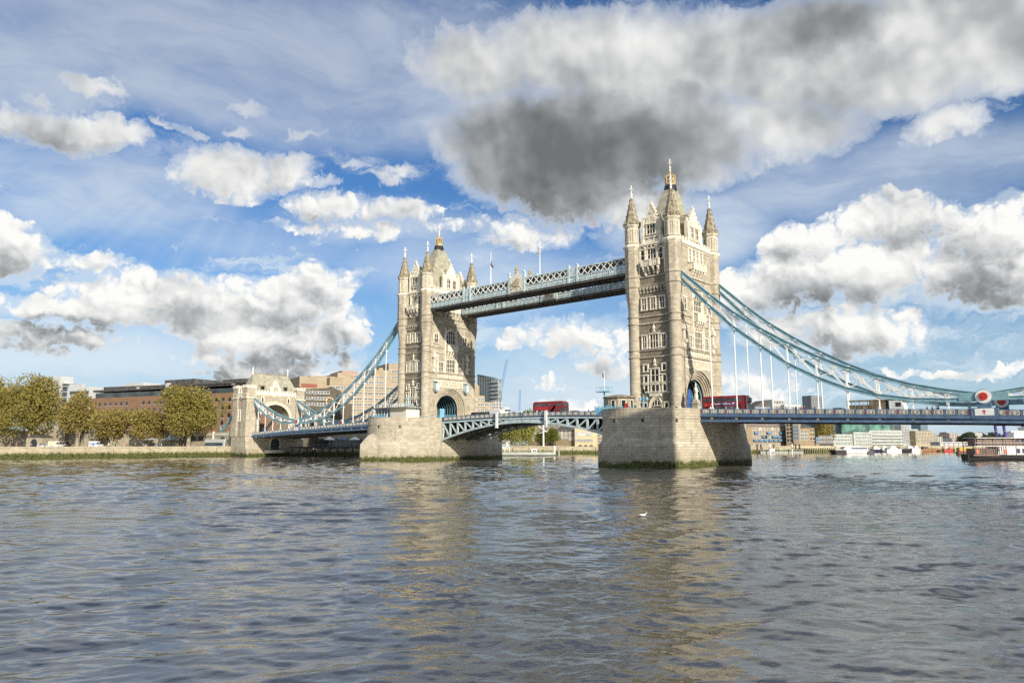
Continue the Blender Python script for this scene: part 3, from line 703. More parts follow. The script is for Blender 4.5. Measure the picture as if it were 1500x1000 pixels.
# ---- side-span deck (built outward along +x from the tower centre)
def dz(s): # parapet top height along the side span
    return 12.05-1.65*(s-10.67)/50.9 if s < 61.6 else 10.4-1.5*(s-61.6)/31.4
def parapet_run(T, pts, y, side, red=True, lat_col=None, base='parapet', hgt=1.08):
    """pts: list of (x, ztop); y: outer face; side: -1 or +1 outward"""
    b = MB(); l = MB(); shields = []; o0, o1 = (y, y-side*.3)
    a0, a1 = min(o0, o1), max(o0, o1)
    def zt(x):
        for i in range(len(pts)-1):
            if pts[i][0] <= x <= pts[i+1][0]: f = (x-pts[i][0])/(pts[i+1][0]-pts[i][0]); return pts[i][1]*(1-f)+pts[i+1][1]*f
        return pts[-1][1]
    for i in range(len(pts)-1):
        (x0, z0), (x1, z1) = pts[i], pts[i+1]; ym = (a0+a1)/2
        b.beam((x0, ym, z0-.07), (x1, ym, z1-.07), .36, .14); b.beam((x0, ym, z0-hgt+.1), (x1, ym, z1-hgt+.1), .34, .2)
        b.beam((x0, ym-side*.04, z0-hgt/2), (x1, ym-side*.04, z1-hgt/2), .06, hgt-.3)
    x = pts[0][0]+.5; k = 0
    while x < pts[-1][0]-.3:
        z = zt(x); wide = (k % 3 == 0) and red; w = .22 if wide else .12
        b.box(x-w, x+w, a0-.06, a1+.06, z-hgt, z+.02)
        if wide: shields.append((x, z))
        if x+1.8 < pts[-1][0]:
            c = x+.9; zc = zt(c); h2 = hgt/2-.24; yy = y-side*.02
            for sgn in (-1, 1):
                cx = c+sgn*.3
                l.beam((cx-.29, yy, zc-hgt/2-h2), (cx+.29, yy, zc-hgt/2+h2), .05, .13, (0,1,0)); l.beam((cx-.29, yy, zc-hgt/2+h2), (cx+.29, yy, zc-hgt/2-h2), .05, .13, (0,1,0))
            for (p, q) in ((-.62, -.62), (.62, .62)): l.box(c+p-.05, c+p+.05, min(yy, yy+side*.04), max(yy, yy+side*.04), zc-hgt/2-h2-.04, zc-hgt/2+h2+.04)
            l.box(c-.62, c+.62, min(yy, yy+side*.04), max(yy, yy+side*.04), zc-hgt/2-h2-.08, zc-hgt/2-h2+.02); l.box(c-.62, c+.62, min(yy, yy+side*.04), max(yy, yy+side*.04), zc-hgt/2+h2-.02, zc-hgt/2+h2+.08)
            l.tube((c, yy-.03, zc-hgt/2), (c, yy+.05, zc-hgt/2), .17, 8)
        x += 1.8; k += 1
    p = b.build(base, M_BLUE(), T); l.build('lattice_panel', M_CREAM(), p)
    for x, z in shields:
        sh = MB(); sh.box(x-.11, x+.11, min(y+side*.07, y+side*.1), max(y+side*.07, y+side*.1), z-.8, z-.35); sh.build('red_shield', M_RED(), p)
    return p
def build_side_deck():
    T = thing('side_span_deck', '', 'road deck', (0,0,0))
    pts = [(10.6, dz(10.67)), (61.6, dz(61.6)), (93.0, dz(93.0))]
    b = MB()
    for i in range(2):
        (x0, z0), (x1, z1) = pts[i], pts[i+1]; b.beam((x0, 0, z0-1.25), (x1, 0, z1-1.25), 18.6, .3, (0,0,1))
    b.build('roadway', M_ROAD(), T)
    for sg in (-1, 1):
        parapet_run(T, pts, sg*9.75, sg)
        b = MB(); g = MB(); y = sg*9.75
        for i in range(2):
            (x0, z0), (x1, z1) = pts[i], pts[i+1]; dpt = (2.75, 2.3, 1.7); d0, d1 = dpt[i], dpt[i+1]
            b.beam((x0, y-sg*.1, z0-1.3), (x1, y-sg*.1, z1-1.3), .5, .42)
            b.beam((x0, y+sg*.08, z0-1.58), (x1, y+sg*.08, z1-1.58), .6, .12)
            b.beam((x0, y-sg*.35, z0-1.95), (x1, y-sg*.35, z1-1.95), .1, .8)
            n = 8
            for j in range(n):
                u0, u1 = j/n, (j+1)/n
                b.beam((x0+(x1-x0)*u0, y-sg*.05, z0+(z1-z0)*u0-(d0+(d1-d0)*u0)+.22), (x0+(x1-x0)*u1, y-sg*.05, z0+(z1-z0)*u1-(d0+(d1-d0)*u1)+.22), .55, .44)
        x = 13.35
        while x < 92:
            z = dz(x); g.box(x-.22, x+.22, min(y-sg*.3, y+sg*.2), max(y-sg*.3, y+sg*.2), z-2.15, z-1.78); x += 5.41
        gr = b.build('edge_girder', M_BLUE(), T); g.build('gilt_bracket', M_GOLD(), gr)
    b = MB(); x = 13.35
    while x < 93:
        z = dz(x); b.box(x-.2, x+.2, -9.3, 9.3, z-2.3, z-1.42); x += 2.705
    for y in (-5.5, 0, 5.5): b.beam((10.6, y, dz(10.7)-1.9), (61.6, y, dz(61.6)-1.8), .3, .9); b.beam((61.6, y, dz(61.6)-1.8), (93, y, dz(93)-1.6), .3, .8)
    b.build('cross_girder', M_SOFF(), T)
    return T
SD = build_side_deck(); SD['label'] = 'blue road deck with cream lattice parapet, right of the near tower'; SD['group'] = 'side spans of the bridge'
copy_tree(SD, 'blue road deck with cream lattice parapet, between the far tower and the stone gate tower', (TX, 0, 0), math.pi)

# ---- suspension chains
XN = [6.6, 13.35, 18.78, 24.2, 29.6, 35.05, 40.4, 45.8, 51.2, 56.65, 60.6]
ZT = [42.9, 36.5, 31.8, 27.9, 24.45, 21.3, 18.75, 16.75, 14.95, 13.65, 12.95]
ZB = [41.3, 34.05, 28.65, 24.35, 20.25, 17.2, 14.8, 13.3, 12.4, 12.05, 12.1]
XS = [63.2, 67.6, 73.0, 78.4, 83.8, 89.0, 93.4]
ZTS = [12.95, 13.55, 14.7, 16.35, 18.35, 20.5, 22.4]
ZBS = [12.1, 12.15, 12.5, 13.6, 15.4, 17.9, 21.2]
def build_chain():
    T = thing('suspension_chain', '', 'chain', (0,0,0))
    for X, Zt, Zb in ((XN, ZT, ZB), (XS, ZTS, ZBS)):
        big = X is XN
        for Zs, nm in ((Zt, 'upper_chord'), (Zb, 'lower_chord')):
            b = MB(); hh = .62 if big else .5
            for i in range(len(X)-1):
                p, q = (X[i], 0, Zs[i]), (X[i+1], 0, Zs[i+1]); d = (Vector(q)-Vector(p)).normalized()*.06
                p = tuple(Vector(p)-d); q = tuple(Vector(q)+d); nz = Vector((-(q[2]-p[2]), 0, q[0]-p[0])).normalized()
                b.beam(p, q, .34, hh)
                for sg in (1, -1): b.beam(tuple(Vector(p)+nz*sg*hh*.5), tuple(Vector(q)+nz*sg*hh*.5), .62, .1)
            b.build(nm, M_TEAL(), T)
        w = MB(); g = MB()
        for i in range(1, len(X)-1):
            w.beam((X[i], 0, Zb[i]+.2), (X[i], 0, Zt[i]-.2), .3, .3)
        for i in range(0 if not big else 1, len(X)-1):
            a = (X[i], 0, Zt[i]-.25); c = (X[i+1], 0, Zb[i+1]+.25); e = (X[i], 0, Zb[i]+.25); f = (X[i+1], 0, Zt[i+1]-.25)
            if Zt[i]-Zb[i] > 1.2 or Zt[i+1]-Zb[i+1] > 1.2:
                w.beam(a, c, .28, .26); w.beam(e, f, .2, .16)
                mx, mz = (X[i]+X[i+1])/2, (a[2]+c[2]+e[2]+f[2])/4; w.tube((mx, -.2, mz), (mx, .2, mz), .45, 8)
        for i in range(1, len(X)-1):
            w.taper(X[i]-.5, X[i]+.5, -.2, .2, Zb[i]+.2, X[i]-.15, X[i]+.15, -.2, .2, Zb[i]+.9); g.tube((X[i], -.24, Zb[i]-.35), (X[i], .24, Zb[i]-.35), .3, 8)
            w.taper(X[i]-.12, X[i]+.12, -.2, .2, Zt[i]-1.0, X[i]-.7, X[i]+.7, -.2, .2, Zt[i]-.25)
        w.build('web_bracing', M_WHITE(), T)
        for i in range(1, len(X)-1):
            b = MB(); b.tube((X[i], 0, dz(X[i])-1.0), (X[i], 0, Zb[i]-.2), .13 if big else .12, 8)
            b.box(X[i]-.24, X[i]+.24, -.22, .22, Zb[i]-.75, Zb[i]-.2); b.box(X[i]-.2, X[i]+.2, -.2, .2, dz(X[i])-.2, dz(X[i])+.25); b.build('hanger', M_WHITE(), T)
    # pin joint with roundel
    b = MB(); b.add([], [])
    b.tube((61.9, -.36, 12.5), (61.9, .36, 12.5), 1.28, 28)
    for sg in (1, -1): b.taper(61.9+sg*1.0, 61.9+sg*3.6, -.3, .3, 11.85, 61.9+sg*1.0, 61.9+sg*3.4, -.3, .3, 13.2)
    j = b.build('pin_joint', M_TEAL(), T)
    for sg in (-1, 1):
        b = MB(); b.tube((61.9, sg*.36, 12.5), (61.9, sg*.52, 12.5), 1.12, 28); b.build('white_roundel', M_WHITE(), j)
        b = MB(); b.tube((61.9, sg*.52, 12.5), (61.9, sg*.66, 12.5), .66, 24); b.tube((61.9, sg*.66, 12.5), (61.9, sg*.74, 12.5), .2, 12); b.build('red_boss', M_RED(), j)
    b = MB(); b.box(60.9, 62.9, -.3, .3, 9.0, 11.9); b.box(60.0, 63.8, -.62, .62, 9.15, 10.62); b.taper(60.4, 63.4, -.5, .5, 8.0, 60.1, 63.7, -.7, .7, 9.15); b.build('pedestal', M_BLUE(), T)
    for sg in (-1, 1):
        b = MB(); b.box(60.55, 63.25, min(sg*.62, sg*.68), max(sg*.62, sg*.68), 9.35, 10.5); pl = b.build('shield_panel', M_WHITE(), T)
        b = MB(); b.box(61.82, 61.98, min(sg*.68, sg*.71), max(sg*.68, sg*.71), 9.55, 10.3); b.box(61.6, 62.2, min(sg*.68, sg*.71), max(sg*.68, sg*.71), 9.98, 10.12); b.build('red_cross', M_RED(), pl)
    return T
CH = build_chain(); CH['group'] = 'suspension chains of the side spans'; CH.location = (0, -9.35, 0)
CH['label'] = 'teal suspension chain nearest the camera, sweeping from the near tower down to the right roundel'
copy_tree(CH, 'teal suspension chain on the far side of the right-hand road deck, behind the front one', (0, 9.35, 0), 0)
copy_tree(CH, 'front teal suspension chain with white hangers, left of the far tower', (TX, -9.35, 0), math.pi)
copy_tree(CH, 'rear dark-looking suspension chain left of the far tower, crossing behind the front one', (TX, 9.35, 0), math.pi)

# ---- bascules
def build_bascule():
    T = thing('bascule_leaf', '', 'lifting span', (0,0,0)); L = -30.35      # from pier face (x=-10.8) to mid-river
    x0, x1 = -10.8, MIDX+.12
    def zt(x): t = (x-x0)/(x1-x0); return 12.25+.55*math.sin(t*math.pi/2)
    def zb(x): t = (x-x0)/(x1-x0); return 5.75+4.6*(1-(1-t)**1.9)
    n = 10; xs = [x0+(x1-x0)*i/n for i in range(n+1)]
    pts = [(x, zt(x)) for x in xs][::-1]
    b = MB()
    for i in range(n): b.beam((xs[i], 0, zt(xs[i])-1.2), (xs[i+1], 0, zt(xs[i+1])-1.2), 15.4, .28)
    b.build('roadway', M_ROAD(), T)
    for sg in (-1, 1): parapet_run(T, pts, sg*7.9, sg, red=False)
    for y in (-7.6, -2.6, 2.6, 7.6):
        edge = abs(y) > 5
        b = MB(); w = MB()
        for i in range(n):
            b.beam((xs[i], y, zt(xs[i])-1.5), (xs[i+1], y, zt(xs[i+1])-1.5), .5, .45)
            b.beam((xs[i], y, zb(xs[i])), (xs[i+1], y, zb(xs[i+1])), .55, .5)
        for i in range(n):
            h = zt(xs[i])-1.7-zb(xs[i])
            if h > .8 and i < 8: w.beam((xs[i]-.35, y, zb(xs[i])+.2), (xs[i]-.35, y, zt(xs[i])-1.7), .34, .5, (1,0,0)); w.beam((xs[i]-.35, y, zt(xs[i])-1.75), (xs[i+1]-.1, y, zb(xs[i+1])+.2), .3, .36)
            elif edge: w.beam((xs[i], y, (zb(xs[i])+zt(xs[i])-1.6)/2), (xs[min(n, i+1)], y, (zb(xs[min(n, i+1)])+zt(xs[min(n, i+1)])-1.6)/2), .2, .9)
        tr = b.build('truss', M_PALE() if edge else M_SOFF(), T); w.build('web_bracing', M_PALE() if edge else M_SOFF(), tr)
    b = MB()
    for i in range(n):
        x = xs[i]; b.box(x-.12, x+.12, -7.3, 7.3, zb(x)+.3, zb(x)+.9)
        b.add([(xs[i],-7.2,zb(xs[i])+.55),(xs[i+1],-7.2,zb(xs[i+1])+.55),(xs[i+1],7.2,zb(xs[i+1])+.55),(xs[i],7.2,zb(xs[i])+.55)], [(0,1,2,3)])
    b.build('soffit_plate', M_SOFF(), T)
    return T
BA = build_bascule(); BA['label'] = 'right-hand half of the lifting span, joined to the near pier, pale blue arched truss'; BA['group'] = 'lifting leaves of the bridge'
copy_tree(BA, 'left-hand half of the lifting span, joined to the far pier, pale blue arched truss', (TX, 0, 0), math.pi)
for x, lb in ((-49.5, 'left'), (-32.6, 'right')):
    b = MB(); b.box(x-.3, x+.3, -8.5, -8.05, 9.0, 12.9); b.box(x-.4, x+.4, -8.55, -8.0, 12.9, 13.05); b.box(x-.4, x+.4, -8.55, -8.0, 8.9, 9.05)
    tag(b.build('fender_post', M_WHITE()), 'white navigation light post on the outer face of the %s lifting leaf' % lb, 'post', 'white posts on the lifting span')

# ---- high-level walkways (local x along the bridge, local -y outwards)
def build_walkway():
    T = thing('high_walkway', '', 'walkway', (0,0,0)); H = 34.6; y0, y1 = -2.7, 2.7
    b = MB(); b.box(-H, H, y0, y1, 44.35, 44.6); b.build('floor', M_SOFF(), T)
    b = MB()
    for i in range(47):
        x = -H+.7+i*1.468; b.box(x-.12, x+.12, y0+.2, y1-.2, 44.05, 44.35)
    for y in (y0+.25, 0, y1-.25): b.box(-H, H, y-.15, y+.15, 43.95, 44.35)
    b.build('floor_beam', M_SOFF(), T)
    b = MB(); b.loft([[(-H, y0+.3, 48.1), (-H, 0, 48.75), (-H, y1-.3, 48.1)], [(H, y0+.3, 48.1), (H, 0, 48.75), (H, y1-.3, 48.1)]], closed=False); b.build('roof', M_PALE(), T)
    for sg, y in ((-1, y0), (1, y1)):
        b = MB(); m_ = lambda a, c: (min(a, c), max(a, c))
        b.box(-H, H, *m_(y-sg*.25, y+sg*.1), 44.4, 44.75); b.box(-H, H, *m_(y-sg*.2, y+sg*.05), 45.75, 45.95)
        b.box(-H, H, *m_(y-sg*.25, y+sg*.08), 47.85, 48.15); b.box(-H, H, *m_(y-sg*.22, y-sg*.12), 44.75, 45.75)
        n = 40; st = 2*H/n
        for i in range(n+1): x = -H+i*st; b.box(x-.09, x+.09, *m_(y-sg*.12, y+sg*.06), 44.75, 45.75)
        tr = b.build('side_truss', M_PALE(), T)
        l = MB(); x = -H; n2 = 36; s2 = 2*H/n2
        for i in range(n2):
            a, c = -H+i*s2, -H+(i+1)*s2
            l.beam((a, y, 45.9), (c, y, 47.95), .12, .27, (0,1,0)); l.beam((a, y-sg*.1, 47.95), (c, y-sg*.1, 45.9), .12, .27, (0,1,0))
        l.build('lattice', M_WHITE(), tr)
        l = MB()
        for i in range(n): x = -H+(i+.5)*st; l.box(x-st*.36, x+st*.36, *m_(y-sg*.12, y-sg*.02), 44.95, 45.6)
        l.build('panel', pbr('walkway_panel', (.55, .64, .64), .6, var=.1), tr)
        g = MB()
        for i in range(n): x = -H+i*st+.1; g.box(x-.1, x+.1, *m_(y+sg*.1, y+sg*.2), 44.4, 44.6)
        g.build('gilt_bracket', M_GOLD(), tr)
        for x in (-20.1, -17.5, 17.3, 19.9): p = MB(); p.box(x-.28, x+.28, *m_(y-sg*.3, y+sg*.22), 44.4, 48.75); p.lathe([(.34, 48.75), (.38, 48.9), (.1, 49.1)], 8, (x, y)); p.build('post', M_PALE(), T)
        for x in (-18.8, 18.6): p = MB(); p.box(x-1.1, x+1.1, *m_(y-sg*.2, y+sg*.1), 45.9, 47.9); p.build('infill_panel', M_PALE(), T)
        for x in (-2.6, 2.6): p = MB(); p.box(x-.34, x+.34, *m_(y-sg*.4, y+sg*.3), 44.3, 49.7); p.lathe([(.42, 49.7), (.45, 49.95), (.12, 50.25)], 8, (x, y)); p.build('post', M_PALE(), T)
        s_ = MB(Matrix.Translation((0, y, 0)))
        P_ = [(-2.2, 44.7), (2.2, 44.7), (2.2, 48.2), (1.5, 49.0), (.8, 49.2), (0, 50.0), (-.8, 49.2), (-1.5, 49.0), (-2.2, 48.2)]
        s_.extrude(P_, min(0, sg*.3), max(0, sg*.3)); cr = s_.build('crest_panel', M_CREAM(), T)
        s_ = MB(Matrix.Translation((0, y, 0)))
        for i in range(34):
            a = random.uniform(-1.8, 1.8); z = random.uniform(45.1, 48.4-abs(a)*.3); s_.box(a-.16, a+.16, *m_(sg*.3, sg*.42), z-.16, z+.16)
        s_.tube((0, sg*.3, 46.8), (0, sg*.5, 46.8), 1.0, 16)
        s_.build('carving', pbr('carved_gilt_cream', (.50, .42, .28), .6, var=.5, vscale=3), cr)
        s_ = MB(); s_.lathe([(.5, 49.7), (.3, 50.2), (.55, 50.6), (.2, 51.0), (.28, 51.3), (.05, 51.9)], 8, (0, y+sg*.1)); s_.box(-.5, .5, y-.08, y+.08, 50.9, 51.1)
        s_.build('gilt_finial', M_GOLD(), cr)
    return T
WK = build_walkway(); WK.location = (MIDX, -6.9, 0); WK['label'] = 'nearer high walkway between the towers, pale blue lattice with gilt crest and flagpoles'; WK['group'] = 'high-level walkways'
copy_tree(WK, 'farther high walkway between the towers, seen below and behind the nearer one', (MIDX, 6.9, 0), math.pi)

# ---- stone gate (abutment) tower
def build_abutment():
    T = thing('gate_tower', '', 'gate tower', (0,0,0))      # local: river side = +x, origin at centre of its footprint
    hx, hy = 4.6, 12.0
    F = {1: frame((1,0), hx), -1: frame((-1,0), hx)}
    b = MB()
    for k in (1, -1):
        b.M = F[k]; wall_with_arch(b, -hy, hy, 7.6, 23.4, 6.4, 14.0, -1.2, 0, .92)
    b.M = Matrix.Identity(4)
    for sg in (-1, 1): b.box(-hx+1.0, hx-1.0, min(sg*hy, sg*(hy-1.2)), max(sg*hy, sg*(hy-1.2)), 7.6, 23.4)
    b.build('wall', M_ASH(), T)
    b = MB(); A = [(-6.35, 7.8)]+arch_pts(6.35, 14.0, .92)+[(6.35, 7.8)]; b.M = F[1]
    for i in range(len(A)-1):
        (a, c), (e, f) = A[i], A[i+1]; b.add([(a,-1.2,c),(e,-1.2,f),(e,-2*hx+1.2,f),(a,-2*hx+1.2,c)], [(0,1,2,3)])
    b.build('vault', M_ASH(), T)
    for k in (1, -1):
        b = MB(F[k]); archivolt(b, 7.0, 6.4, 14.0, 12.0, 0, .3, .92); archivolt(b, 7.6, 7.25, 14.0, 12.0, 0, .16, .92); b.build('archivolt', M_DRS(), T)
        for u in (-5.6, 5.6): window(F[k], T, u-.35, u+.35, 20.6, 22.4, 1, 0, surround=.3, quoin=False)
    # base
    b = MB(); b.box(-hx-.3, hx+.9, -hy-.6, hy+.6, -2, 7.5); b.box(-hx, hx+.5, -hy-.25, hy+.25, 7.5, 8.3); b.box(hx+.9, hx+3.2, -hy-.9, -hy+2.0, -2, 2.6)
    b.taper(hx-2, hx+3.4, -hy-1.0, -hy+2.6, -2, hx-2, hx+1.2, -hy-.7, -hy+2.2, 7.3)
    bs = b.build('base', M_PIER(), T)
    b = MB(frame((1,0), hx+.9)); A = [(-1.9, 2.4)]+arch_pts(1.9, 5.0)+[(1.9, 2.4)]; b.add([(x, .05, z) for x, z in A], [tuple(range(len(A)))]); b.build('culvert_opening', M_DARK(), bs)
    b = MB(frame((1,0), hx+.9)); archivolt(b, 2.4, 1.9, 5.0, 2.4, 0, .25); b.box(-3, 4.5, 0, 2.4, 1.2, 2.3); b.box(-11.5, 11.5, 0, .4, 6.6, 6.9); b.build('ledge', M_DRS(), bs)
    b = MB(frame((1,0), hx+3.2))
    for i in range(9): b.box(-2.9+i*.9, -2.84+i*.9, 0, .06, 2.3, 3.3)
    b.box(-2.9, 4.4, 0, .06, 3.2, 3.28); b.build('railing', M_BLUE(), bs)
    # cornice, parapet, corner turrets
    b = MB()
    for (p, z0, z1) in ((.3, 23.2, 23.5), (.55, 23.5, 23.85)): b.box(-hx-p, hx+p, -hy-p, hy+p, z0, z1)
    for k in (-1, 1):
        for i in range(18): y = -8.5+i; b.box(min(k*hx, k*(hx+.45)), max(k*hx, k*(hx+.45)), y-.15, y+.15, 22.75, 23.18)
        b.box(min(k*(hx-.3), k*(hx+.1)), max(k*(hx-.3), k*(hx+.1)), -hy, hy, 23.85, 24.6)
        b.box(-hx, hx, min(k*(hy-.3), k*(hy+.1)), max(k*(hy-.3), k*(hy+.1)), 23.85, 24.6)
        for i in range(15): y = -8.4+i*1.2; b.box(min(k*(hx-.3), k*(hx+.12)), max(k*(hx-.3), k*(hx+.12)), y-.32, y+.32, 24.6, 25.2)
    b.build('parapet', M_DRS(), T)
    for sx in (-1, 1):
        for sy in (-1, 1):
            cx, cy = sx*(hx-1.0), sy*(hy-1.3); b = MB(); w = 1.75
            b.box(cx-w, cx+w, cy-w, cy+w, 7.7, 26.2); b.taper(cx-w-.5, cx+w+.5, cy-w-.4, cy+w+.4, 7.5, cx-w, cx+w, cy-w, cy+w, 14.5)
            tu = b.build('corner_turret', M_ASH(), T)
            b = MB(); b.box(cx-w-.35, cx+w+.35, cy-w-.35, cy+w+.35, 21.9, 22.3); b.box(cx-w-.2, cx+w+.2, cy-w-.2, cy+w+.2, 25.8, 26.3)
            for i in range(4):
                for (ax, ay) in ((0, 1), (1, 0)):
                    for sg in (-1, 1):
                        q = -w+.35+i*(2*w-.7)/3; px, py = (cx+q, cy+sg*(w-.05)) if ax == 0 else (cx+sg*(w-.05), cy+q)
                        b.box(px-.28, px+.28, py-.28, py+.28, 26.3, 27.0)
                        b.box(px-.1, px+.1, py-.1, py+.1, 22.3, 23.6) if i in (0, 3) else None
            b.build('battlement', M_DRS(), tu)
    for u in (-1.2, .6): 
        for k in (-1, 1): b = MB(); b.box(u-.25, u+.25, min(k*(hy+.05), k*(hy+.35)), max(k*(hy+.05), k*(hy+.35)), 13, 17.8); b.box(u-.3, u+.3, min(k*hy, k*(hy+.5)), max(k*hy, k*(hy+.5)), 22.5, 26.6); b.build('buttress', M_DRS(), T)
    # roof
    b = MB(); b.loft([[(hx-.6, hy-1.2, 23.9), (-hx+.6, hy-1.2, 23.9), (-hx+.6, -hy+1.2, 23.9), (hx-.6, -hy+1.2, 23.9)],
                      [(1.6, 8.6, 29.2), (-1.6, 8.6, 29.2), (-1.6, -8.6, 29.2), (1.6, -8.6, 29.2)], [(.25, 7.6, 31.7), (-.25, 7.6, 31.7), (-.25, -7.6, 31.7), (.25, -7.6, 31.7)]], cap=True)
    rf = b.build('roof', M_LEAD(), T)
    b = MB(); b.box(-.22, .22, -7.6, 7.6, 31.7, 32.0)
    for i in range(20): y = -7.3+i*.77; b.box(-.12, .12, y-.12, y+.12, 32.0, 32.35)
    b.build('ridge_cresting', M_SPIRE(), rf)
    for y in (-7.6, 7.6):
        b = MB(); b.lathe([(.3, 31.6), (.14, 32.3), (.3, 32.8), (.1, 33.1), (.22, 33.7), (.03, 34.8)], 8, (0, y)); b.build('finial', M_WHITE(), rf)
    for k in (1, -1):
        Fk = frame((k, 0), hx-.3); b = MB(Fk); P_ = [(-2.3, 23.85), (2.3, 23.85), (2.3, 26.3), (1.2, 27.3), (.9, 28.4), (0, 29.6), (-.9, 28.4), (-1.2, 27.3), (-2.3, 26.3)]
        b.extrude(P_, -1.5, .1); gb = b.build('gable', M_DRS(), T)
        b = MB(Fk); b.box(-.9, .9, .1, .2, 25.0, 26.6); b.tube((0, .1, 27.6), (0, .22, 27.6), .4, 10); b.build('gable_panel', M_ASH(), gb)
        for u in (-5.0, 5.0):
            b = MB(Fk); b.box(u-.9, u+.9, -2.6, -1.0, 25.4, 27.3); dm = b.build('dormer', M_SPIRE(), rf); g = MB(Fk); g.box(u-.7, u+.7, -1.0, -.97, 25.6, 27.0); g.build('pane', M_GLASS(), dm)
    return T
AB = build_abutment(); AX = TX-93.0-4.0-.8; AB.location = (AX, 0, 0)
AB['label'] = 'low stone gate tower with hipped green roof at the left end of the bridge'; AB['group'] = 'gate towers at the ends of the bridge'
copy_tree(AB, 'matching stone gate tower at the right-hand end of the bridge, beyond the picture edge', (93.0+4.8, 0, 0), math.pi)
# back-stay and approach viaduct behind the gate tower
for y, lb in ((-9.35, 'front'), (9.35, 'rear')):
    b = MB(); b.beam((AX-4.4, y, 20.5), (AX-19.5, y, 9.3), .6, 1.0); b.beam((AX-19.5, y, 9.3), (AX-20.5, y, 11.4), .5, .5); 
    tag(b.build('back_stay', M_TEAL()), '%s teal tie sloping down to the approach road behind the stone gate tower' % lb, 'tie', 'land ties of the chains')
t = thing('approach_viaduct', 'stone approach viaduct with arch and white parapet, left of the gate tower', 'viaduct', (AX-4.4, 0, 0))
b = MB(); b.box(-60, -.6, -10.6, 10.6, 1, 8.0); b.build('wall', M_ASH(), t)
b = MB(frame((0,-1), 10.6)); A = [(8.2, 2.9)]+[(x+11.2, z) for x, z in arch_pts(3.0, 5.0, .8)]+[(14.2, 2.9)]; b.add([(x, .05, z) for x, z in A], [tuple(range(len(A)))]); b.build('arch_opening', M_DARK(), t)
b = MB(); b.box(-60, -.6, -10.8, -10.4, 8.0, 9.1); b.box(-60, -.6, -10.9, -10.3, 8.9, 9.15); b.box(-60, -.6, 10.4, 10.8, 8.0, 9.1)
for i in range(4): b.box(-6-i*13-.5, -6-i*13+.5, -11.0, -10.3, 6.2, 9.6)
b.build('parapet', M_CREAM(), t)
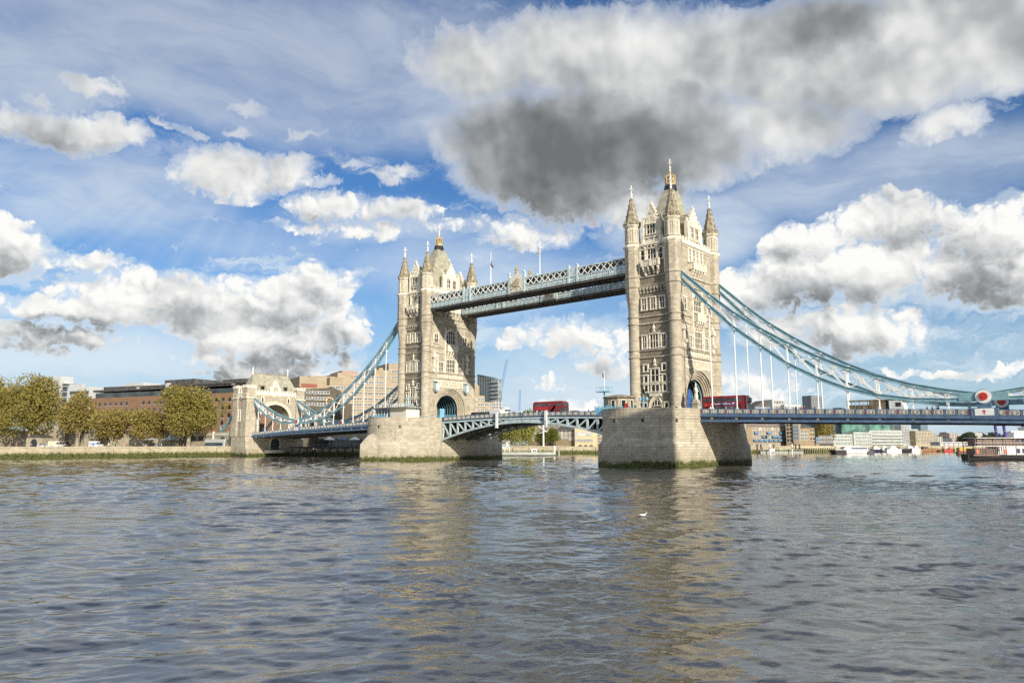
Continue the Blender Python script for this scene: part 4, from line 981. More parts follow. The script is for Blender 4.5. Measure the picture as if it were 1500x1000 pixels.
# ================================================================== WATER
def make_water():
    rng = np.random.RandomState(5)
    rad = [2.0]
    while rad[-1] < 420: rad.append(rad[-1]+max(.07, .0042*rad[-1]))
    while rad[-1] < 14000: rad.append(rad[-1]*1.06)
    rad = np.array(rad)
    c0 = YAW
    dense = np.linspace(c0-R(40), c0+R(40), 620); coarse = np.linspace(c0+R(40), c0-R(40)+2*math.pi, 70)[1:-1]
    ang = np.concatenate([dense, coarse]); na = len(ang); nr = len(rad)
    A, Q = np.meshgrid(ang, rad); X = CAM.x+np.sin(A)*Q; Y = CAM.y+np.cos(A)*Q; Z = np.zeros_like(X)
    step = np.maximum(np.gradient(rad)[:, None], Q*R(80)/620)
    wind = math.pi/2-YAW     # crests lie roughly across the view up the river
    # gust mask: waves stronger in patches
    g = np.zeros_like(X)
    for i in range(10):
        L = rng.uniform(14, 60); th = rng.uniform(0, math.pi); k = 2*math.pi/L
        g += np.sin(k*(X*math.cos(th)+Y*math.sin(th)*1.6)+rng.uniform(0, 6.28))
    g = 1+.28*g/ math.sqrt(5)
    g = np.clip(g, .35, 1.9)
    for i in range(150):
        L = 10**rng.uniform(math.log10(.26), math.log10(7.0)); th = wind+rng.normal(0, .50)+(.25 if i % 4 == 0 else 0); k = 2*math.pi/L
        amp = .0074*L**.92*rng.uniform(.6, 1.25)*(1 if L < 5 else .55)
        px = k*(X*math.cos(th)+Y*math.sin(th))+rng.uniform(0, 6.28)
        s = np.sin(px + .35*np.sin(px*.31+i)); s = (1-np.abs(s))*1.6-.58 if i % 3 == 0 else s
        fade = np.clip((L/step-2.2)/2.5, 0, 1)
        Z += amp*s*fade*g
    Z *= .39
    near = np.clip((Q-2)/6, 0, 1); Z *= near
    co = np.stack([X.ravel(), Y.ravel(), Z.ravel()], 1)
    i = np.arange(nr-1)[:, None]*na; j = np.arange(na)[None, :]; j2 = (j+1) % na
    F = np.stack([i+j, i+j2, i+na+j2, i+na+j], -1).reshape(-1, 4)[:, ::-1]
    me = bpy.data.meshes.new('river_water'); nv = len(co); nf = len(F)
    me.vertices.add(nv); me.vertices.foreach_set('co', co.ravel().astype(np.float32))
    me.loops.add(nf*4); me.loops.foreach_set('vertex_index', F.ravel().astype(np.int32))
    me.polygons.add(nf); me.polygons.foreach_set('loop_start', (np.arange(nf)*4).astype(np.int32)); me.polygons.foreach_set('loop_total', np.full(nf, 4, np.int32))
    me.polygons.foreach_set('use_smooth', np.ones(nf, bool)); me.update(calc_edges=True)
    m = bpy.data.materials.new('river_water'); m.use_nodes = True; N = NT(m.node_tree); b = m.node_tree.nodes['Principled BSDF']
    P = N.new('ShaderNodeNewGeometry').outputs['Position']
    big = N.ramp(N.noise(N.v('MULTIPLY', P, (1, .55, 1)), .02, 4, .6), .35, .65)
    N.link(N.mix(big, (.034, .032, .022), (.054, .050, .034)), b.inputs['Base Color'])
    b.inputs['Roughness'].default_value = .02; b.inputs['IOR'].default_value = 2.9; b.inputs['Specular IOR Level'].default_value = .5
    rot = N.new('ShaderNodeVectorRotate'); N.link(P, rot.inputs[0]); rot.inputs['Angle'].default_value = YAW
    q = N.v('MULTIPLY', rot.outputs[0], (.75, 1.3, 1))
    h1 = N.noise(q, 1.1, 6, .62, .1); h2 = N.noise(q, 4.2, 5, .62, .0); h3 = N.noise(N.v('MULTIPLY', q, (.6, 1, 1)), .17, 4, .6)
    gust = N.ramp(N.noise(N.v('MULTIPLY', P, (1, .5, 1)), .045, 3, .6), .3, .7, .25, 1.3)
    h4 = N.noise(N.v('MULTIPLY', q, (.7, 1.2, 1)), 13, 3, .6); h = N.m('ADD', N.m('ADD', N.m('MULTIPLY', h1, .030), N.m('MULTIPLY', h4, .002)), N.m('MULTIPLY', h2, .022)); h = N.m('ADD', N.m('MULTIPLY', h, gust), N.m('MULTIPLY', h3, .10))
    bp = N.new('ShaderNodeBump'); bp.inputs['Strength'].default_value = 1.0; bp.inputs['Distance'].default_value = .38
    N.link(h, bp.inputs['Height']); N.link(bp.outputs[0], b.inputs['Normal'])
    me.materials.append(m); o = bpy.data.objects.new('river_water', me); COL.objects.link(o); tag(o, kind='structure')
make_water()
# ================================================================== LAND
GZ = 3.2
M_WALLR = lambda: masonry('river_wall_stone', (.46, .41, .30), 1.6, .6, .03, .55, .22, .5, .5, algae=1.75, streak=.6)
BANKW = [(-185.0, -12.0), (-186.5, -60), (-190, -120), (-200, -260), (-260, -620)]
BANKE = [(-176, 12), (-160, 30), (-148, 44), (-128, 58), (-116, 66), (-122, 116), (-76, 212), (-49, 296), (-8, 420), (70, 600), (420, 1000), (1600, 1500)]
def land(name, pts, z, mat):
    b = MB(); b.add([(x, y, z) for x, y in pts], [tuple(range(len(pts)))]); o = b.build(name, mat); tag(o, kind='structure')
land('ground', BANKW[::-1]+[(-176, -12), (-176, 12)]+BANKE+[(1600, 9000), (-9000, 9000), (-9000, -620)], GZ, pbr('paved_ground', (.22, .20, .16), .9, var=.3, vscale=.15))
def wall_run(pts, label, top=3.75, th=1.0):
    b = MB()
    for (x0, y0), (x1, y1) in zip(pts[:-1], pts[1:]):
        d = Vector((x1-x0, y1-y0, 0)); n = d.cross(Vector((0,0,1))).normalized()
        if n.dot(Vector((CAM.x-x0, CAM.y-y0, 0))) < 0: n = -n
        L = d.length; F = frame((n.x, n.y), 0, ((x0+x1)/2, (y0+y1)/2)); b.M = F
        b.taper(-L/2, L/2, -th, .55, -1.5, -L/2, L/2, -th, 0, top-.45); b.box(-L/2, L/2, -th, .22, top-.45, top)
        u = -L/2+6
        while u < L/2-3 and L < 250: b.box(u-.25, u+.25, .1, .55, -1, top-.46); u += 12
    b.M = Matrix.Identity(4); return tag(b.build('river_wall', M_WALLR()), label, 'river wall', group='river walls')
wall_run(BANKW, 'long sunlit stone river wall with green weed below the trees, left of the gate tower')
wall_run(BANKE[:5], 'shaded river wall between the gate tower and the far pier', top=3.4)
wall_run(BANKE[4:6], 'pale river wall seen through the lifting span, below the yellow building')
wall_run(BANKE[5:], 'distant river wall running behind the boats on the right', top=3.5)

# ================================================================== BUILDINGS
WPROTO = {}
def win_mesh(w, h, arch=False, frm='white', glass=(.03,.04,.05), sill=True, bars=True):
    key = (round(w, 2), round(h, 2), arch, frm, glass)
    if key in WPROTO: return WPROTO[key]
    b = MB(); f = .09
    if frm: 
        b.box(-w/2-f, -w/2, 0, .16, 0, h); b.box(w/2, w/2+f, 0, .16, 0, h)
        b.box(-w/2-f, w/2+f, 0, .16, h, h+f)
        if bars: b.box(-.05, .05, .03, .12, 0, h); b.box(-w/2, w/2, .03, .12, h*.5-.05, h*.5+.05)
    b.box(-w/2-.2, w/2+.2, 0, .26, -.16, 0)
    b.cur = 1
    if arch:
        A = arch_pts(w/2, h, .6, 8); b.add([(x, .02, z) for x, z in A]+[(w/2, .02, 0), (-w/2, .02, 0)], [tuple(range(11))])
    else: b.add([(-w/2, .02, 0), (w/2, .02, 0), (w/2, .02, h), (-w/2, .02, h)], [(0,1,2,3)])
    fm = {'white': M_WHITE(), 'stone': M_DRS(), 'dark': M_DARK()}[frm or 'white']
    gm = pbr('glass_%d' % (int(glass[0]*999)+int(glass[1]*99)), glass, .12, var=.5, vscale=.35, spec=.6)
    o = b.build('window', [fm, gm]); me = o.data; bpy.data.objects.remove(o); WPROTO[key] = me; return me
def place_windows(T, M, spots, me, name='window'):
    for k, (u, z) in enumerate(spots[:100]):
        o = bpy.data.objects.new(name, me); COL.objects.link(o); o.parent = T; o.matrix_local = M @ Matrix.Translation((u, 0, z))
    if len(spots) > 100:
        b = MB(); mats = list(me.materials)
        for u, z in spots[100:]:
            X = M @ Matrix.Translation((u, 0, z)); b.M = X
            for p in me.polygons: b.cur = p.material_index; b.add([tuple(me.vertices[i].co) for i in p.vertices], [tuple(range(len(p.vertices)))])
        b.M = Matrix.Identity(4); o = b.build(name+'s_beyond_the_hundred' if False else 'upper_windows', mats, T); o['kind'] = 'stuff'
class Block:
    def __init__(s, name, label, cat, pA, dA, pB, dB, group=None, z0=GZ):
        A, B = at(pA, dA), at(pB, dB); A.z = B.z = 0; s.A = A; s.B = B; d = B-A; s.L = d.length
        n = Vector((-d.y, d.x, 0)).normalized()
        if n.dot(CAM-A) < 0: n = -n
        s.n = n; s.z0 = z0; s.dA = dA; s.dB = dB; s.pA = pA; s.pB = pB
        s.T = thing(name, label, cat, (A.x, A.y, z0), 0, group)
        t = n.cross(Vector((0,0,1))); s.sg = 1 if t.dot(d) > 0 else -1
        M = Matrix.Identity(4); M.col[0][:3] = t; M.col[1][:3] = n; M.col[2][:3] = (0,0,1); s.M = M
    def u(s, px):
        """distance along the facade line at which photo column px meets it, signed for the local frame"""
        r = ray(px, 650); r.z = 0; d = (s.B-s.A)/s.L; a = s.A-CAM; a.z = 0
        den = d.x*(-r.y)+d.y*r.x
        k = (-(a.x)*(-r.y)-(a.y)*r.x)/den
        return k*s.sg
    def z(s, px, py):
        u = s.u(px)*s.sg; P = s.A+(s.B-s.A)/s.L*u; D = (P-CAM).dot(_h); return at(px, D, py).z-s.z0
    def wall(s, px0, px1, top, mat, out=0.0, depth=14, bot=None, name='wall', top1=None):
        u0, u1 = s.u(px0), s.u(px1); z0 = 0 if bot is None else s.z(px0, bot); z1 = s.z(px0, top); z2 = z1 if top1 is None else s.z(px1, top1)
        b = MB(s.M); 
        b.add([(u0,out-depth,z0),(u1,out-depth,z0),(u1,out,z0),(u0,out,z0),(u0,out-depth,z1),(u1,out-depth,z2),(u1,out,z2),(u0,out,z1)],
              [(0,3,2,1),(4,5,6,7),(0,1,5,4),(1,2,6,5),(2,3,7,6),(3,0,4,7)])
        return b.build(name, mat, s.T)
    def wins(s, px0, px1, ys, n, w, h, out=0.0, skip=None, me=None, name='window', **k):
        u0, u1 = s.u(px0), s.u(px1); spots = []
        for j, y in enumerate(ys):
            for i in range(n):
                if skip and skip(i, j): continue
                spots.append((u0+(u1-u0)*(i+.5)/n, s.z((px0+px1)/2, y)))
        place_windows(s.T, s.M @ Matrix.Translation((0, out, 0)), spots, me or win_mesh(w, h, **k), name)
    def mb(s): return MB(s.M)

BRICK = masonry('orange_brick', (.27, .165, .10), .5, .16, .012, .8, .2, .35, .2)
BRICK2 = masonry('yellow_brick', (.30, .235, .15), .5, .16, .012, .8, .2, .45, .2)
CONC = masonry('buff_concrete', (.36, .30, .215), 3.0, 1.5, .03, .8, .1, .3, .2)
CONCD = masonry('shaded_brown_concrete', (.115, .10, .078), 3.0, 1.5, .03, .8, .1, .4, .2)  # shade on the hotel's front block is put into this darkened brown
SLATE = pbr('dark_slate', (.085, .08, .075), .7, var=.3, vscale=.6)
DGLASS = pbr('tinted_glazing', (.035, .055, .06), .1, var=.6, vscale=.12, spec=.7)
WHT = pbr('white_render', (.50, .51, .51), .7, var=.06, vscale=.2, dirt=.15)
# --- brick hotel with roof terraces, left
h = Block('brick_hotel', 'long orange-brick building with arched windows and dark glazed roof storeys, behind the left trees', 'building', 128, 372, 352, 322)
h.wall(128, 352, 583.5, BRICK, depth=30, top1=574); 
h.wall(131, 352, 576, DGLASS, out=-1.2, depth=26, bot=583.6, top1=567, name='glazed_storey')
h.wall(129, 352, 571.5, SLATE, out=-.4, depth=28, bot=574.5, top1=562, name='roof_slab'); h.wall(133, 352, 566, SLATE, out=-4.5, depth=22, bot=570.5, top1=557, name='roof_slab')
h.wall(219, 263, 555.5, SLATE, out=-6, depth=16, bot=568, name='plant_room'); h.wall(305, 341, 554.5, SLATE, out=-6, depth=16, bot=562, name='plant_room'); h.wall(152, 182, 560, WHT, out=-8, depth=10, bot=568, name='plant_room')
for p, y in ((183, 566), (226, 560), (324, 561)): h.wall(p, p+3, y, WHT, out=-3.9, depth=2, bot=y+8, name='vent')
h.wins(138, 348, (592.5-1, ), 24, 1.7, 1.5, arch=True, frm=None, skip=lambda i, j: i in (6, 7, 13))
h.wins(138, 348, (603, 613.5, 624), 24, 1.6, 1.7, arch=True, frm=None)
# --- white modern offices
w_ = Block('office_building', 'white modern offices with a glass stair drum, behind the left trees', 'building', 68, 420, 125, 410)
w_.wall(70, 81, 551, WHT, depth=8, name='stair_tower'); w_.wall(92, 124, 567, WHT, depth=20); w_.wall(94, 113, 563, WHT, depth=2, bot=567, name='parapet_frame')
w_.wall(96, 124, 573, DGLASS, out=.15, depth=.1, bot=578, name='window_band'); w_.wall(99, 124, 584, DGLASS, out=.15, depth=.1, bot=588, name='window_band')
b = w_.mb(); uu = w_.u(87.5); b.lathe([(3.4, 0), (3.4, w_.z(87, 562))], 20, (uu, -3)); dr = b.build('stair_drum', DGLASS, w_.T)
b = w_.mb(); b.lathe([(3.6, w_.z(87, 562)), (3.6, w_.z(87, 560.5))], 20, (uu, -3)); 
for k in range(6): z = w_.z(87, 566+k*8); b.lathe([(3.5, z), (3.5, z+.3)], 20, (uu, -3))
b.build('band', WHT, dr)
# --- fortress outer wall behind the trees
f = Block('fortress_wall', 'old pale rubble-stone defensive wall with round tower, behind the left riverside trees', 'stone wall', -40, 330, 262, 300)
RUB = masonry('old_rubble', (.45, .40, .30), .7, .35, .05, .6, .3, .6, .8)
f.wall(-40, 262, 633, RUB, depth=2.5)
for a, c, y in ((-20, 12, 628), (70, 100, 626), (128, 150, 627), (163, 172, 637)): f.wall(a, c, y, RUB, out=2, depth=7, name='mural_tower')
b = f.mb()
u0, u1 = f.u(-40), f.u(262); n = int(abs(u1-u0)/1.6)
zz = f.z(100, 633)
for i in range(n): u = u0+(u1-u0)*i/n; b.box(u-.45, u+.45, -.6, 0, zz, zz+.8)
b.build('battlement', RUB, f.T)
g_ = Block('gatehouse', 'small stone gatehouse with a dark pointed arch, under the biggest tree', 'gatehouse', 38, 308, 60, 306)
g_.wall(38, 60, 640.5, RUB, depth=6); b = g_.mb(); um = (g_.u(43)+g_.u(56))/2; A = arch_pts(1.7, 1.6, 1.15); b.add([(um-1.7, .05, 0)]+[(um+x, .05, z) for x, z in A]+[(um+1.7, .05, 0)], [tuple(range(len(A)+2))]); b.build('archway', M_DARK(), g_.T)
b = g_.mb(); b.extrude([(g_.u(37), g_.z(40, 640.5)), (g_.u(61), g_.z(40, 640.5)), (um, g_.z(40, 636))], -6, .3); b.build('roof', SLATE, g_.T)
c_ = Block('low_pavilion', 'low dark-fronted cafe building with white fascia, between the round tree and the gate tower', 'building', 276, 300, 330, 288)
c_.wall(300, 328, 643, WHT, depth=7); c_.wall(301, 326, 648, DGLASS, out=.1, depth=.1, bot=652.5, name='shopfront'); c_.wall(276, 300, 646, RUB, depth=6); c_.wall(278, 330, 638, SLATE, out=-4, depth=6, bot=644, name='roof')
r_ = Block('round_kiosk', 'round pale kiosk with dark glazed top and red banner, left of the round tree', 'kiosk', 256, 306, 272, 304)
b = r_.mb(); um = (r_.u(257)+r_.u(271))/2; b.lathe([(2.2, 0), (2.1, r_.z(264, 636))], 18, (um, -2)); b.build('wall', WHT, r_.T)
b = r_.mb(); b.lathe([(2.6, r_.z(264, 636)), (2.6, r_.z(264, 632)), (1.6, r_.z(264, 627)), (1.5, r_.z(264, 626))], 18, (um, -2)); b.build('glazed_top', DGLASS, r_.T)
b = r_.mb(); b.box(um-4.2, um-1.8, 0, .15, r_.z(264, 631), r_.z(264, 628)); b.build('banner', M_RED(), r_.T)
for a, c in ((202, 222), (236, 252)):
    k = Block('market_canopy', 'grey-roofed open canopy among the trees, %s' % ('nearer the left van' if a < 230 else 'just left of the round pale kiosk'), 'canopy', a, 298, c, 296, 'open canopies on the quay')
    b = k.mb(); u0, u1 = k.u(a), k.u(c); zt = k.z(a, 644); m_ = (u0+u1)/2
    b.add([(u0,.8,zt),(u1,.8,zt),(u1,-4,zt),(u0,-4,zt),(m_,-1.6,zt+1.6)], [(0,1,4),(1,2,4),(2,3,4),(3,0,4),(3,2,1,0)]); b.build('roof', pbr('canopy_grey', (.42, .44, .46), .6), k.T)
    for u in (u0, u1):
        for d_ in (.6, -3.8): b = k.mb(); b.box(u-.1, u+.1, d_-.1, d_+.1, 0, zt); b.build('post', M_DARK(), k.T)

# --- stepped concrete hotel behind the far tower
t_ = Block('concrete_hotel', 'huge stepped buff-concrete hotel with rows of small windows, behind the far tower', 'hotel', 436, 322, 725, 372)
t_.wall(437, 585, 566, CONC, depth=40, top1=560); t_.wall(455, 500, 548.5, CONC, out=-5, depth=28, name='upper_wing'); t_.wall(437.5, 462, 550, CONC, out=-3, depth=24, bot=590, name='upper_wing')
t_.wall(493, 530, 545, CONC, out=-2, depth=28, name='upper_wing', top1=547); t_.wall(501, 525, 541.5, pbr('copper_pink_roof', (.36, .24, .20), .7), out=-4, depth=18, bot=548, name='roof_pod')
t_.wall(480, 560, 552, CONC, out=-.02, depth=30, name='upper_wing'); t_.wall(548, 572, 541, CONC, out=-1, depth=24, name='lift_tower'); t_.wall(557, 563, 537.5, CONC, out=-4, depth=20, bot=543, name='lift_tower'); t_.wall(570, 696, 531, CONC, out=-3, depth=26, name='tall_wing')
t_.wall(694, 709, 579, CONC, out=.5, depth=20, name='lower_wing'); t_.wall(708, 722, 588.5, CONC, out=.6, depth=18, name='lower_wing')
b = t_.mb(); um = t_.u(697); b.lathe([(2.6, 0), (2.6, t_.z(697, 566)), (1.7, t_.z(697, 562.5))], 20, (um, -2)); b.build('round_stair', CONC, t_.T)
t_.wall(438, 461, 561.5, pbr('red_cladding', (.26, .07, .045), .6), out=.3, depth=.3, bot=566.5, name='red_panel')
t_.wall(437, 478, 571, CONCD, out=6, depth=8, name='dark_front_block', top1=569); t_.wall(477, 492, 567.5, CONCD, out=5.9, depth=10, name='dark_front_block', top1=574); t_.wall(437, 508, 590, CONCD, out=5.8, depth=6, name='dark_front_block')
me = win_mesh(2.3, 1.0, frm='white', bars=True, glass=(.05, .06, .065))
ys = [569.5+8.25*i for i in range(5)]+[611]
t_.wins(512, 584, ys, 9, 2.3, 1, me=me); t_.wins(480, 512, ys[:3], 4, 2.3, 1, me=me); t_.wins(514, 560, (554, 561.5), 6, 2.3, 1, out=0, me=me); t_.wins(571, 585, (545, 553, 561), 2, 1.9, 1, out=-3, me=me)
t_.wins(441, 474, (577.5, 586, 594.5), 4, 2.6, 1.1, out=6, glass=(.04, .045, .05), frm='white')
t_.wins(695, 709, (586, 594, 602), 2, 2.0, 1.0, out=.5, me=me); t_.wins(709, 722, (594.5, 602), 2, 2.0, 1.0, out=.6, me=me)
b = t_.mb()
for y in [566.5+8.25*i for i in range(6)]: z = t_.z(540, y); b.box(min(t_.u(512), t_.u(585)), max(t_.u(512), t_.u(585)), 0, .35, z-.3, z)
b.build('floor_band', CONC, t_.T)
b = t_.mb(); um, zm = t_.u(475), t_.z(475, 588); b.tube((um, 6.0, zm), (um, 6.25, zm), 1.75, 24); ck = b.build('clock_disc', M_GOLD(), t_.T)
b = t_.mb(); b.tube((um, 6.25, zm), (um, 6.32, zm), 1.35, 24); b.build('clock_face', CONCD, ck)
b = t_.mb()
for a in range(4): t0 = math.pi*(.15+.23*a); b.beam((um-1.2*math.cos(t0), 6.36, zm+(1.1 if a % 2 else -1.1)*math.sin(t0)), (um-1.2*math.cos(t0+.72), 6.36, zm+(-1.1 if a % 2 else 1.1)*math.sin(t0+.72)), .06, .22, (0,1,0))
b.build('clock_marks', M_GOLD(), ck)
# --- glass tower, cranes
q = Block('glass_tower', 'dark glass apartment tower with sloping top and pale balconies, right of the far tower', 'tower block', 697, 640, 730, 620)
q.wall(698.5, 720, 548, DGLASS, depth=5, top1=552.5, name='glazed_wall'); q.wall(720, 729, 553, pbr('pale_balconies', (.22, .27, .28), .5, var=.3, vscale=.3), depth=5, top1=556, name='balcony_side')
b = q.mb()
for k in range(8): b.box(min(q.u(698.6), q.u(720)), max(q.u(698.6), q.u(720)), 0, .3, q.z(700, 556+k*6.2), q.z(700, 555.5+k*6.2))
for k in range(9): u = q.u(699.5+k*2.5); b.box(u-.15, u+.15, 0, .35, 0, q.z(700, 551+.5*k))
b.build('mullion_grid', pbr('grey_mullion', (.20, .24, .25), .5), q.T)
b = q.mb()
for k in range(9): b.box(min(q.u(720), q.u(730.5)), max(q.u(720), q.u(730.5)), 0, 1.4, q.z(724, 560+k*5.6), q.z(724, 559+k*5.6))
b.build('balcony_slab', WHT, q.T)
def crane(label, px, D, ybase, pxt, yt):
    A = at(px, D, ybase); Z = at(pxt, D, yt); T = thing('tower_crane', label, 'crane', (A.x, A.y, GZ), 0, 'cranes on the skyline'); A = A-Vector((A.x, A.y, GZ)); Z = Z-Vector(T.location)
    BL = pbr('crane_blue', (.16, .30, .50), .5)
    b = MB(); b.box(-1, 1, -1, 1, 0, A.z); b.build('mast', M_WHITE(), T)
    b = MB(); d = Z-A; n = 14; w = .8; r = _r
    for k in range(n):
        p, p2 = A+d*(k/n), A+d*((k+1)/n)
        for s_ in (-1, 1): b.beam(tuple(p+r*w*s_), tuple(p2+r*w*s_), .5, .5)
        b.beam(tuple(p+r*w), tuple(p2-r*w), .25, .25); b.beam(tuple(p-r*w), tuple(p2+r*w), .25, .25)
    b.build('jib', BL, T)
    b = MB(); b.box(A.x-3, A.x+3, A.y-2, A.y+2, A.z-1, A.z+3); b.build('cab', M_WHITE(), T)
crane('tall blue luffing crane jib leaning right, beside the dark glass tower', 730, 700, 590, 743, 526)
crane('slim blue crane standing upright left of the first red bus', 760.5, 900, 606, 762, 571)
e = Block('white_block', 'small white building with dark openings at the foot of the leaning crane', 'building', 720, 500, 736, 500); e.wall(722, 735, 587, WHT, depth=12); e.wins(722, 735, (590, 594, 598), 3, 1.4, 1.4)
e = Block('drum_building', 'low pale drum-shaped building right of the white van', 'building', 733, 480, 747, 480); b = e.mb(); b.lathe([(3.4, 0), (3.4, e.z(740, 598)), (2.8, e.z(740, 597)), (2.4, e.z(740, 596))], 20, (e.u(740), -3)); b.build('wall', WHT, e.T); b = e.mb(); z = e.z(740, 602); b.lathe([(3.5, z), (3.5, z+1)], 20, (e.u(740), -3), cap=False); b.build('window_band', DGLASS, e.T)

# --- seen through the lifting span
k1 = Block('brown_warehouse', 'tall brown brick warehouse with white-edged windows, behind the willows under the lifting span', 'warehouse', 770, 385, 842, 375)
k1.wall(772, 842, 606, CONCD if 0 else masonry('brown_brick', (.24, .18, .125), .5, .16, .012, .8, .2, .45, .2), depth=20); k1.wins(780, 842, (617.5, 626.5, 635.5, 645), 9, 1.3, 1.7, frm='white', glass=(.04,.045,.05))
k2 = Block('hipped_house', 'brown house with dark hipped roof and white windows, left of the yellow building', 'house', 812, 362, 843, 358)
k2.wall(814, 843, 631, BRICK2, depth=14); b = k2.mb(); u0, u1 = k2.u(812), k2.u(844); z = k2.z(820, 631); b.taper(min(u0, u1), max(u0, u1), -14.5, .5, z, min(u0, u1)+5, max(u0, u1)-3, -9, -5, z+3.2); b.build('roof', SLATE, k2.T)
k2.wins(815, 832, (633.5+2, 642), 3, 1.0, 1.7, frm='white', glass=(.5,.5,.48)); k2.wins(833, 842, (636, 644), 2, 1.0, 1.8, frm='white', glass=(.5,.5,.48))
k3 = Block('yellow_building', 'sunny yellow building with three arched openings on the river wall, left of the near pier', 'building', 841, 356, 900, 352)
YB = masonry('sunny_stucco', (.60, .49, .30), 3, 1.5, .01, .9, .06, .2, .1); k3.wall(842, 875, 627, YB, depth=14, top1=629); k3.wall(875, 900, 632, BRICK2, out=-1, depth=12)
k3.wins(843, 869, (637.5,), 7, .9, 1.7, frm='white', glass=(.45,.46,.45)); k3.wins(843, 869, (646.5,), 7, .9, 1.2, frm='white', glass=(.15,.16,.17)); k3.wins(846, 870, (654.3,), 3, 1.9, .4, arch=True, frm=None); k3.wins(875.5, 884, (640, 648.5), 2, 1.0, 1.3, out=-1, frm='white')

# --- right bank
R1 = Block('brick_wharf', 'long yellow-brick wharf building with rows of blue balconies, just right of the near pier', 'apartment building', 1096, 400, 1156, 420)
R1.wall(1096, 1154, 624, BRICK2, depth=20); b = R1.mb(); u0, u1 = R1.u(1096), R1.u(1155); z = R1.z(1100, 624); b.taper(min(u0,u1), max(u0,u1), -20, .4, z, min(u0,u1), max(u0,u1), -12, -6, z+4); b.build('roof', pbr('brown_roof', (.22, .19, .16), .8, var=.2), R1.T)
R1.wins(1102, 1154, (630, 635.5, 641, 646.5, 652), 13, 1.0, 1.3, frm='white', glass=(.07,.08,.09))
def balc(Bk, spots, w=2.8):
    me = None
    for (px, y) in spots:
        u, z = Bk.u(px), Bk.z(px, y); b = Bk.mb(); 
        if me is None:
            b.M = Matrix.Identity(4); b.box(-w/2, w/2, 0, 1.2, -.9, -.75); b.box(-w/2, w/2, 1.12, 1.2, -.75, .3); b.box(-w/2, -w/2+.08, 0, 1.12, -.75, .3); b.box(w/2-.08, w/2, 0, 1.12, -.75, .3)
            o = b.build('balcony', pbr('balcony_blue', (.12, .22, .33), .5), Bk.T); me = o.data
        else: o = bpy.data.objects.new('balcony', me); COL.objects.link(o); o.parent = Bk.T
        o.matrix_local = Bk.M @ Matrix.Translation((u, 0, z))
balc(R1, [(1106+7.1*i, 643.8) for i in range(7)]+[(1115+3.5, 638.3), (1121.5, 638.3), (1133.5, 638.6), (1139.5, 638.6), (1152, 638.8), (1107.5, 633), (1126, 633), (1144, 633.6)], 3.6)
for i, p in enumerate((1114, 1132, 1149)): R1.wall(p-1.7, p+1.7, 626, WHT, out=.25, depth=.25, bot=629.5, name='white_bay')
R2 = Block('brick_tower_block', 'tall narrow brick block with a column of blue balconies, right of the long wharf building', 'apartment building', 1152, 412, 1176, 408)
R2.wall(1152, 1171, 616, BRICK2, depth=16); R2.wall(1163, 1171.5, 612, CONC, out=1, depth=8, name='corner_pier'); R2.wins(1152.5, 1162, (625, 630.5, 636, 641.5, 647), 2, 1.1, 1.4, frm=None); balc(R2, [(1168, 624), (1168, 629), (1168, 634.5), (1168, 640)], 2.4)
R3 = Block('brick_wharf', 'brick block with dark pointed roof and blue balconies, behind the timber-piled quay edge', 'apartment building', 1170, 416, 1200, 420)
R3.wall(1170, 1194, 626.5, BRICK2, depth=16); R3.wall(1194, 1199.5, 640, BRICK2, out=.6, depth=9, name='side_wing'); b = R3.mb(); u0, u1 = R3.u(1171), R3.u(1193); z = R3.z(1180, 626.5); b.taper(min(u0,u1), max(u0,u1), -16, .3, z, min(u0,u1)+4, max(u0,u1)-5, -10, -6, z+3.4); b.build('roof', SLATE, R3.T)
R3.wins(1173, 1184, (634, 639, 643.5), 2, 2.0, 1.3, frm='white'); R3.wins(1187, 1194, (632, 638, 644), 2, .8, 1.1, frm=None); balc(R3, [(1196.5, 641.5), (1196.5, 646)], 2.6)
R3b = Block('low_block', 'low grey-brown block behind the piled river wall, left of the white apartments', 'building', 1198, 430, 1222, 430); R3b.wall(1199, 1221, 637, CONCD, depth=14); R3b.wins(1200, 1220, (642, 648), 7, 1.1, 1.2)
GRN = pbr('green_glass', (.09, .20, .16), .15, var=.5, vscale=.12, spec=.6)
PGR = pbr('pale_green_render', (.40, .43, .39), .7, var=.12, vscale=.3, dirt=.3)
R4 = Block('white_apartments', 'large white and green-glass stepped apartment block, behind the white river boats', 'apartment building', 1216, 455, 1326, 500)
R4.wall(1218, 1250, 635.5, PGR, depth=16); R4.wall(1249, 1276, 632.5, PGR, out=1, depth=18); R4.wall(1274, 1322, 630, PGR, out=.4, depth=18, top1=630); R4.wall(1247, 1318, 621, GRN, out=-6, depth=20, name='glazed_storey'); R4.wall(1233, 1252, 620, DGLASS, out=-8, depth=18, name='glazed_storey'); R4.wall(1254, 1330, 616, GRN, out=-10, depth=14, name='glazed_storey', top1=620)
R4.wall(1316, 1330, 612, CONC, out=-12, depth=10, name='rear_tower')
R4.wins(1220, 1248, (640.6, 645.5, 650.5), 8, 2.0, 1.2, frm='white', glass=(.12,.17,.15)); R4.wins(1251, 1275, (637.5, 642.5, 647.5, 652), 7, 1.9, 1.3, out=1, frm='white', glass=(.12,.17,.15)); R4.wins(1276, 1320, (635.2, 640, 644.8, 649.6), 11, 2.1, 1.3, out=.4, frm='white', glass=(.14,.19,.16))
b = R4.mb()
for y in (637, 641.6, 646.4, 651): z = R4.z(1290, y); u0, u1 = R4.u(1276), R4.u(1322); b.box(min(u0,u1), max(u0,u1), .4, 1.7, z-.15, z); 
b.build('balcony_slab', WHT, R4.T)
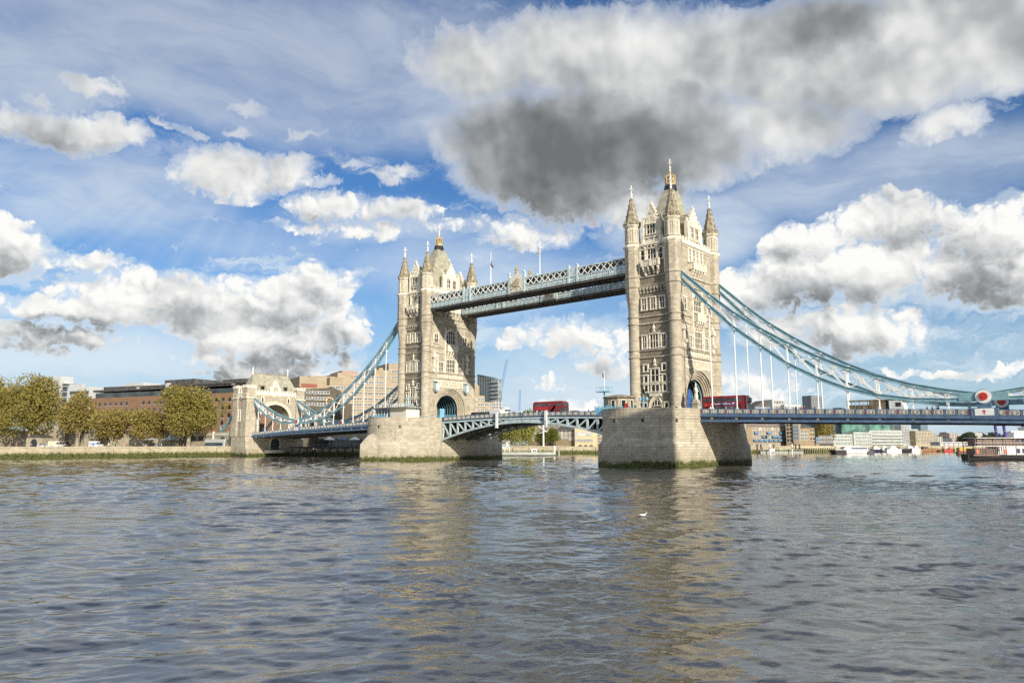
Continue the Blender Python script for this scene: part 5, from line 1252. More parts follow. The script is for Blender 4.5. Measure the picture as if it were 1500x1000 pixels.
far = [('grey_tower', 'slim grey tower block, left of the tan riverside block', 1322, 1334, 622, 560, (.36,.38,.38), 12), ('white_tower', 'pair of pale towers with dark roof, behind the masts', 1330, 1346, 628, 620, (.50,.53,.55), 10),
       ('tan_block', 'tan apartment block with balconies, in front of the blue glass tower', 1342, 1367, 630.5, 560, (.42,.34,.20), 9), ('tan_block', 'small tan block right of the bigger tan block', 1366, 1374, 634, 580, (.36,.30,.20), 8), ('pale_block', 'pale low block at the end of the riverside row', 1373, 1381, 639, 600, (.50,.47,.38), 6),
       ('blue_tower', 'distant blue glass skyscraper above the tan blocks', 1350.5, 1361, 606, 1900, (.14,.21,.27), 20), ('brick_towers', 'distant pinkish tower blocks behind the white riverside shed', 1392, 1405, 634, 900, (.45,.36,.32), 7),
       ('pale_towers', 'distant pale tower block with a mast, above the paddle steamer stern', 1430, 1440, 633.5, 900, (.58,.56,.50), 7), ('grey_skyscraper', 'tall grey skyscraper rising above the road deck between two hangers', 1192, 1208.5, 579, 1600, (.20,.22,.24), 30),
       ('lattice_block', 'white block with lattice facade above the road deck right of the second bus', 1134, 1153, 585, 900, (.45,.45,.43), 8), ('white_hall', 'long low white hall above the road deck, right of the white lattice block', 1152, 1176, 592, 900, (.48,.49,.49), 4),
       ('pointed_hall', 'grey gabled hall above the road deck, just right of the second bus', 1108, 1131, 595, 800, (.20,.22,.26), 3), ('distant_block', 'distant grey block between brick wharf and white apartments', 1197, 1232, 618, 1000, (.33,.36,.38), 8),
       ('dark_shed', 'dark shed behind the white riverside building', 1381, 1395, 641.5, 800, (.06,.07,.09), 2), ('sand_house', 'small sandy house right of the white riverside shed', 1414, 1424, 646.5, 760, (.45,.38,.26), 3)]
for nm, lb, a, c, y, D, colr, nf in far:
    Bk = Block(nm, lb, 'building', a, D, c, D*1.01); mt = pbr(nm+'_%d_wall' % a, colr, .7, var=.1, vscale=.1)
    Bk.wall(a, c, y, mt, depth=Bk.L*.7)
    if nm == 'pointed_hall':
        b = Bk.mb(); u0, u1 = Bk.u(a), Bk.u(c); z = Bk.z(a, 595); b.extrude([(min(u0,u1), z), (max(u0,u1), z), (u0*.35+u1*.65, z+Bk.z(a, 586)-Bk.z(a, 595))], -Bk.L*.7, .3); b.build('roof', SLATE, Bk.T)
    if nf >= 3 and nm != 'pointed_hall':
        H_ = Bk.z(a, y); b = Bk.mb(); nb = min(nf, 12)
        wcol = max(3, int((c-a)/2.2)); ww = Bk.L/wcol*.55; hh = H_/nf*.5
        Bk.wins(a+.3, c-.3, [y+(649.5-y)*(k+.75)/nf for k in range(min(nf, 12))], wcol, ww, hh, frm=None, glass=(.06,.07,.08))
wsd = Block('riverside_shed', 'white riverside shed with purple stripes, behind the red boat', 'shed', 1376, 520, 1414, 520, z0=1.2); wsd.wall(1377, 1413, 648, WHT, depth=12); wsd.wall(1376, 1414, 647, pbr('shed_roof', (.5,.52,.5), .6), out=.6, depth=13, bot=648.1, name='roof')
for p in (1383, 1390, 1397, 1404, 1411): wsd.wall(p-.5, p+.5, 649, pbr('purple_stripe', (.16, .08, .32), .6), out=.12, depth=.12, bot=654, name='purple_stripe')

# ================================================================== TREES
def leaf_mat(name, a, c):
    m = bpy.data.materials.new(name); m.use_nodes = True; N = NT(m.node_tree); b = m.node_tree.nodes['Principled BSDF']
    g = N.new('ShaderNodeNewGeometry'); n = N.ramp(N.noise(g.outputs['Position'], .55, 5, .65), .3, .7); n2 = N.m('MULTIPLY_ADD', g.outputs['Random Per Island'], .5, N.m('MULTIPLY', n, .6))
    N.link(N.mix(n2, a, c), b.inputs['Base Color']); b.inputs['Roughness'].default_value = .6; b.inputs['Specular IOR Level'].default_value = .2
    tr = N.new('ShaderNodeBsdfTranslucent'); N.link(N.mix(n2, a, c), tr.inputs[0]); mx = N.new('ShaderNodeMixShader'); mx.inputs[0].default_value = .3
    out = m.node_tree.nodes['Material Output']; N.link(b.outputs[0], mx.inputs[1]); N.link(tr.outputs[0], mx.inputs[2]); N.link(mx.outputs[0], out.inputs[0]); return m
L_OLIVE = leaf_mat('olive_leaves', (.17, .145, .035), (.37, .315, .09)); L_GOLD = leaf_mat('golden_leaves', (.20, .16, .045), (.39, .31, .10)); L_GREEN = leaf_mat('green_leaves', (.08, .10, .02), (.22, .23, .05)); L_DARK = leaf_mat('dark_leaves', (.05, .062, .03), (.12, .13, .06)); L_WIL = leaf_mat('willow_leaves', (.16, .17, .035), (.36, .36, .10))
BARK = pbr('bark', (.30, .26, .19), .9, var=.35, vscale=1.5, bump=.4)
def make_tree(name, W, H, trunk_h, leaves, seed, nblob=16, nleaf=5200, size=.62, droop=0.0, D=None):
    """unit proto: crown width W, total height H; returns (trunk mesh, crown mesh)"""
    rng = np.random.RandomState(seed); Dp = D or W*.85; ch = H-trunk_h
    bl = []
    for i in range(nblob):
        th = rng.uniform(0, 6.283); ph = rng.uniform(-.75, 1.0); rr = rng.uniform(.25, .8)
        c = np.array([math.cos(th)*rr*W*.42*math.sqrt(max(0, 1-ph*ph*.7)), math.sin(th)*rr*Dp*.42*math.sqrt(max(0, 1-ph*ph*.7)), trunk_h+ch*(.5+ph*.38)])
        bl.append((c, rng.uniform(.11, .25)*W, rng.uniform(.14, .24)*ch*1.2))
    bl.append((np.array([0, 0, trunk_h+ch*.55]), W*.34, ch*.36))
    n = nleaf; idx = rng.choice(len(bl), n, p=np.array([b[1]**2 for b in bl])/sum(b[1]**2 for b in bl))
    v = rng.normal(size=(n, 3)); v /= np.linalg.norm(v, axis=1)[:, None]; r = rng.uniform(.45, 1.0, n)**.45*rng.choice([1, 1.12], n, p=[.85, .15])
    C0 = np.array([bl[i][0] for i in idx]); Rw = np.array([bl[i][1] for i in idx]); Rh = np.array([bl[i][2] for i in idx])
    P = C0+v*np.stack([Rw*r, Rw*r, Rh*r], 1)
    if droop: P[:, 2] -= droop*rng.uniform(0, 1, n)**2*ch*.35*(np.abs(v[:, 0])+.3)
    a = rng.normal(size=(n, 3)); a /= np.linalg.norm(a, axis=1)[:, None]; t = np.cross(a, rng.normal(size=(n, 3))); t /= np.linalg.norm(t, axis=1)[:, None]; s_ = rng.uniform(.5, 1.25, (n, 1))*size
    if droop: a[:, 2] = a[:, 2]*.3; t = np.tile([0, 0, 1.], (n, 1))*1.6+t*.2
    q = np.stack([P-a*s_*.5-t*s_*.35, P+a*s_*.5-t*s_*.35, P+a*s_*.4+t*s_*.4, P-a*s_*.4+t*s_*.4], 1).reshape(-1, 3)
    me = bpy.data.meshes.new(name+'_crown'); me.from_pydata(q.tolist(), [], [(4*i, 4*i+1, 4*i+2, 4*i+3) for i in range(n)]); me.materials.append(leaves)
    b = MB(); tr = .035*H; b.lathe([(tr*1.5, -.3), (tr, .8), (tr*.8, trunk_h), (tr*.5, trunk_h+ch*.25)], 9)
    for i in range(9):
        c = bl[i][0]; p0 = (0, 0, trunk_h*rng.uniform(.65, 1.15)); m = (c[0]*.45, c[1]*.45, p0[2]+(c[2]-p0[2])*.62); b.tube(p0, m, tr*.42, 6, tr*.28); b.tube(m, tuple(c), tr*.28, 5, tr*.08)
    o = b.build(name+'_trunk', BARK); mt = o.data; bpy.data.objects.remove(o); return mt, me
def plant(proto, label, px, D, rz=0, s=(1, 1, 1), group=None, name='plane_tree', cat='tree', z=GZ):
    P = at(px, D); T = thing(name, label, cat, (P.x, P.y, z), rz, group); T.scale = s
    for nm, me in (('trunk', proto[0]), ('crown', proto[1])): o = bpy.data.objects.new(nm, me); COL.objects.link(o); o.parent = T
    return T
PT1 = make_tree('big_plane', 30, 31, 5.5, L_OLIVE, 1, 38, 17500, .66); PT2 = make_tree('plane', 17.5, 26, 5.5, L_GOLD, 2, 24, 8500, .62); PT3 = make_tree('low_plane', 20, 17.5, 3.0, L_GOLD, 3, 22, 8500, .58); PT4 = make_tree('round_plane', 27, 25.5, 4.6, L_OLIVE, 4, 36, 15000, .62); PT5 = make_tree('bushy', 14, 14, 2.5, L_GREEN, 5, 14, 4500, .5)
G = 'plane trees along the quay'
plant(PT1, 'big green plane tree cut by the left edge of the photo', -22, 318, 2.1, (1, 1, .92), G); plant(PT1, 'biggest plane tree on the quay, wide rounded green crown above the small gatehouse', 43, 312, .3, (.96, 1, .93), G); plant(PT2, 'thinner plane tree with pale forked trunk showing, between two parked vans', 113, 306, 1.0, (1.0, 1, .90), G)
plant(PT3, 'low golden plane tree in front of the brick hotel, right of the right-hand van', 163, 304, 0, (.9, 1, .95), G); plant(PT3, 'low golden plane tree with a single straight trunk by the open canopy', 214, 300, 2.2, (.9, 1, .93), G); plant(PT3, 'small golden tree tucked between its low neighbour and the round tree', 240, 304, 4.0, (.6, .7, .72), G); plant(PT3, 'low tree partly hidden behind the forked plane tree', 135, 318, 1.0, (.9, .9, .95), G)
plant(PT4, 'large round olive-green plane tree in front of the brick hotel, left of the gate tower', 276, 294, 1.4, (.98, 1, .94), G)
G = 'trees behind the side span'
for i, (px, D, s_, lb) in enumerate(((446, 322, .8, 'yellowish bush against the gate tower base, under the left road deck'), (470, 326, .75, 'dark tree under the left road deck, second from the gate tower'), (490, 322, .85, 'dark tree under the left road deck, nearest the far pier'), (458, 330, 1.25, 'taller tree showing above the left road deck by the dark hotel front'))):
    plant(PT5, lb, px, D, i*1.3, (s_, s_, s_), G, 'tree')
PW = make_tree('willow', 13, 13, 2.0, L_WIL, 8, 14, 6500, .42, droop=1.2)
plant(PW, 'left weeping willow seen under the lifting span', 749, 326, 0, (.95, .95, 1.0), 'weeping willows under the lifting span', 'willow_tree'); plant(PW, 'right weeping willow seen under the lifting span, touching the brown warehouse', 772, 330, 2.0, (1.1, 1, 1.25), 'weeping willows under the lifting span', 'willow_tree')
G = 'small trees under the lifting span'
for px, D, s_, lb in ((733, 335, .7, 'dark tree beside the far pier, left of the willows'), (800, 340, .55, 'small green bush left of the quay mast'), (812, 340, .6, 'small green tree in front of the hipped house'), (790, 342, .5, 'low green bush right of the willows')): plant(PT5, lb, px, D, px, (s_, s_, s_), G, 'tree')
PD = make_tree('autumn', 16, 13, 3, L_GOLD, 11, 14, 4000, .6)
plant(PD, 'rounded yellow-green tree between the brick wharf and the white apartments', 1209, 445, 0, (1.05, 1, 1.35), None, 'tree')
PF = make_tree('far_tree', 22, 15, 2, L_DARK, 12, 14, 2500, 1.2); G = 'dark trees on the far right bank'
for i, px in enumerate((1374, 1386, 1411, 1420, 1428, 1437, 1447, 1457, 1468, 1480, 1492, 1505)):
    plant(PF, '%s dark tree from the left in the distant row behind the paddle steamer' % ('first second third fourth fifth sixth seventh eighth ninth tenth eleventh last'.split()[i]), px, 900+(i % 3)*25, i, (1.0, 1, .75+.25*(i % 2)), G, 'tree')
# ================================================================== QUAY THINGS, JETTIES
def cube_part(T, name, dims, mat, M=None):
    b = MB(M); b.box(*dims); return b.build(name, mat, T)
def at_ground(px, D, z): P = at(px, D); return (P.x, P.y, z)
HEAD = -YAW     # rotation that turns local +x to the right of the picture
jt = thing('timber_jetty', 'dark timber jetty standing in the water in the shade, left of the far pier', 'jetty', at_ground(510, 284, 0), HEAD)
b = MB(); b.box(-22, 12, -3, 5, 3.0, 3.6); b.build('deck', SLATE, jt)
for i in range(12): cube_part(jt, 'pile', (-21+i*2.9, -20.6+i*2.9, -2.8, -2.4, -2, 3.0), M_DARK())
b = MB(); b.box(-22, 12, -3, -2.9, 4.5, 4.6); 
for i in range(20): b.box(-21+i*1.7, -20.9+i*1.7, -3, -2.9, 3.6, 4.5)
b.build('railing', pbr('grey_steel', (.32, .36, .40), .5), jt)
ms = thing('marquee', 'row of blue and white terrace umbrellas and glazing on the dark jetty', 'canopy', at_ground(512, 290, 3.6), HEAD)
for i, (x, mt) in enumerate(((-8, M_WHITE()), (-3, M_BLUE()), (2, M_WHITE()), (7, M_BLUE()))): b = MB(); b.lathe([(2.2, 2.6), (2.1, 2.9), (.1, 3.9)], 8, (x, 0)); b.tube((x, 0, 0), (x, 0, 2.7), .06, 6); b.build('umbrella', mt, ms)
ug = thing('riverside_annexe', 'concrete ground-floor annexe behind the dark jetty, under the left road deck', 'building', at_ground(520, 318, GZ), HEAD); cube_part(ug, 'wall', (-16, 14, 0, 8, 0, 8.6), CONC); cube_part(ug, 'shopfront', (-15.8, 13.8, -.1, 0, .4, 3.6), DGLASS)
# white pontoon
pn = thing('pontoon', 'white floating pontoon with railings and small cabins under the lifting span', 'pontoon', at_ground(774, 284, 0), HEAD)
cube_part(pn, 'hull', (-11, 10.5, -1.8, 1.8, -.4, .5), SLATE); b = MB(); b.box(-11, 10.5, -1.85, -1.8, .5, 1.5); b.box(-11, 10.5, 1.8, 1.85, .5, 1.5); b.build('side_panel', PGR, pn)
for x0, x1, h in ((-11, -7.2, 3.4), (1.2, 3.2, 2.8)):
    b = MB(); b.box(x0, x1, -1.2, 1.2, h-.3, h) 
    for x in (x0+.1, (x0+x1)/2, x1-.1): b.box(x-.1, x+.1, -1.2, -1.0, .5, h-.3); b.box(x-.1, x+.1, 1, 1.2, .5, h-.3)
    if x0 > 0: b.box(x0, x1, -1.0, 1.0, .5, h-.3)
    b.build('cabin', M_WHITE(), pn)
cube_part(pn, 'canopy', (-9.4, -7.0, -1.5, 1.5, 3.45, 3.75), M_SKYB()); cube_part(pn, 'cabin_window', (1.6, 2.8, -1.06, -1.02, 1.6, 2.3), M_GLASS())
for px, h, lb in ((812, 3.6, 'white mooring post at the right end of the pontoon'), (818.5, 2.9, 'grey timber mooring post right of the pontoon')):
    b = MB(); b.tube((0, 0, -1), (0, 0, h), .38, 10); b.lathe([(.4, h), (.1, h+.4)], 10); o = b.build('mooring_post', M_WHITE() if px < 815 else pbr('grey_timber', (.33, .30, .25), .9)); o.location = at_ground(px, 286, 0); tag(o, lb, 'post')
fm = thing('quay_mast', 'white flag mast with crossed yard on the quay under the lifting span', 'mast', at_ground(796, 330, GZ)); b = MB(); b.tube((0, 0, 0), (0, 0, 12.5), .45, 8, .25); b.build('pole', M_WHITE(), fm)
b = MB(); b.beam((-3*math.cos(YAW), 3*math.sin(YAW), 10.2), (1.8*math.cos(YAW), -1.8*math.sin(YAW), 6.6), .2, .2); b.beam((2.4*math.cos(YAW), -2.4*math.sin(YAW), 7.6), (-2*math.cos(YAW), 2*math.sin(YAW), 6.2), .2, .2); b.build('yard', M_WHITE(), fm)
# right piers
pr = thing('landing_stage', 'low grey landing stage with railings in front of the long brick wharf', 'landing stage', at_ground(1152, 372, 0), HEAD)
cube_part(pr, 'hull', (-14, 7.5, -2, 2, -.4, .9), pbr('grey_steel2', (.30, .30, .27), .6)); b = MB(); b.box(-14, 7.5, -2, -1.95, 1.8, 1.9)
for i in range(16): b.box(-13.9+i*1.4, -13.8+i*1.4, -2, -1.95, .9, 1.8)
b.build('railing', M_PALE(), pr); cube_part(pr, 'gangway_cabin', (-9, -6.4, -1, 1, .9, 2.3), M_WHITE())
for i, (px, top) in enumerate(((1109, 650.5), (1114.5, 650.5), (1133, 651.5), (1165.5, 650.5), (1171, 650.5))):
    b = MB(); h = at(px, 372, top).z; b.tube((0, 0, -1), (0, 0, h), .42, 8); b.tube((0, 0, h), (0, 0, h+.15), .5, 8); o = b.build('mooring_pile', pbr('rust_brown', (.12, .065, .05), .8)); o.location = at_ground(px, 372, 0)
    tag(o, ['left rust-brown steel pile beside the near pier', 'second rust-brown steel pile from the near pier', 'lone rust-brown pile in the middle of the landing stage', 'left one of the tall pile pair at the right end of the landing stage', 'rightmost rust-brown pile of the landing stage'][i], 'pile', 'steel piles of the landing stage')
for px, lb in ((1127.5, 'white and red marker beacon nearer the left piles'), (1160, 'white and red marker beacon nearer the right piles')):
    T = thing('marker_beacon', lb, 'beacon', at_ground(px, 368, 0), 0, 'marker beacons'); b = MB(); b.tube((0, 0, 0), (0, 0, 2.2), .25, 8); b.build('post', M_WHITE(), T); b = MB(); b.tube((0, 0, 2.2), (0, 0, 3.0), .35, 8); b.build('red_band', pbr('orange_red', (.7, .14, .06), .5), T); b = MB(); b.tube((0, 0, 3.0), (0, 0, 4.6), .38, 8); b.build('lamp_box', M_WHITE(), T)
wr = thing('piled_quay', 'timber-piled quay edge under the brick wharf with the pointed roof', 'quay', at_ground(1196, 396, 0), HEAD)
cube_part(wr, 'fascia', (-14, 10, 0, 2, 2.0, 3.3), pbr('cream_timber', (.52, .46, .32), .8))
for i in range(20): cube_part(wr, 'pile', (-13.6+i*1.2, -13.1+i*1.2, -.3, .2, -2, 2.6), pbr('weedy_timber', (.17, .16, .08), .9))

# ================================================================== SOUTH BANK (right of the picture; its unseen block is added to shade the upstream end of the near pier)
SBK = [(97, 40), (102.6, 13), (102.6, -13), (104, -50), (98, -100), (90, -138), (80, -158), (40, -200), (-160, -330)]
land('ground', SBK+[(-160, -2000), (3000, -2000), (3000, 1300), (300, 700), (140, 200)], GZ, pbr('paved_ground', (.22, .20, .16)))
def shade_corner():
    best = None
    for i in range(900):
        t = math.pi/2*i/900; p = Vector((10.67*math.cos(t), -9.8-14*math.sin(t), 6)); q = p-CAM; f = q.dot(_fw); px = 750+FPX*q.dot(_r)/f
        if best is None or abs(px-986) < best[0]: best = (abs(px-986), p)
    return best[1]
_c = shade_corner(); _sh = Vector((math.cos(R(SUN_PHI)), -math.sin(R(SUN_PHI)), 0)); _K = _c+_sh*112; HB = 12.0+112*math.tan(R(SUN_EL))-GZ
sb = thing('added_shade_block', 'unseen brick block added to shade the near pier, beyond the right edge of the picture', 'apartment building', (_K.x, _K.y, GZ), 0)  # unseen block, added and sized so its shadow falls on the near pier
_n = -_sh; F = frame((_n.x, _n.y), 0); 
tdir = Vector(F.col[0][:3]); sgn = 1 if tdir.y < 0 else -1
b = MB(F); b.box(min(0, sgn*34), max(0, sgn*34), -16, 0, 0, HB); b.build('wall', BRICK2, sb); b = MB(F); b.box(min(-.4*sgn, sgn*34.4), max(-.4*sgn, sgn*34.4), -16.4, .4, HB, HB+.4); b.build('roof', SLATE, sb)
place_windows(sb, F, [(sgn*(3+3.5*i), 1.5+3.4*j) for j in range(14) for i in range(9)][:100], win_mesh(1.6, 1.9))
# ================================================================== BOATS
def hull(b, L, W, H, bow=.3, draft=.5, stern=.85, n=10, sheer=.25):
    """boat hull along x, bow at +x; rings of 7 points"""
    rings = []
    for i in range(n+1):
        t = i/n; x = -L/2+L*t; w = W/2*(stern+(1-stern)*min(1, t*3)) if t < .6 else W/2*max(.02, (1-((t-.6)/.4)**2.2)); top = H*(1+sheer*max(0, (t-.4)/.6)**2); xo = x+(bow*H if t == 1 else 0)
        rings.append([(xo, -w, top), (x, -w*.9, top*.35), (x-(.25*t*t), -w*.6, -draft), (x, 0, -draft*1.1), (x-(.25*t*t), w*.6, -draft), (x, w*.9, top*.35), (xo, w, top)])
    b.loft(rings, closed=False); b.add(rings[0], [tuple(range(7))])
    vs = [r[0] for r in rings]+[r[-1] for r in rings[::-1]]; b.add([(x, y, z-.12) for x, y, z in vs], [tuple(range(len(vs)))])
def boat(name, label, px, D, rz, group=None, cat='boat'): return thing(name, label, cat, at_ground(px, D, 0), HEAD+rz, group)
def wrow(T, x0, x1, n, y, z0, z1, mat=None, name='window', frac=.62):
    w = (x1-x0)/n
    for i in range(n):
        for sg in (-1, 1): b = MB(); b.box(x0+w*(i+.5-frac/2), x0+w*(i+.5+frac/2), min(sg*y, sg*(y+.04)), max(sg*y, sg*(y+.04)), z0, z1); b.build(name, mat or M_GLASS(), T)
NAVY = pbr('navy_paint', (.02, .025, .06), .4); PURP = pbr('purple_paint', (.06, .035, .22), .4); ORNG = pbr('lifebuoy_orange', (.55, .13, .05), .5); RBR = pbr('red_brown_paint', (.15, .095, .075), .5)
GREYW = pbr('off_white_paint', (.55, .56, .55), .5, var=.1, dirt=.3)
# paddle steamer (stern to the left of picture), mostly out of frame to the right
ps = boat('paddle_steamer', 'riverboat with tall purple funnels, black hull and open stern deck at the right edge', 1488, 216, 0)
b = MB(); hull(b, 31, 6.4, 1.5, .3, .6, .55); b.build('hull', M_BLACK(), ps)
b = MB(); b.box(-4.5, 13, -2.9, 2.9, 1.45, 3.9); b.add([(-7.5,-2.7,1.5),(-4.5,-2.9,1.2),(-4.5,-2.9,3.9),(-6.5,-2.7,3.9)], [(0,1,2,3)]); b.box(-7, -4.5, -2.7, 2.7, 3.0, 3.9); cab = b.build('main_cabin', GREYW, ps)
wrow(cab, -2.2, 12, 9, 2.9, 2.0, 3.3, NAVY)
b = MB(); b.box(-14.2, 13, -3.0, 3.0, 3.9, 4.1); b.box(-13.4, 13, -3.1, 3.1, 6.3, 6.5); b.box(-14, 13, -2.95, -2.9, 4.95, 5.05); b.box(-14, 13, 2.9, 2.95, 4.95, 5.05); b.build('deck', GREYW, ps)
b = MB()
for i in range(28):
    x = -13.8+i*.98; b.box(x-.05, x+.05, -2.95, -2.88, 4.1, 5.0); b.box(x-.05, x+.05, 2.88, 2.95, 4.1, 5.0)
    if i % 3 == 0: b.box(x-.08, x+.08, -3.0, -2.9, 1.3, 6.3); b.box(x-.08, x+.08, 2.9, 3.0, 1.3, 6.3)
b.build('railing', RBR, ps)
b = MB(); b.box(-12.8, 13, -2.3, 2.3, 4.1, 6.3); uc = b.build('upper_cabin', RBR, ps); wrow(uc, -2, 12, 8, 2.3, 5.2, 6.1, NAVY)
b = MB(); b.box(-14.5, -5, -2.9, 2.9, 1.2, 1.6)
for i in range(16): x = -14+i*.6; b.box(x-.05, x+.05, -2.9, -2.84, 1.6, 3.9); 
b.box(-13.5, -6.5, -2.2, 2.2, 1.6, 3.3); b.build('stern_grating', RBR, ps)
for x in (-13.4, -5.2): b = MB(); b.box(x-.45, x+.45, -3.0, -2.88, 1.9, 3.1); b.build('orange_panel', ORNG, ps)
b = MB(); b.box(-1.5, 2.6, -1.8, 1.8, 6.5, 7.9); b.box(-.6, 3.4, -1.9, 1.9, 7.9, 8.05); b.box(2.2, 5.0, -1.6, 1.6, 6.5, 9.4); b.box(1.9, 5.4, -1.8, 1.8, 9.4, 9.6)
for i in range(6): b.tube((-2.5+i*.8, -1.9, 8.2), (-1.9+i*.8, -1.9, 8.2), .28, 8)
wh = b.build('wheelhouse', M_WHITE(), ps); wrow(wh, 2.4, 4.9, 2, 1.6, 8.4, 9.2, NAVY)
for y in (-1.9, 1.9):
    for x, top, bot in ((-4.1, 12.1, 6.4), (3.9, 12.6, 9.4)):
        if y > 0 and x > 0: pass
        b = MB(); lean = -.45 if x < 0 else 0; b.tube((x, y, bot), (x+lean, y, top), .38, 12)
        fu = b.build('funnel', PURP, ps)
        b = MB(); 
        for z in (.35, .62): p = Vector((x, y, bot)).lerp(Vector((x+lean, y, top)), z); b.lathe([(.42, p.z), (.42, p.z+.12)], 12, (p.x, p.y))
        b.lathe([(.4, top-.2), (.55, top), (.55, top+.15)], 12, (x+lean, y)); b.build('band', M_GOLD(), fu)
b = MB(); b.beam((-4.4, -1.9, 11.3), (-.2, -1.9, 12.1), .08, .08); b.beam((-.2, -1.9, 12.1), (3.8, -1.9, 11.3), .08, .08); b.beam((-4.4, -1.9, 10.8), (3.8, -1.9, 10.8), .08, .08); b.tube((-.2, -2.0, 11.7), (-.2, -1.8, 11.7), .4, 8); b.build('funnel_brace', pbr('brace_mauve', (.4, .33, .4), .5), ps)
# catamaran
ct = boat('catamaran_ferry', 'low white catamaran ferry with grey windows, in front of the white apartments', 1247, 352, R(4)+math.pi)
b = MB(); hull(b, 15, 5.5, 1.9, .5, .3); b.build('hull', M_WHITE(), ct)
b = MB(); b.box(-6.6, 3.5, -2.4, 2.4, 1.8, 3.2); b.taper(3.5, 5.5, -2.2, 2.2, 1.9, 3.5, 3.9, -2.1, 2.1, 3.2); b.box(-3, 9, -2.5, 2.5, 3.3, 3.55); cb_ = b.build('cabin', M_WHITE(), ct)
b = MB(); b.box(-6.4, 1.5, -2.46, 2.46, 2.1, 3.0); b.build('window_band', pbr('blue_grey_glass', (.10, .14, .19), .2), cb_); b = MB(); b.taper(4, 9.0, -2.6, 2.6, -.2, 4, 9.8, -2.7, 2.7, 1.7); b.build('bow_fender', M_BLACK(), ct)
b = MB(); b.box(-9.6, -6.6, -2.5, 2.5, -.2, 1.5); b.box(-9, -7, -1, 1, 1.5, 2.4); b.build('stern_deck', pbr('charcoal_paint', (.05, .05, .06), .6), ct)
G = 'moored river boats on the right'
for px, D, L, lb, mh in ((1283, 430, 9, 'white and blue moored launch just right of the catamaran ferry', NAVY), (1296, 436, 10, 'white moored cruiser between the blue launch and the dark barge', M_WHITE()), (1309, 432, 11, 'white moored cruiser with a raised cabin, left of the dark barge', M_WHITE()), (1333, 440, 10, 'small white motor boat right of the dark moored barge', M_WHITE()), (1341, 446, 8, 'white motor boat below the tall masts', M_WHITE()), (1375, 470, 9, 'white cabin boat left of the small red boat', M_WHITE())):
    T = boat('motor_boat', lb, px, D, R(10+px % 17), G); b = MB(); hull(b, L, 3.2, 1.4, .5, .3); b.build('hull', mh, T)
    b = MB(); b.taper(-L*.3, L*.2, -1.2, 1.2, 1.3, -L*.28, L*.1, -1.0, 1.0, 2.6); b.taper(-L*.2, L*.02, -.9, .9, 2.6, -L*.2, -L*.02, -.8, .8, 3.5); c2 = b.build('cabin', M_WHITE(), T); wrow(c2, -L*.26, L*.08, 4, 1.14, 1.6, 2.2)
for px, D, lb, mt in ((1320, 434, 'dark moored barge between white boats', M_BLACK()), (1362, 450, 'brown wooden moored boat right of the masts', pbr('varnished_wood', (.35, .17, .08), .5))):
    T = boat('barge', lb, px, D, R(5), 'moored barges'); b = MB(); hull(b, 13, 4, 1.5, .3, .3); b.build('hull', mt, T); b = MB(); b.box(-5, -2, -1.3, 1.3, 1.4, 2.9); b.box(-1.5, 3.5, -1.4, 1.4, 1.4, 1.9); b.build('deckhouse', SLATE, T)
for i, (px, yt) in enumerate(((1302.5, 623), (1311, 623.5), (1320, 634), (1333, 631), (1348, 640), (1399, 617))):
    D = 436; b = MB(); h = at(px, D, yt).z; b.tube((0, 0, .5), (0, 0, h), .2, 6, .1); b.beam((-1.5, 0, h*.55), (1.5, 0, h*.55), .12, .12); b.tube((0, 0, 0), (0, 0, .6), .5, 6); o = b.build('sailing_mast', pbr('pale_spar', (.62, .58, .48), .6)); o.location = at_ground(px, D, 0)
    tag(o, ['tall pale mast in front of the white apartments, left of a similar one', 'tall pale mast in front of the white apartments, right of a similar one', 'mast rising from the dark barge', 'mast right of the white apartments', 'short mast in front of the tan apartment block', 'thin mast beside the white riverside shed'][i], 'mast', 'masts among the moored boats')
rb = boat('launch', 'small red motor launch with white canopy in front of the white riverside shed', 1388, 445, 0); b = MB(); hull(b, 5.6, 2.4, 1.2, .5, .3); b.build('hull', pbr('bright_red', (.48, .06, .05), .4), rb); b = MB(); b.box(-2.4, .4, -1, 1, 2.3, 2.5); b.box(-2.3, -2.1, -.9, .9, 1.1, 2.3); b.build('canopy', M_WHITE(), rb); b = MB(); b.taper(.5, 2.0, -.9, .9, 1.1, .7, 1.6, -.8, .8, 2.8); b.build('wheelhouse', M_RED(), rb)
yb = boat('workboat', 'dark red barge carrying a long yellow container, left of the paddle steamer', 1413, 330, 0); b = MB(); hull(b, 7.4, 3, 1.2, .4, .3); b.build('hull', RBR, yb); b = MB(); b.box(-3.2, 3.0, -1.1, 1.1, 1.6, 3.0)
for i in range(9): b.box(-3.0+i*.7, -2.9+i*.7, -1.16, -1.1, 1.6, 3.0)
b.build('container', pbr('ochre_yellow', (.42, .30, .03), .5), yb); b = MB(); b.box(-3.3, 3.4, -1.2, 1.2, 1.2, 1.6); b.build('deck', M_RED(), yb)

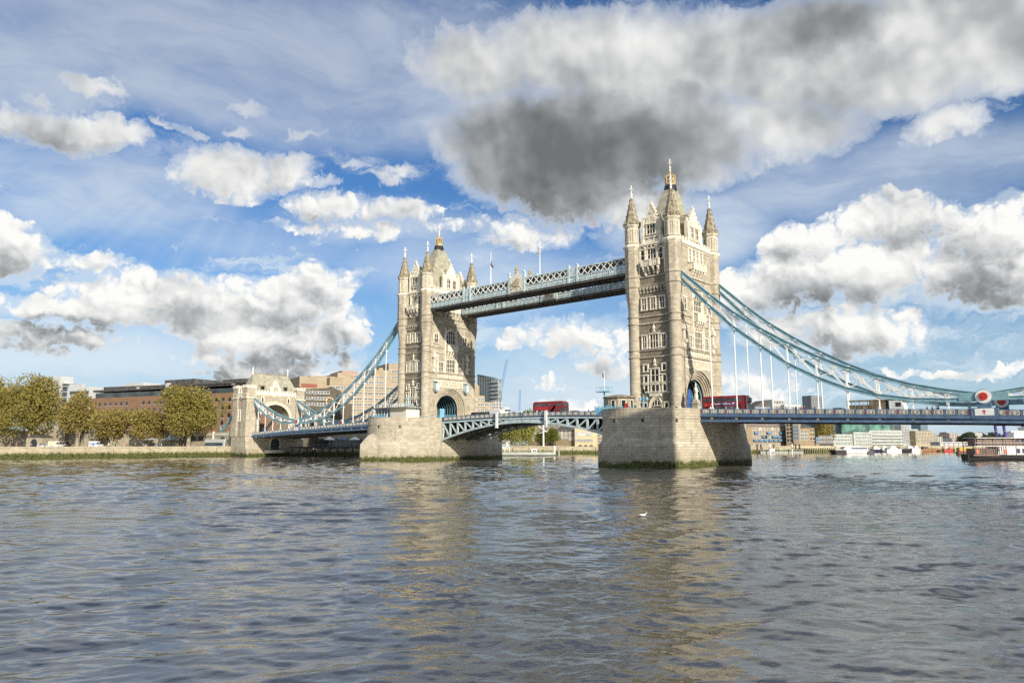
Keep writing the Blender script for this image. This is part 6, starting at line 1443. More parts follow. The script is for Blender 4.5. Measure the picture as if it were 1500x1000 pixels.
# ================================================================== VEHICLES
TYRE = M_BLACK()
def wheels(T, xs, w, r=.33):
    for x in xs:
        for sg in (-1, 1):
            b = MB(); b.tube((x, sg*(w/2-.22), r), (x, sg*(w/2), r), r, 16); o = b.build('wheel', TYRE, T); b = MB(); b.tube((x, sg*(w/2), r), (x, sg*(w/2+.02), r), r*.6, 12); b.build('rim', pbr('steel_rim', (.4, .4, .42), .35, .8), o)
def side_profile(b, prof, w):
    """closed side outline in (x,z) extruded to width w with chamfered roof edges"""
    b.extrude(prof, -w/2, w/2)
def car(label, pos, rz, paint, group='cars on the bridge', name='parked_car', L=4.4, W=1.8, H=1.5, cat='car'):
    T = thing(name, label, cat, pos, rz, group); pm = pbr('car_paint_%s' % '_'.join(str(int(c*100)) for c in paint), paint, .22, .1, var=.03, spec=.6)
    b = MB(); h = L/2; b.extrude([(-h, .35), (h, .35), (h, .72), (h-.3, .86), (h*.42, .95), (-h*.55, .98), (-h+.1, .92), (-h, .6)], -W/2, W/2); body = b.build('body', pm, T)
    b = MB(); b.taper(-h*.72, h*.42, -W/2+.06, W/2-.06, .95, -h*.55, h*.12, -W/2+.22, W/2-.22, H-.04); b.build('window_band', M_GLASS(), T)
    b = MB(); b.taper(-h*.56, h*.13, -W/2+.2, W/2-.2, H-.05, -h*.5, h*.08, -W/2+.28, W/2-.28, H)
    for x, s_ in ((-h*.72, -h*.56), (h*.42, h*.13), (-h*.12, -h*.14)):
        for sg in (-1, 1): b.beam((x, sg*(W/2-.07), .95), (s_, sg*(W/2-.21), H-.03), .07, .07)
    b.build('roof', pm, T)
    for sg in (-1, 1):
        b = MB(); b.box(h-.04, h+.02, min(sg*.5, sg*.8), max(sg*.5, sg*.8), .6, .75); b.build('headlight', M_WHITE(), T)
        b = MB(); b.box(-h-.02, -h+.04, min(sg*.5, sg*.82), max(sg*.5, sg*.82), .65, .8); b.build('tail_light', M_RED(), T)
    wheels(T, (-h*.62, h*.62), W); return T
def van(label, pos, rz, paint, L=5.6, W=2.0, H=2.5, band=None, group='vans'):
    T = thing('delivery_van', label, 'van', pos, rz, group); pm = pbr('van_paint_%s' % '_'.join(str(int(c*100)) for c in paint), paint, .3, var=.03); h = L/2
    b = MB(); b.extrude([(-h, .4), (h, .4), (h, 1.0), (h-.35, 1.25), (h-1.15, 2.2), (h-1.5, H), (-h+.1, H), (-h, H-.1)], -W/2, W/2); b.build('body', pm, T)
    b = MB(); b.add([(h-.42, -W/2+.15, 1.3), (h-.42, W/2-.15, 1.3), (h-1.1, W/2-.2, 2.18), (h-1.1, -W/2+.2, 2.18)], [(0,1,2,3)]); 
    o = b.build('windscreen', M_GLASS(), T); o.location.x += .04; o.location.z += .03
    for sg in (-1, 1):
        b = MB(); y = sg*(W/2+.01); b.add([(h-.55, y, 1.3), (h-1.15, y, 2.1), (h-1.9, y, 2.1), (h-1.9, y, 1.3)], [(0,1,2,3)]); b.build('side_window', M_GLASS(), T)
        if band: b = MB(); b.box(-h+.2, h-2.0, min(sg*W/2, sg*(W/2+.02)), max(sg*W/2, sg*(W/2+.02)), 1.0, 2.1); b.build('livery_panel', band, T)
    wheels(T, (-h*.6, h*.64), W, .36); return T
def bus(label, pos, rz, L, style):
    T = thing('double_decker_bus', label, 'bus', pos, rz, 'red double-decker buses'); T.scale = (.91, .92, .92); W = 2.55; H = 4.35; h = L/2; RD = pbr('bus_red', (.27, .010, .018), .3, var=.05, spec=.5); RB = pbr('bus_bright_red', (.50, .022, .022), .35)
    b = MB()
    P_ = [(-h, .4), (h, .4), (h, 2.3), (h-.12, 3.4), (h-.4, H-.25), (h-.9, H), (-h+.7, H), (-h+.15, H-.25), (-h, H-.8)] if style == 1 else [(-h, .4), (h, .4), (h, 2.6), (h-.15, H-.15), (h-.35, H), (-h+.25, H), (-h, H-.25)]
    b.extrude(P_, -W/2+.08, W/2-.08); b.extrude([(x*.992, z*.985+.01) for x, z in P_], -W/2, W/2); b.build('body', RD, T)
    G_ = pbr('bus_glass', (.05, .06, .07), .1, var=.7, vscale=.8, spec=.7)
    for sg in (-1, 1):
        y0, y1 = min(sg*W/2, sg*(W/2+.015)), max(sg*W/2, sg*(W/2+.015))
        def pane(x0, x1, z0, z1, mt=G_, nm='window', dy=0): b = MB(); b.box(x0, x1, y0-(dy if sg < 0 else 0), y1+(dy if sg > 0 else 0), z0, z1); return b.build(nm, mt, T)
        nw = 7; a, c = -h+.45, h-(.9 if style == 1 else 1.0)
        if style == 1:
            for i in range(4): x = a+.1+i*1.55; pane(x, x+1.42, 3.02, 3.75)
            b = MB(); yy = sg*(W/2+.01); b.add([(h-5.4, yy, 1.0), (h-3.9, yy, 1.0), (h-2.1, yy, 3.9), (h-3.6, yy, 3.0)], [(0,1,2,3)]) ; b.add([(h-5.0, yy, 1.3), (h-4.2, yy, 1.3), (h-2.6, yy, 3.05), (h-3.3, yy, 3.05)], [(0,1,2,3)]); b.build('stair_window', M_BLACK(), T)
            pane(h-2.9, h-2.1, 3.02, 3.8); pane(h-1.95, h-.55, 3.02, 3.8); pane(h-1.7, h-.1, 1.5, 2.4)
            pane(-h+1.0, h-5.4, 2.05, 2.85, RB, 'advert_panel')
            for i in range(4): x = a+.2+i*1.35; pane(x, x+1.2, 1.2, 1.95)
        else:
            for i in range(7): x = a+i*(c-a)/7; pane(x+.04, x+(c-a)/7-.06, 3.0, 3.85)
            for i in range(6): x = a+.4+i*1.35; pane(x+.04, x+1.25, 1.15, 1.95)
            pane(-h+.1, -h+2.8, 2.1, 2.85, RB, 'advert_panel'); pane(-h+2.8, h-2.6, 2.1, 2.85, pbr('advert_purple', (.10, .05, .17), .5, var=.6, vscale=1.2), 'advert_panel')
            b = MB(); x = -h+3.0
            for k in range(9): w_ = [.16, .3, .12, .26, .34, .14, .3, .2, .3][k]; b.box(x, x+w_, y0-.004, y1+.004, 2.42, 2.62+(.08 if k % 3 == 0 else 0)); x += w_+.08
            b.box(h-5.0, h-4.9, y0-.004, y1+.004, 2.3, 2.75); b.box(h-4.9, h-4.65, y0-.004, y1+.004, 2.66, 2.75); b.box(h-4.9, h-4.7, y0-.004, y1+.004, 2.48, 2.56); b.box(h-4.5, h-4.4, y0-.004, y1+.004, 2.3, 2.6); b.box(h-4.3, h-3.9, y0-.004, y1+.004, 2.36, 2.56); b.box(h-3.4, h-2.8, y0-.004, y1+.004, 2.45, 2.7)
            b.box(-h+2.2, -h+2.34, y0-.004, y1+.004, 2.15, 2.7); b.box(-h+2.45, -h+2.6, y0-.004, y1+.004, 2.2, 2.82); b.build('advert_lettering', M_WHITE(), T)
            b = MB(); b.box(-h+.4, -h+1.2, y0-.004, y1+.004, 2.25, 2.38); b.box(-h+.6, -h+.8, y0-.004, y1+.004, 2.38, 2.5); b.build('gold_mark', M_GOLD(), T)
    b = MB(); b.box(h-.1, h+.03, -W/2+.15, W/2-.15, 1.2, 2.4); b.build('windscreen', G_, T); b = MB(); b.box(h-.18, h+.02, -W/2+.15, W/2-.15, 2.95, 3.9); b.build('windscreen', G_, T); b = MB(); b.box(h-.12, h+.04, -.8, .8, 2.48, 2.8); b.build('destination_blind', M_BLACK(), T)
    b = MB(); b.box(-h-.03, -h+.1, -W/2+.2, W/2-.2, 3.0, 3.75); b.build('rear_window', G_, T)
    wheels(T, (-h+2.4, h-2.6), W, .5); return T
def rz_bas(x): t = abs(x-MIDX)/30.35; return 11.62-.55*(1-math.sin((1-t)*math.pi/2))+.0
def rz_side(x): return dz(x if x > 0 else TX-x)-1.08
bus('red double-decker bus with diagonal black stair window, driving over the lifting span', (-34.9, -3.4, rz_bas(-35)), 0, 11.2, 1)
bus('red double-decker bus with purple side advert, on the right-hand road deck beside the near tower', (14.1, -4.3, rz_side(14)), 0, 10.8, 2)
van('white van crossing the lifting span, right of a dark lorry', (-55.2, -3, rz_bas(-55)), math.pi, (.72, .72, .70), 5.8, 2.0, 2.6, group='vans on the bridge')
lr = thing('lorry', 'dark open-backed lorry between the yellow car and the white van on the lifting span', 'lorry', (-60.5, -3, rz_bas(-60)), math.pi)
b = MB(); b.box(-3, 1.4, -1.1, 1.1, 1.0, 1.2); b.box(-3, -2.9, -1.1, 1.1, 1.2, 2.3); b.box(-3, 1.4, -1.1, -1.0, 1.2, 2.2); b.box(-3, 1.4, 1.0, 1.1, 1.2, 2.2); b.build('load_bed', SLATE, lr); b = MB(); b.extrude([(1.5, .5), (3.0, .5), (3.0, 1.4), (2.7, 2.2), (1.5, 2.2)], -1.1, 1.1); b.build('cab', M_DARK(), lr); b = MB(); b.box(-2.8, 1.3, -.9, .9, 1.2, 2.0); b.build('load', SLATE, lr); wheels(lr, (-2, 2.2), 2.2, .45)
car('yellow taxi van in front of the far tower archway', (-66.2, -3, rz_bas(-66)), math.pi, (.75, .62, .05), L=4.9, H=1.75); car('dark car leaving the far tower archway', (-71.2, -3, 11.0), math.pi, (.04, .045, .05))
car('dark red car right of the first red bus on the lifting span', (-27.0, -3, rz_bas(-27)), 0, (.10, .03, .03), H=1.55); car('beige car on the lifting span behind the dark red car', (-23.6, 2.5, rz_bas(-24)), math.pi, (.45, .38, .27), H=1.6, L=4.6); car('black car on the lifting span nearest the near pier', (-20.2, -3, rz_bas(-20)), 0, (.03, .03, .035), L=4.8)
car('white car on the left road deck near the far pier', (-119, -3.5, rz_side(-119)), math.pi, (.75, .75, .73), H=1.6); car('white car on the left road deck, right of another white car', (-110.5, -3.5, rz_side(-110.5)), math.pi, (.70, .71, .72), H=1.6); car('silver car on the left road deck near the front roundel', (-133, -3.5, rz_side(-133)), math.pi, (.35, .37, .38)); car('grey car with only its roof showing, left of the open-sided lorry', (37.2, -3.2, rz_side(37)), 0, (.30, .32, .33), H=1.55)
ol = thing('open_lorry', 'open-sided lorry with brown canopy and white cab on the right-hand road deck', 'lorry', (43.5, -3.2, rz_side(43.5)), -R(1.9))
BC = pbr('canvas_brown', (.20, .165, .11), .85, var=.3, vscale=1); b = MB(); b.box(-4.9, 2.8, -1.2, 1.2, .9, 1.1); b.build('load_bed', M_DARK(), ol); b = MB(); b.taper(-4.9, 3.6, -1.2, 1.2, 2.85, -4.6, 3.6, -1.0, 1.0, 3.05); b.build('canopy', BC, ol); b = MB(); b.box(-.8, 2.0, -1.15, 1.15, 1.1, 2.8); b.box(-4.8, -.9, -1.1, 1.1, 1.1, 2.1); b.build('load', BC, ol)
for i in range(6): b = MB(); x = -4.8+i*1.5; b.box(x-.04, x+.04, -1.2, -1.12, 1.1, 2.85); b.box(x-.04, x+.04, 1.12, 1.2, 1.1, 2.85); b.build('canopy_post', pbr('brass_pole', (.4, .35, .25), .5), ol)
b = MB(); b.extrude([(3.0, .5), (5.2, .5), (5.2, 1.5), (4.9, 2.6), (3.0, 2.6)], -1.15, 1.15); cb_ = b.build('cab', M_WHITE(), ol); b = MB(); b.box(3.8, 4.7, -1.18, 1.18, 1.6, 2.35); b.build('cab_window', M_GLASS(), cb_); b = MB(); b.extrude([(4.3, 2.62), (5.3, 2.5), (5.0, 2.95), (4.2, 2.95)], -1.0, 1.0); b.build('sun_visor', SLATE, cb_); wheels(ol, (-3.4, 4.2), 2.3, .48)
q = at(82, 302); van('white van with yellow side panel parked on the quay beside the small gatehouse', (q.x, q.y, GZ), HEAD, (.72, .72, .70), 5.2, 2.0, 2.5, pbr('pale_yellow', (.75, .62, .25), .5), 'vans parked on the quay'); q = at(141, 300); van('white van with blue and orange side panel parked right of the forked plane tree', (q.x, q.y, GZ), HEAD, (.75, .76, .76), 5.0, 2.0, 2.5, pbr('blue_panel', (.30, .40, .60), .5), 'vans parked on the quay')
q = at(64, 303); car('pale car parked between the small gatehouse and the yellow-panelled van', (q.x, q.y, GZ), HEAD, (.6, .6, .57), 'cars parked on the quay'); q = at(94, 304); van('dark van parked behind the yellow-panelled van', (q.x, q.y, GZ), HEAD, (.04, .04, .05), 4.6, 1.9, 2.2, None, 'vans parked on the quay')

# ================================================================== PEOPLE
def person_mesh(pose):
    """one continuous skinned body; pose changes arms and legs"""
    st = [.0, .22, .0, .1][pose]; ar = [.05, .15, .35, .1][pose]
    J = {'pel': (0,0,.95), 'wai': (0,0,1.1), 'che': (0.01,0,1.32), 'nec': (0,0,1.48), 'hd0': (.01,0,1.58), 'hd1': (.01,0,1.70)}
    R_ = {'pel': .15, 'wai': .135, 'che': .165, 'nec': .06, 'hd0': .095, 'hd1': .085}
    E_ = [('pel','wai'),('wai','che'),('che','nec'),('nec','hd0'),('hd0','hd1')]
    for s_, k in ((1, 'l'), (-1, 'r')):
        sw = st*s_
        J.update({k+'sh': (0, .19*s_, 1.40), k+'el': (-.03+ar*.4, .25*s_, 1.13), k+'wr': (.08+ar, .22*s_, .95+ar*.9), k+'ha': (.13+ar, .21*s_, .88+ar)})
        J.update({k+'hip': (0, .1*s_, .88), k+'kn': (.04+sw*.5, .11*s_, .50), k+'an': (-.02+sw, .11*s_, .09), k+'to': (.16+sw, .12*s_, .04)})
        R_.update({k+'sh': .075, k+'el': .052, k+'wr': .036, k+'ha': .042, k+'hip': .105, k+'kn': .07, k+'an': .048, k+'to': .045})
        E_ += [('che', k+'sh'), (k+'sh', k+'el'), (k+'el', k+'wr'), (k+'wr', k+'ha'), ('pel', k+'hip'), (k+'hip', k+'kn'), (k+'kn', k+'an'), (k+'an', k+'to')]
    names = list(J); me = bpy.data.meshes.new('p'); me.from_pydata([J[n] for n in names], [(names.index(a), names.index(c)) for a, c in E_], [])
    o = bpy.data.objects.new('p', me); COL.objects.link(o); sk = o.modifiers.new('s', 'SKIN')
    for i, n in enumerate(names): me.skin_vertices[0].data[i].radius = (R_[n], R_[n]*(1.25 if n in ('pel', 'wai', 'che') else 1)); me.skin_vertices[0].data[i].use_root = (n == 'pel')
    sb = o.modifiers.new('u', 'SUBSURF'); sb.levels = 1
    bpy.context.view_layer.update(); dg = bpy.context.evaluated_depsgraph_get(); m2 = bpy.data.meshes.new_from_object(o.evaluated_get(dg)); bpy.data.objects.remove(o)
    m2.materials.clear(); 
    for k in range(4): m2.materials.append(None)
    for p in m2.polygons:
        c = p.center; hand = (abs(c.y) > .15 and c.z < 1.0 and c.x > .1 and c.z > .8)
        p.material_index = 3 if c.z > 1.64 or (c.z > 1.56 and c.x < -.03) else 2 if (c.z > 1.47 or hand) else 1 if c.z > .84 else 0; p.use_smooth = True
    return m2
PM = [person_mesh(i) for i in range(4)]
CM = {n: pbr('cloth_'+n, c, .85, var=.1, vscale=3) for n, c in dict(black=(.02,.02,.022), navy=(.03,.04,.09), red=(.50,.03,.04), white=(.65,.65,.62), blue=(.12,.30,.60), grey=(.22,.22,.23), tan=(.42,.32,.20), green=(.08,.16,.08), brown=(.12,.07,.04), jeans=(.07,.10,.18)).items()}
SKN = pbr('skin', (.48, .29, .20), .6); HAIR = [pbr('hair_dark', (.03, .02, .015), .7), pbr('hair_brown', (.12, .07, .03), .7), pbr('hair_grey', (.35, .33, .30), .7)]
def person(label, pos, top, legs, rz, k, group):
    o = bpy.data.objects.new('person', PM[k % 4]); COL.objects.link(o); o.location = pos; o.rotation_euler = (0, 0, rz); s_ = random.uniform(.95, 1.05); o.scale = (s_, s_, s_)
    for i, mt in enumerate((CM[legs], CM[top], SKN, HAIR[k % 3])): o.material_slots[i].link = 'OBJECT'; o.material_slots[i].material = mt
    return tag(o, label, 'person', group)
G = 'people walking over the bridge'
for i, (x, top, where) in enumerate(((-50.9, 'red', 'in front of the white van on the lifting span'), (-50.0, 'navy', 'in front of the white van, beside someone in red'), (-46.3, 'black', 'left of the centre joint of the lifting span'), (-45.2, 'brown', 'in the middle group at the centre joint'), (-44.3, 'black', 'in the middle group, just right of the centre joint'), (-42.5, 'navy', 'right of the middle group on the lifting span'), (-41.0, 'black', 'left of the first red bus'), (-37.9, 'black', 'in front of the first red bus, towards its rear'),
        (-36.6, 'white', 'in front of the middle of the first red bus'), (-35.2, 'tan', 'passing the middle of the first red bus'), (-33.9, 'black', 'in front of the first red bus by the white post'), (-25.4, 'red', 'right of the first red bus beside the dark red car'), (-20.3, 'black', 'on the lifting span, left of one in blue'), (-18.3, 'blue', 'by the right end of the lifting span parapet'), (-16.4, 'black', 'at the right end of the lifting span by the stone cabin'), (-15.4, 'tan', 'at the right end of the lifting span beside the last walker'))):
    person('person in %s top, %s' % (top, where), (x, -6.9+.3*(i % 2), rz_bas(x)), top, ['black', 'jeans', 'grey'][i % 3], (i % 2)*math.pi, i, G)
for i, (x, top, where) in enumerate(((9.4, 'black', 'left of the second red bus on the right-hand deck'), (12.0, 'white', 'in front of the second red bus, near its left end'), (15.6, 'tan', 'in front of the middle of the second red bus'), (16.8, 'brown', 'in front of the second red bus, towards its front'), (24.8, 'blue', 'behind the parapet just right of the traffic light'), (27.6, 'brown', 'alone between the traffic light and the next hanger'), (30.2, 'navy', 'left of a pair in red and brown on the right-hand deck'), (31.1, 'red', 'in the pair under the white distant hall'), (31.8, 'brown', 'on the right of the pair under the white distant hall'), (33.7, 'navy', 'by the grey skyscraper'), (41.0, 'tan', 'in front of the open-sided lorry'), (53.0, 'black', 'right of the open-sided lorry, left of two others'), (53.9, 'navy', 'in the middle of three right of the open-sided lorry'), (54.8, 'black', 'on the right of three near the low end of the chain'))):
    person('person in %s top, %s' % (top, where), (x, -7.9+.4*(i % 2), rz_side(x)), top, ['black', 'jeans', 'grey'][(i+1) % 3], (i % 2)*math.pi, i+1, G)
G = 'people on the near pier'
for i, (px, top, lb) in enumerate(((943, 'black', 'right of the red notice by the cabin'), (949, 'grey', 'left of the tower doorway'), (957, 'black', 'at the left side of the tower doorway'), (978, 'tan', 'right of the tower doorway'), (984, 'brown', 'left of the nearest turret foot'), (991, 'black', 'in front of the nearest turret'), (996, 'white', 'beside the blue hoarding'))):
    d = ray(px, 598); k = (-13.0-CAM.y)/d.y; person('person in %s top on the near pier, %s' % (top, lb), (CAM.x+d.x*k, -13.0, 11.0), top, 'jeans' if i % 2 else 'black', i*1.1, i, G)
G = 'people strolling on the quay'
for i in range(34):
    px = 6+i*10.1+random.uniform(-2.5, 2.5); D = random.uniform(287, 297); q = at(px, D); top = ['black', 'navy', 'red', 'white', 'grey', 'tan', 'blue', 'green'][(i*5) % 8]
    wh = 'below the biggest tree' if px < 66 else 'near the yellow-panelled van' if px < 98 else 'by the forked plane tree' if px < 130 else 'near the van with the blue panel' if px < 155 else 'below the low golden trees' if px < 196 else 'by the open canopies' if px < 252 else 'under the round olive-green tree' if px < 300 else 'in front of the approach viaduct'
    person('person in %s top walking on the quay %s' % (top, wh), (q.x, q.y, GZ), top, ['black', 'jeans', 'grey'][i % 3], i*1.7, i, G)

# ================================================================== SMALL THINGS ON THE BRIDGE
LB = M_SKYB()
kb = thing('control_cabin', 'small stone control cabin with flat hat roof on the near pier, left of the tower', 'cabin', (-4.6, -17.3, 11.0))
b = MB(); b.lathe([(3.3, 0), (3.3, 3.6)], 8, ph=.5, sx=1.0, sy=.8); b.build('wall', M_ASH(), kb); b = MB(); b.lathe([(3.9, 3.6), (3.9, 3.85), (3.3, 4.05), (.5, 4.35)], 8, ph=.5, sx=1, sy=.8); b.build('roof', M_SPIRE(), kb)
for i in range(8):
    a = 2*math.pi*i/8; n = Vector((math.cos(a), math.sin(a)/.8, 0)).normalized(); F = frame((n.x, n.y), 0, (3.3*.924*math.cos(a), 3.3*.924*.8*math.sin(a)))
    b = MB(F); b.box(-.42, .42, 0, .05, 1.0, 3.0); w0 = b.build('window', M_GLASS(), kb); b = MB(F); b.box(-.55, -.42, 0, .14, .9, 3.1); b.box(.42, .55, 0, .14, .9, 3.1); b.box(-.55, .55, 0, .14, 3.0, 3.15); b.build('frame', M_DRS(), w0)
ms = thing('signal_mast', 'light blue mast with platform and dark flag, at the left of the near pier', 'mast', (-8.6, -17.2, 11.0)); b = MB(); b.tube((0, 0, 0), (0, 0, 5.6), .22, 8, .16); b.box(-.5, .5, -.5, .5, 0, .8); b.build('post', LB, ms); b = MB(); b.tube((0, 0, 5.6), (0, 0, 9.6), .09, 6); b.lathe([(.12, 9.6), (.2, 9.75), (.02, 9.95)], 8); b.build('flagpole', M_WHITE(), ms)
b = MB(); b.box(-1.7, 1.7, -.9, .9, 5.1, 5.25)
for x in (-1.65, -.8, 0, .8, 1.65): b.box(x-.04, x+.04, -.9, -.84, 5.25, 6.2); b.box(x-.04, x+.04, .84, .9, 5.25, 6.2)
b.box(-1.7, 1.7, -.9, -.85, 6.15, 6.22); b.box(-1.7, 1.7, .85, .9, 6.15, 6.22); b.build('platform', LB, ms)
b = MB(); b.add([(0, 0, 9.5), (-.5, .1, 9.1), (-.55, .25, 8.4), (-.1, .1, 8.2), (0, 0, 8.3)], [(0,1,2,3,4)]); b.add([(0, .03, 9.5), (-.5, .13, 9.1), (-.55, .28, 8.4), (-.1, .13, 8.2), (0, .03, 8.3)], [(4,3,2,1,0)]); b.build('flag', CM['navy'], ms)
def fence_panel(T, x0, x1, y, z0, z1, mat, n): 
    b = MB(); b.box(x0, x1, y-.04, y+.04, z1-.12, z1); b.box(x0, x1, y-.02, y+.02, z0, z1-.25)
    for i in range(n+1): x = x0+(x1-x0)*i/n; b.box(x-.07, x+.07, y-.07, y+.07, z0, z1+.15)
    return b.build('panel', mat, T)
bf = thing('barrier_fence', 'light blue barrier fence around the control cabin on the near pier', 'fence', (-4.4, -20.9, 11.0)); fence_panel(bf, -4.2, 1.0, 0, 0, 1.75, LB, 5); fence_panel(bf, 1.2, 5.0, .9, 0, 1.6, LB, 4)
nb = thing('red_notice', 'small red notice board beside the control cabin on the near pier', 'notice board', (-1.0, -20.2, 11.0)); b = MB(); b.box(-.45, .45, -.05, .05, 1.0, 2.2); b.build('board', M_RED(), nb); b = MB(); b.box(-.04, .04, -.02, .08, 0, 1.0); b.build('post', M_DARK(), nb)
def lamp(label, pos, s_=1.0):
    T = thing('street_lamp', label, 'street lamp', pos, 0, 'light blue ornate street lamps'); T.scale = (s_, s_, s_); b = MB(); b.lathe([(.45, 0), (.4, .6), (.2, .8), (.14, 3.4), (.22, 3.5), (.1, 3.7), (.1, 4.6)], 10); b.box(-.85, .85, -.07, .07, 3.3, 3.45)
    for x in (-.85, .85): b.lathe([(.1, 3.1), (.26, 3.3), (.26, 3.75), (.08, 4.0)], 8, (x, 0))
    b.build('post', LB, T); b = MB(); b.lathe([(.14, 4.6), (.3, 4.8), (.32, 5.4)], 8); b.build('lantern_glass', M_GLASS(), T); b = MB(); b.lathe([(.4, 5.4), (.3, 5.6), (.06, 5.9), (.03, 6.3)], 8); b.build('lantern_cap', M_DARK(), T)
lamp('light blue ornate lamp post in front of the near tower, left of its pointed doorway', (-1.6, -12.2, 11.0)); lamp('light blue lamp post beside the white cabin on the far pier', (TX+7.6, -15.2, 11.0), .95)
# far pier cabin
fk = thing('ticket_pavilion', 'white and glass pavilion with a flat oversailing roof and roof terrace on the far pier', 'pavilion', (TX+1.3, -16.6, 11.0))
b = MB(); b.taper(-9.2, 8.2, -3.3, 3.2, 3.75, -9.6, 8.6, -3.6, 3.5, 4.0); b.build('roof', M_WHITE(), fk); b = MB(); b.box(.0, 7.0, -2.4, 2.4, 0, 3.75); b.build('wall', M_CREAM(), fk); b = MB(); b.box(-6.8, 0, -2.2, 2.2, 0, 3.75); gz = b.build('glazing', DGLASS, fk); b = MB()
for x in (-6.8, -5.5, -4.2, -2.9, -1.6, -.3): b.box(x-.08, x+.08, -2.32, -2.2, 0, 3.75)
b.build('mullion', M_WHITE(), gz); b = MB(); b.box(.3, 6.7, -2.45, -2.4, 2.9, 3.3); b.build('signboard', pbr('pale_orange', (.70, .55, .30), .6, var=.3, vscale=2), fk)
for y in (-2.6, 2.5):
    b = MB(); b.box(-7, 6, y, y+.05, 4.95, 5.05)
    for i in range(14): b.box(-7+i, -6.93+i, y, y+.05, 4.0, 5.0)
    b.build('roof_railing', M_WHITE(), fk)
bf = thing('barrier_fence', 'light blue barrier fence in front of the white pavilion on the far pier', 'fence', (TX+1, -20.4, 11.0)); fence_panel(bf, -6.0, 0.2, 0, 0, 1.9, LB, 6)
bm = thing('signal_mast', 'light blue platform mast beside the white pavilion on the far pier', 'mast', (TX+7.2, -17.6, 11.0)); b = MB(); b.tube((0, 0, 0), (0, 0, 7.4), .16, 8); b.build('post', LB, bm); b = MB(); b.box(-2.2, 2.2, -.8, .8, 3.9, 4.05)
for x in (-2.1, -1, 0, 1, 2.1): b.box(x-.04, x+.04, -.8, -.75, 4.05, 4.9)
b.box(-2.2, 2.2, -.8, -.75, 4.85, 4.93); b.build('platform', LB, bm)
bf = thing('barrier_fence', 'low pale blue barrier at the foot of the far tower arch', 'fence', (TX+6.8, -11.6, 11.0)); fence_panel(bf, -1.5, 2.5, 0, 0, 1.5, M_PALE(), 3)
# hoardings in archways
b = MB(); b.add([(0, -1.5, 0), (0, 1.4, 0), (0, 1.0, 3.2), (0, .2, 5.2), (0, -.5, 5.4), (0, -1.3, 2.6), (.1, -1.5, 0), (.1, 1.4, 0), (.1, 1.0, 3.2), (.1, .2, 5.2), (.1, -.5, 5.4), (.1, -1.3, 2.6)], [(0,1,2,3,4,5), (11,10,9,8,7,6), (0,6,7,1), (5,11,6,0), (4,10,11,5), (3,9,10,4), (2,8,9,3), (1,7,8,2)])
o = b.build('hoarding', pbr('deep_blue_sheet', (.035, .10, .30), .5, var=.15), None); o.location = (8.3, -9.6, 11.0); tag(o, 'deep blue sheeting hoarding at the left foot of the near tower arch', 'hoarding')
b = MB(); b.box(-.9, .9, -.1, .1, 0, 4.0); o = b.build('hoarding', LB); o.location = (TX+6.6, -3.9, 11.0); o.rotation_euler = (0, 0, math.pi/2); tag(o, 'light blue hoarding board at the left side of the far tower archway', 'hoarding')
sp = thing('stone_statue', 'pale stone statue on a tall pedestal in front of the near tower arch', 'statue', (9.4, -8.9, 10.95))
b = MB(); b.box(-.75, .75, -.75, .75, 0, 2.2); b.box(-.85, .85, -.85, .85, 2.2, 2.45); b.taper(-.7, .7, -.7, .7, 2.45, -.45, .45, -.45, .45, 3.2); b.build('pedestal', M_ASH(), sp); b = MB(); b.lathe([(.42, 3.2), (.48, 3.8), (.36, 4.6), (.46, 5.2), (.4, 5.6), (.14, 5.85), (.2, 6.0), (.22, 6.25), (.1, 6.5), (.05, 6.9)], 10, sx=1, sy=.8); b.tube((.1, -.42, 5.4), (.3, -.5, 4.7), .13, 6); b.tube((.1, .42, 5.4), (.35, .3, 4.8), .13, 6); b.build('figure', M_DRS(), sp)
tl = thing('traffic_light', 'black traffic light just right of the second red bus', 'traffic light', (20.3, -6.6, rz_side(20))); b = MB(); b.tube((0, 0, 0), (0, 0, 2.4), .07, 8); b.build('post', M_DARK(), tl); b = MB(); b.box(-.2, .2, -.15, .15, 2.4, 3.5)
for z in (2.6, 2.95, 3.3): b.tube((.2, 0, z), (.45, 0, z+.03), .15, 8)
b.build('signal_head', M_DARK(), tl)
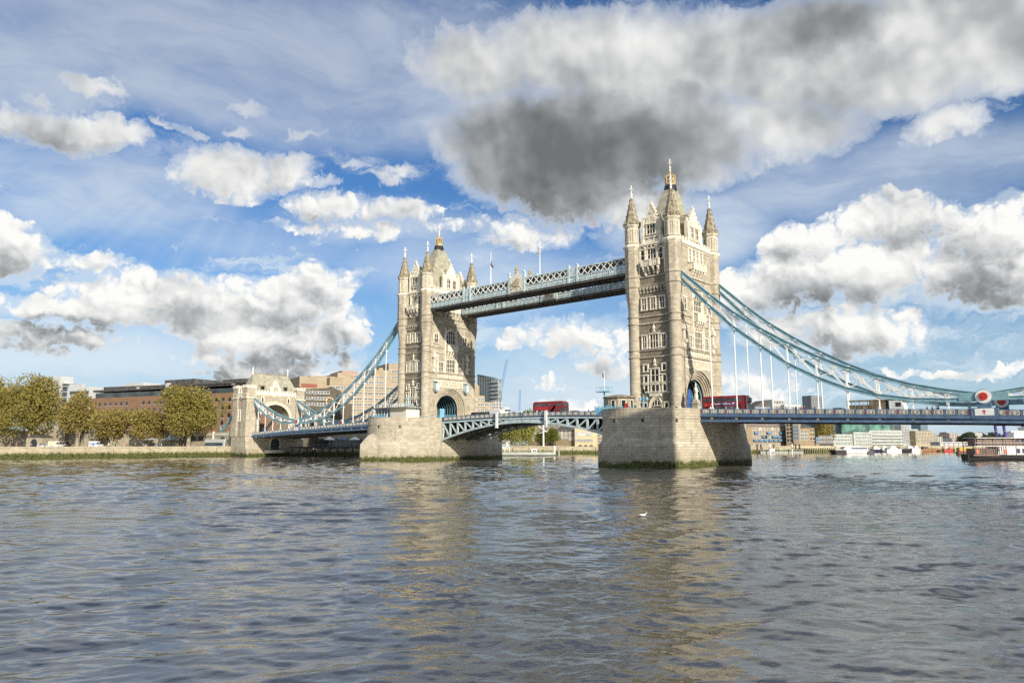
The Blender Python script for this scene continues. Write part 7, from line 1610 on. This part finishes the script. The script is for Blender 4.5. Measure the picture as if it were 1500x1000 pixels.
# flags on the walkway
for x, lb, cl in ((-51.6, 'white flagpole with furled blue and red flag, left on the nearer walkway', 'navy'), (-34.0, 'white flagpole with a furled red flag, on the right part of the nearer walkway', 'red')):
    T = thing('flagpole', lb, 'flagpole', (x, -8.6, 48.1), 0, 'flagpoles on the nearer walkway'); b = MB(); b.tube((0, 0, 0), (0, 0, 9.1), .13, 8, .07); b.lathe([(.1, 9.1), (.16, 9.2), (.02, 9.35)], 8); b.build('pole', M_WHITE(), T)
    s_ = 1 if cl == 'navy' else -1; b = MB(); n = 8; zt = 7.6 if cl == 'navy' else 8.3
    for i in range(n):
        t0, t1 = i/n, (i+1)/n; f_ = lambda t, u: (s_*(.08+t*(.9*u)+.12*math.sin(t*9)*u), .16*math.sin(t*7+u), zt-t*2.4-.4*u)
        b.cur = (i % 2) if cl == 'navy' else (0 if i < 5 else 1); b.add([f_(t0, 0), f_(t0, .5), f_(t1, .5), f_(t1, 0)], [(0,1,2,3)]); b.add([f_(t0, .5), f_(t0, 1), f_(t1, 1), f_(t1, .5)], [(0,1,2,3)])
    b.build('flag', [CM[cl], CM['red'] if cl == 'navy' else CM['white']], T)
# seagull afloat
sg_ = thing('seagull', 'small white seagull floating on the water below the near tower', 'bird', at_ground(940, 48.6, .02), 1.0); sg_.scale = (.75, .75, .75)
b = MB(); prof = [(-.34, .01, .14), (-.22, .05, .13), (-.08, .10, .11), (.08, .105, .11), (.18, .07, .15), (.23, .045, .23), (.27, .05, .285), (.32, .04, .285), (.35, .015, .275)]
b.loft([[(x, r_*math.cos(2*math.pi*i/10), z+r_*.85*math.sin(2*math.pi*i/10)) for i in range(10)] for x, r_, z in prof], cap=True, smooth=True); bd = b.build('body', M_WHITE(), sg_)
b = MB(); b.loft([[(x, s2*(.085-.02*abs(k)), .15+.05*k) for k in (-1, 1)] for x, s2 in ((-.36, .2), (-.1, 1.15), (.1, 1.1))], closed=False); b.build('wing', pbr('gull_grey', (.35, .36, .38), .7), sg_); b = MB(); b.tube((.35, 0, .275), (.41, 0, .262), .012, 6, .004); b.build('beak', M_GOLD(), sg_)
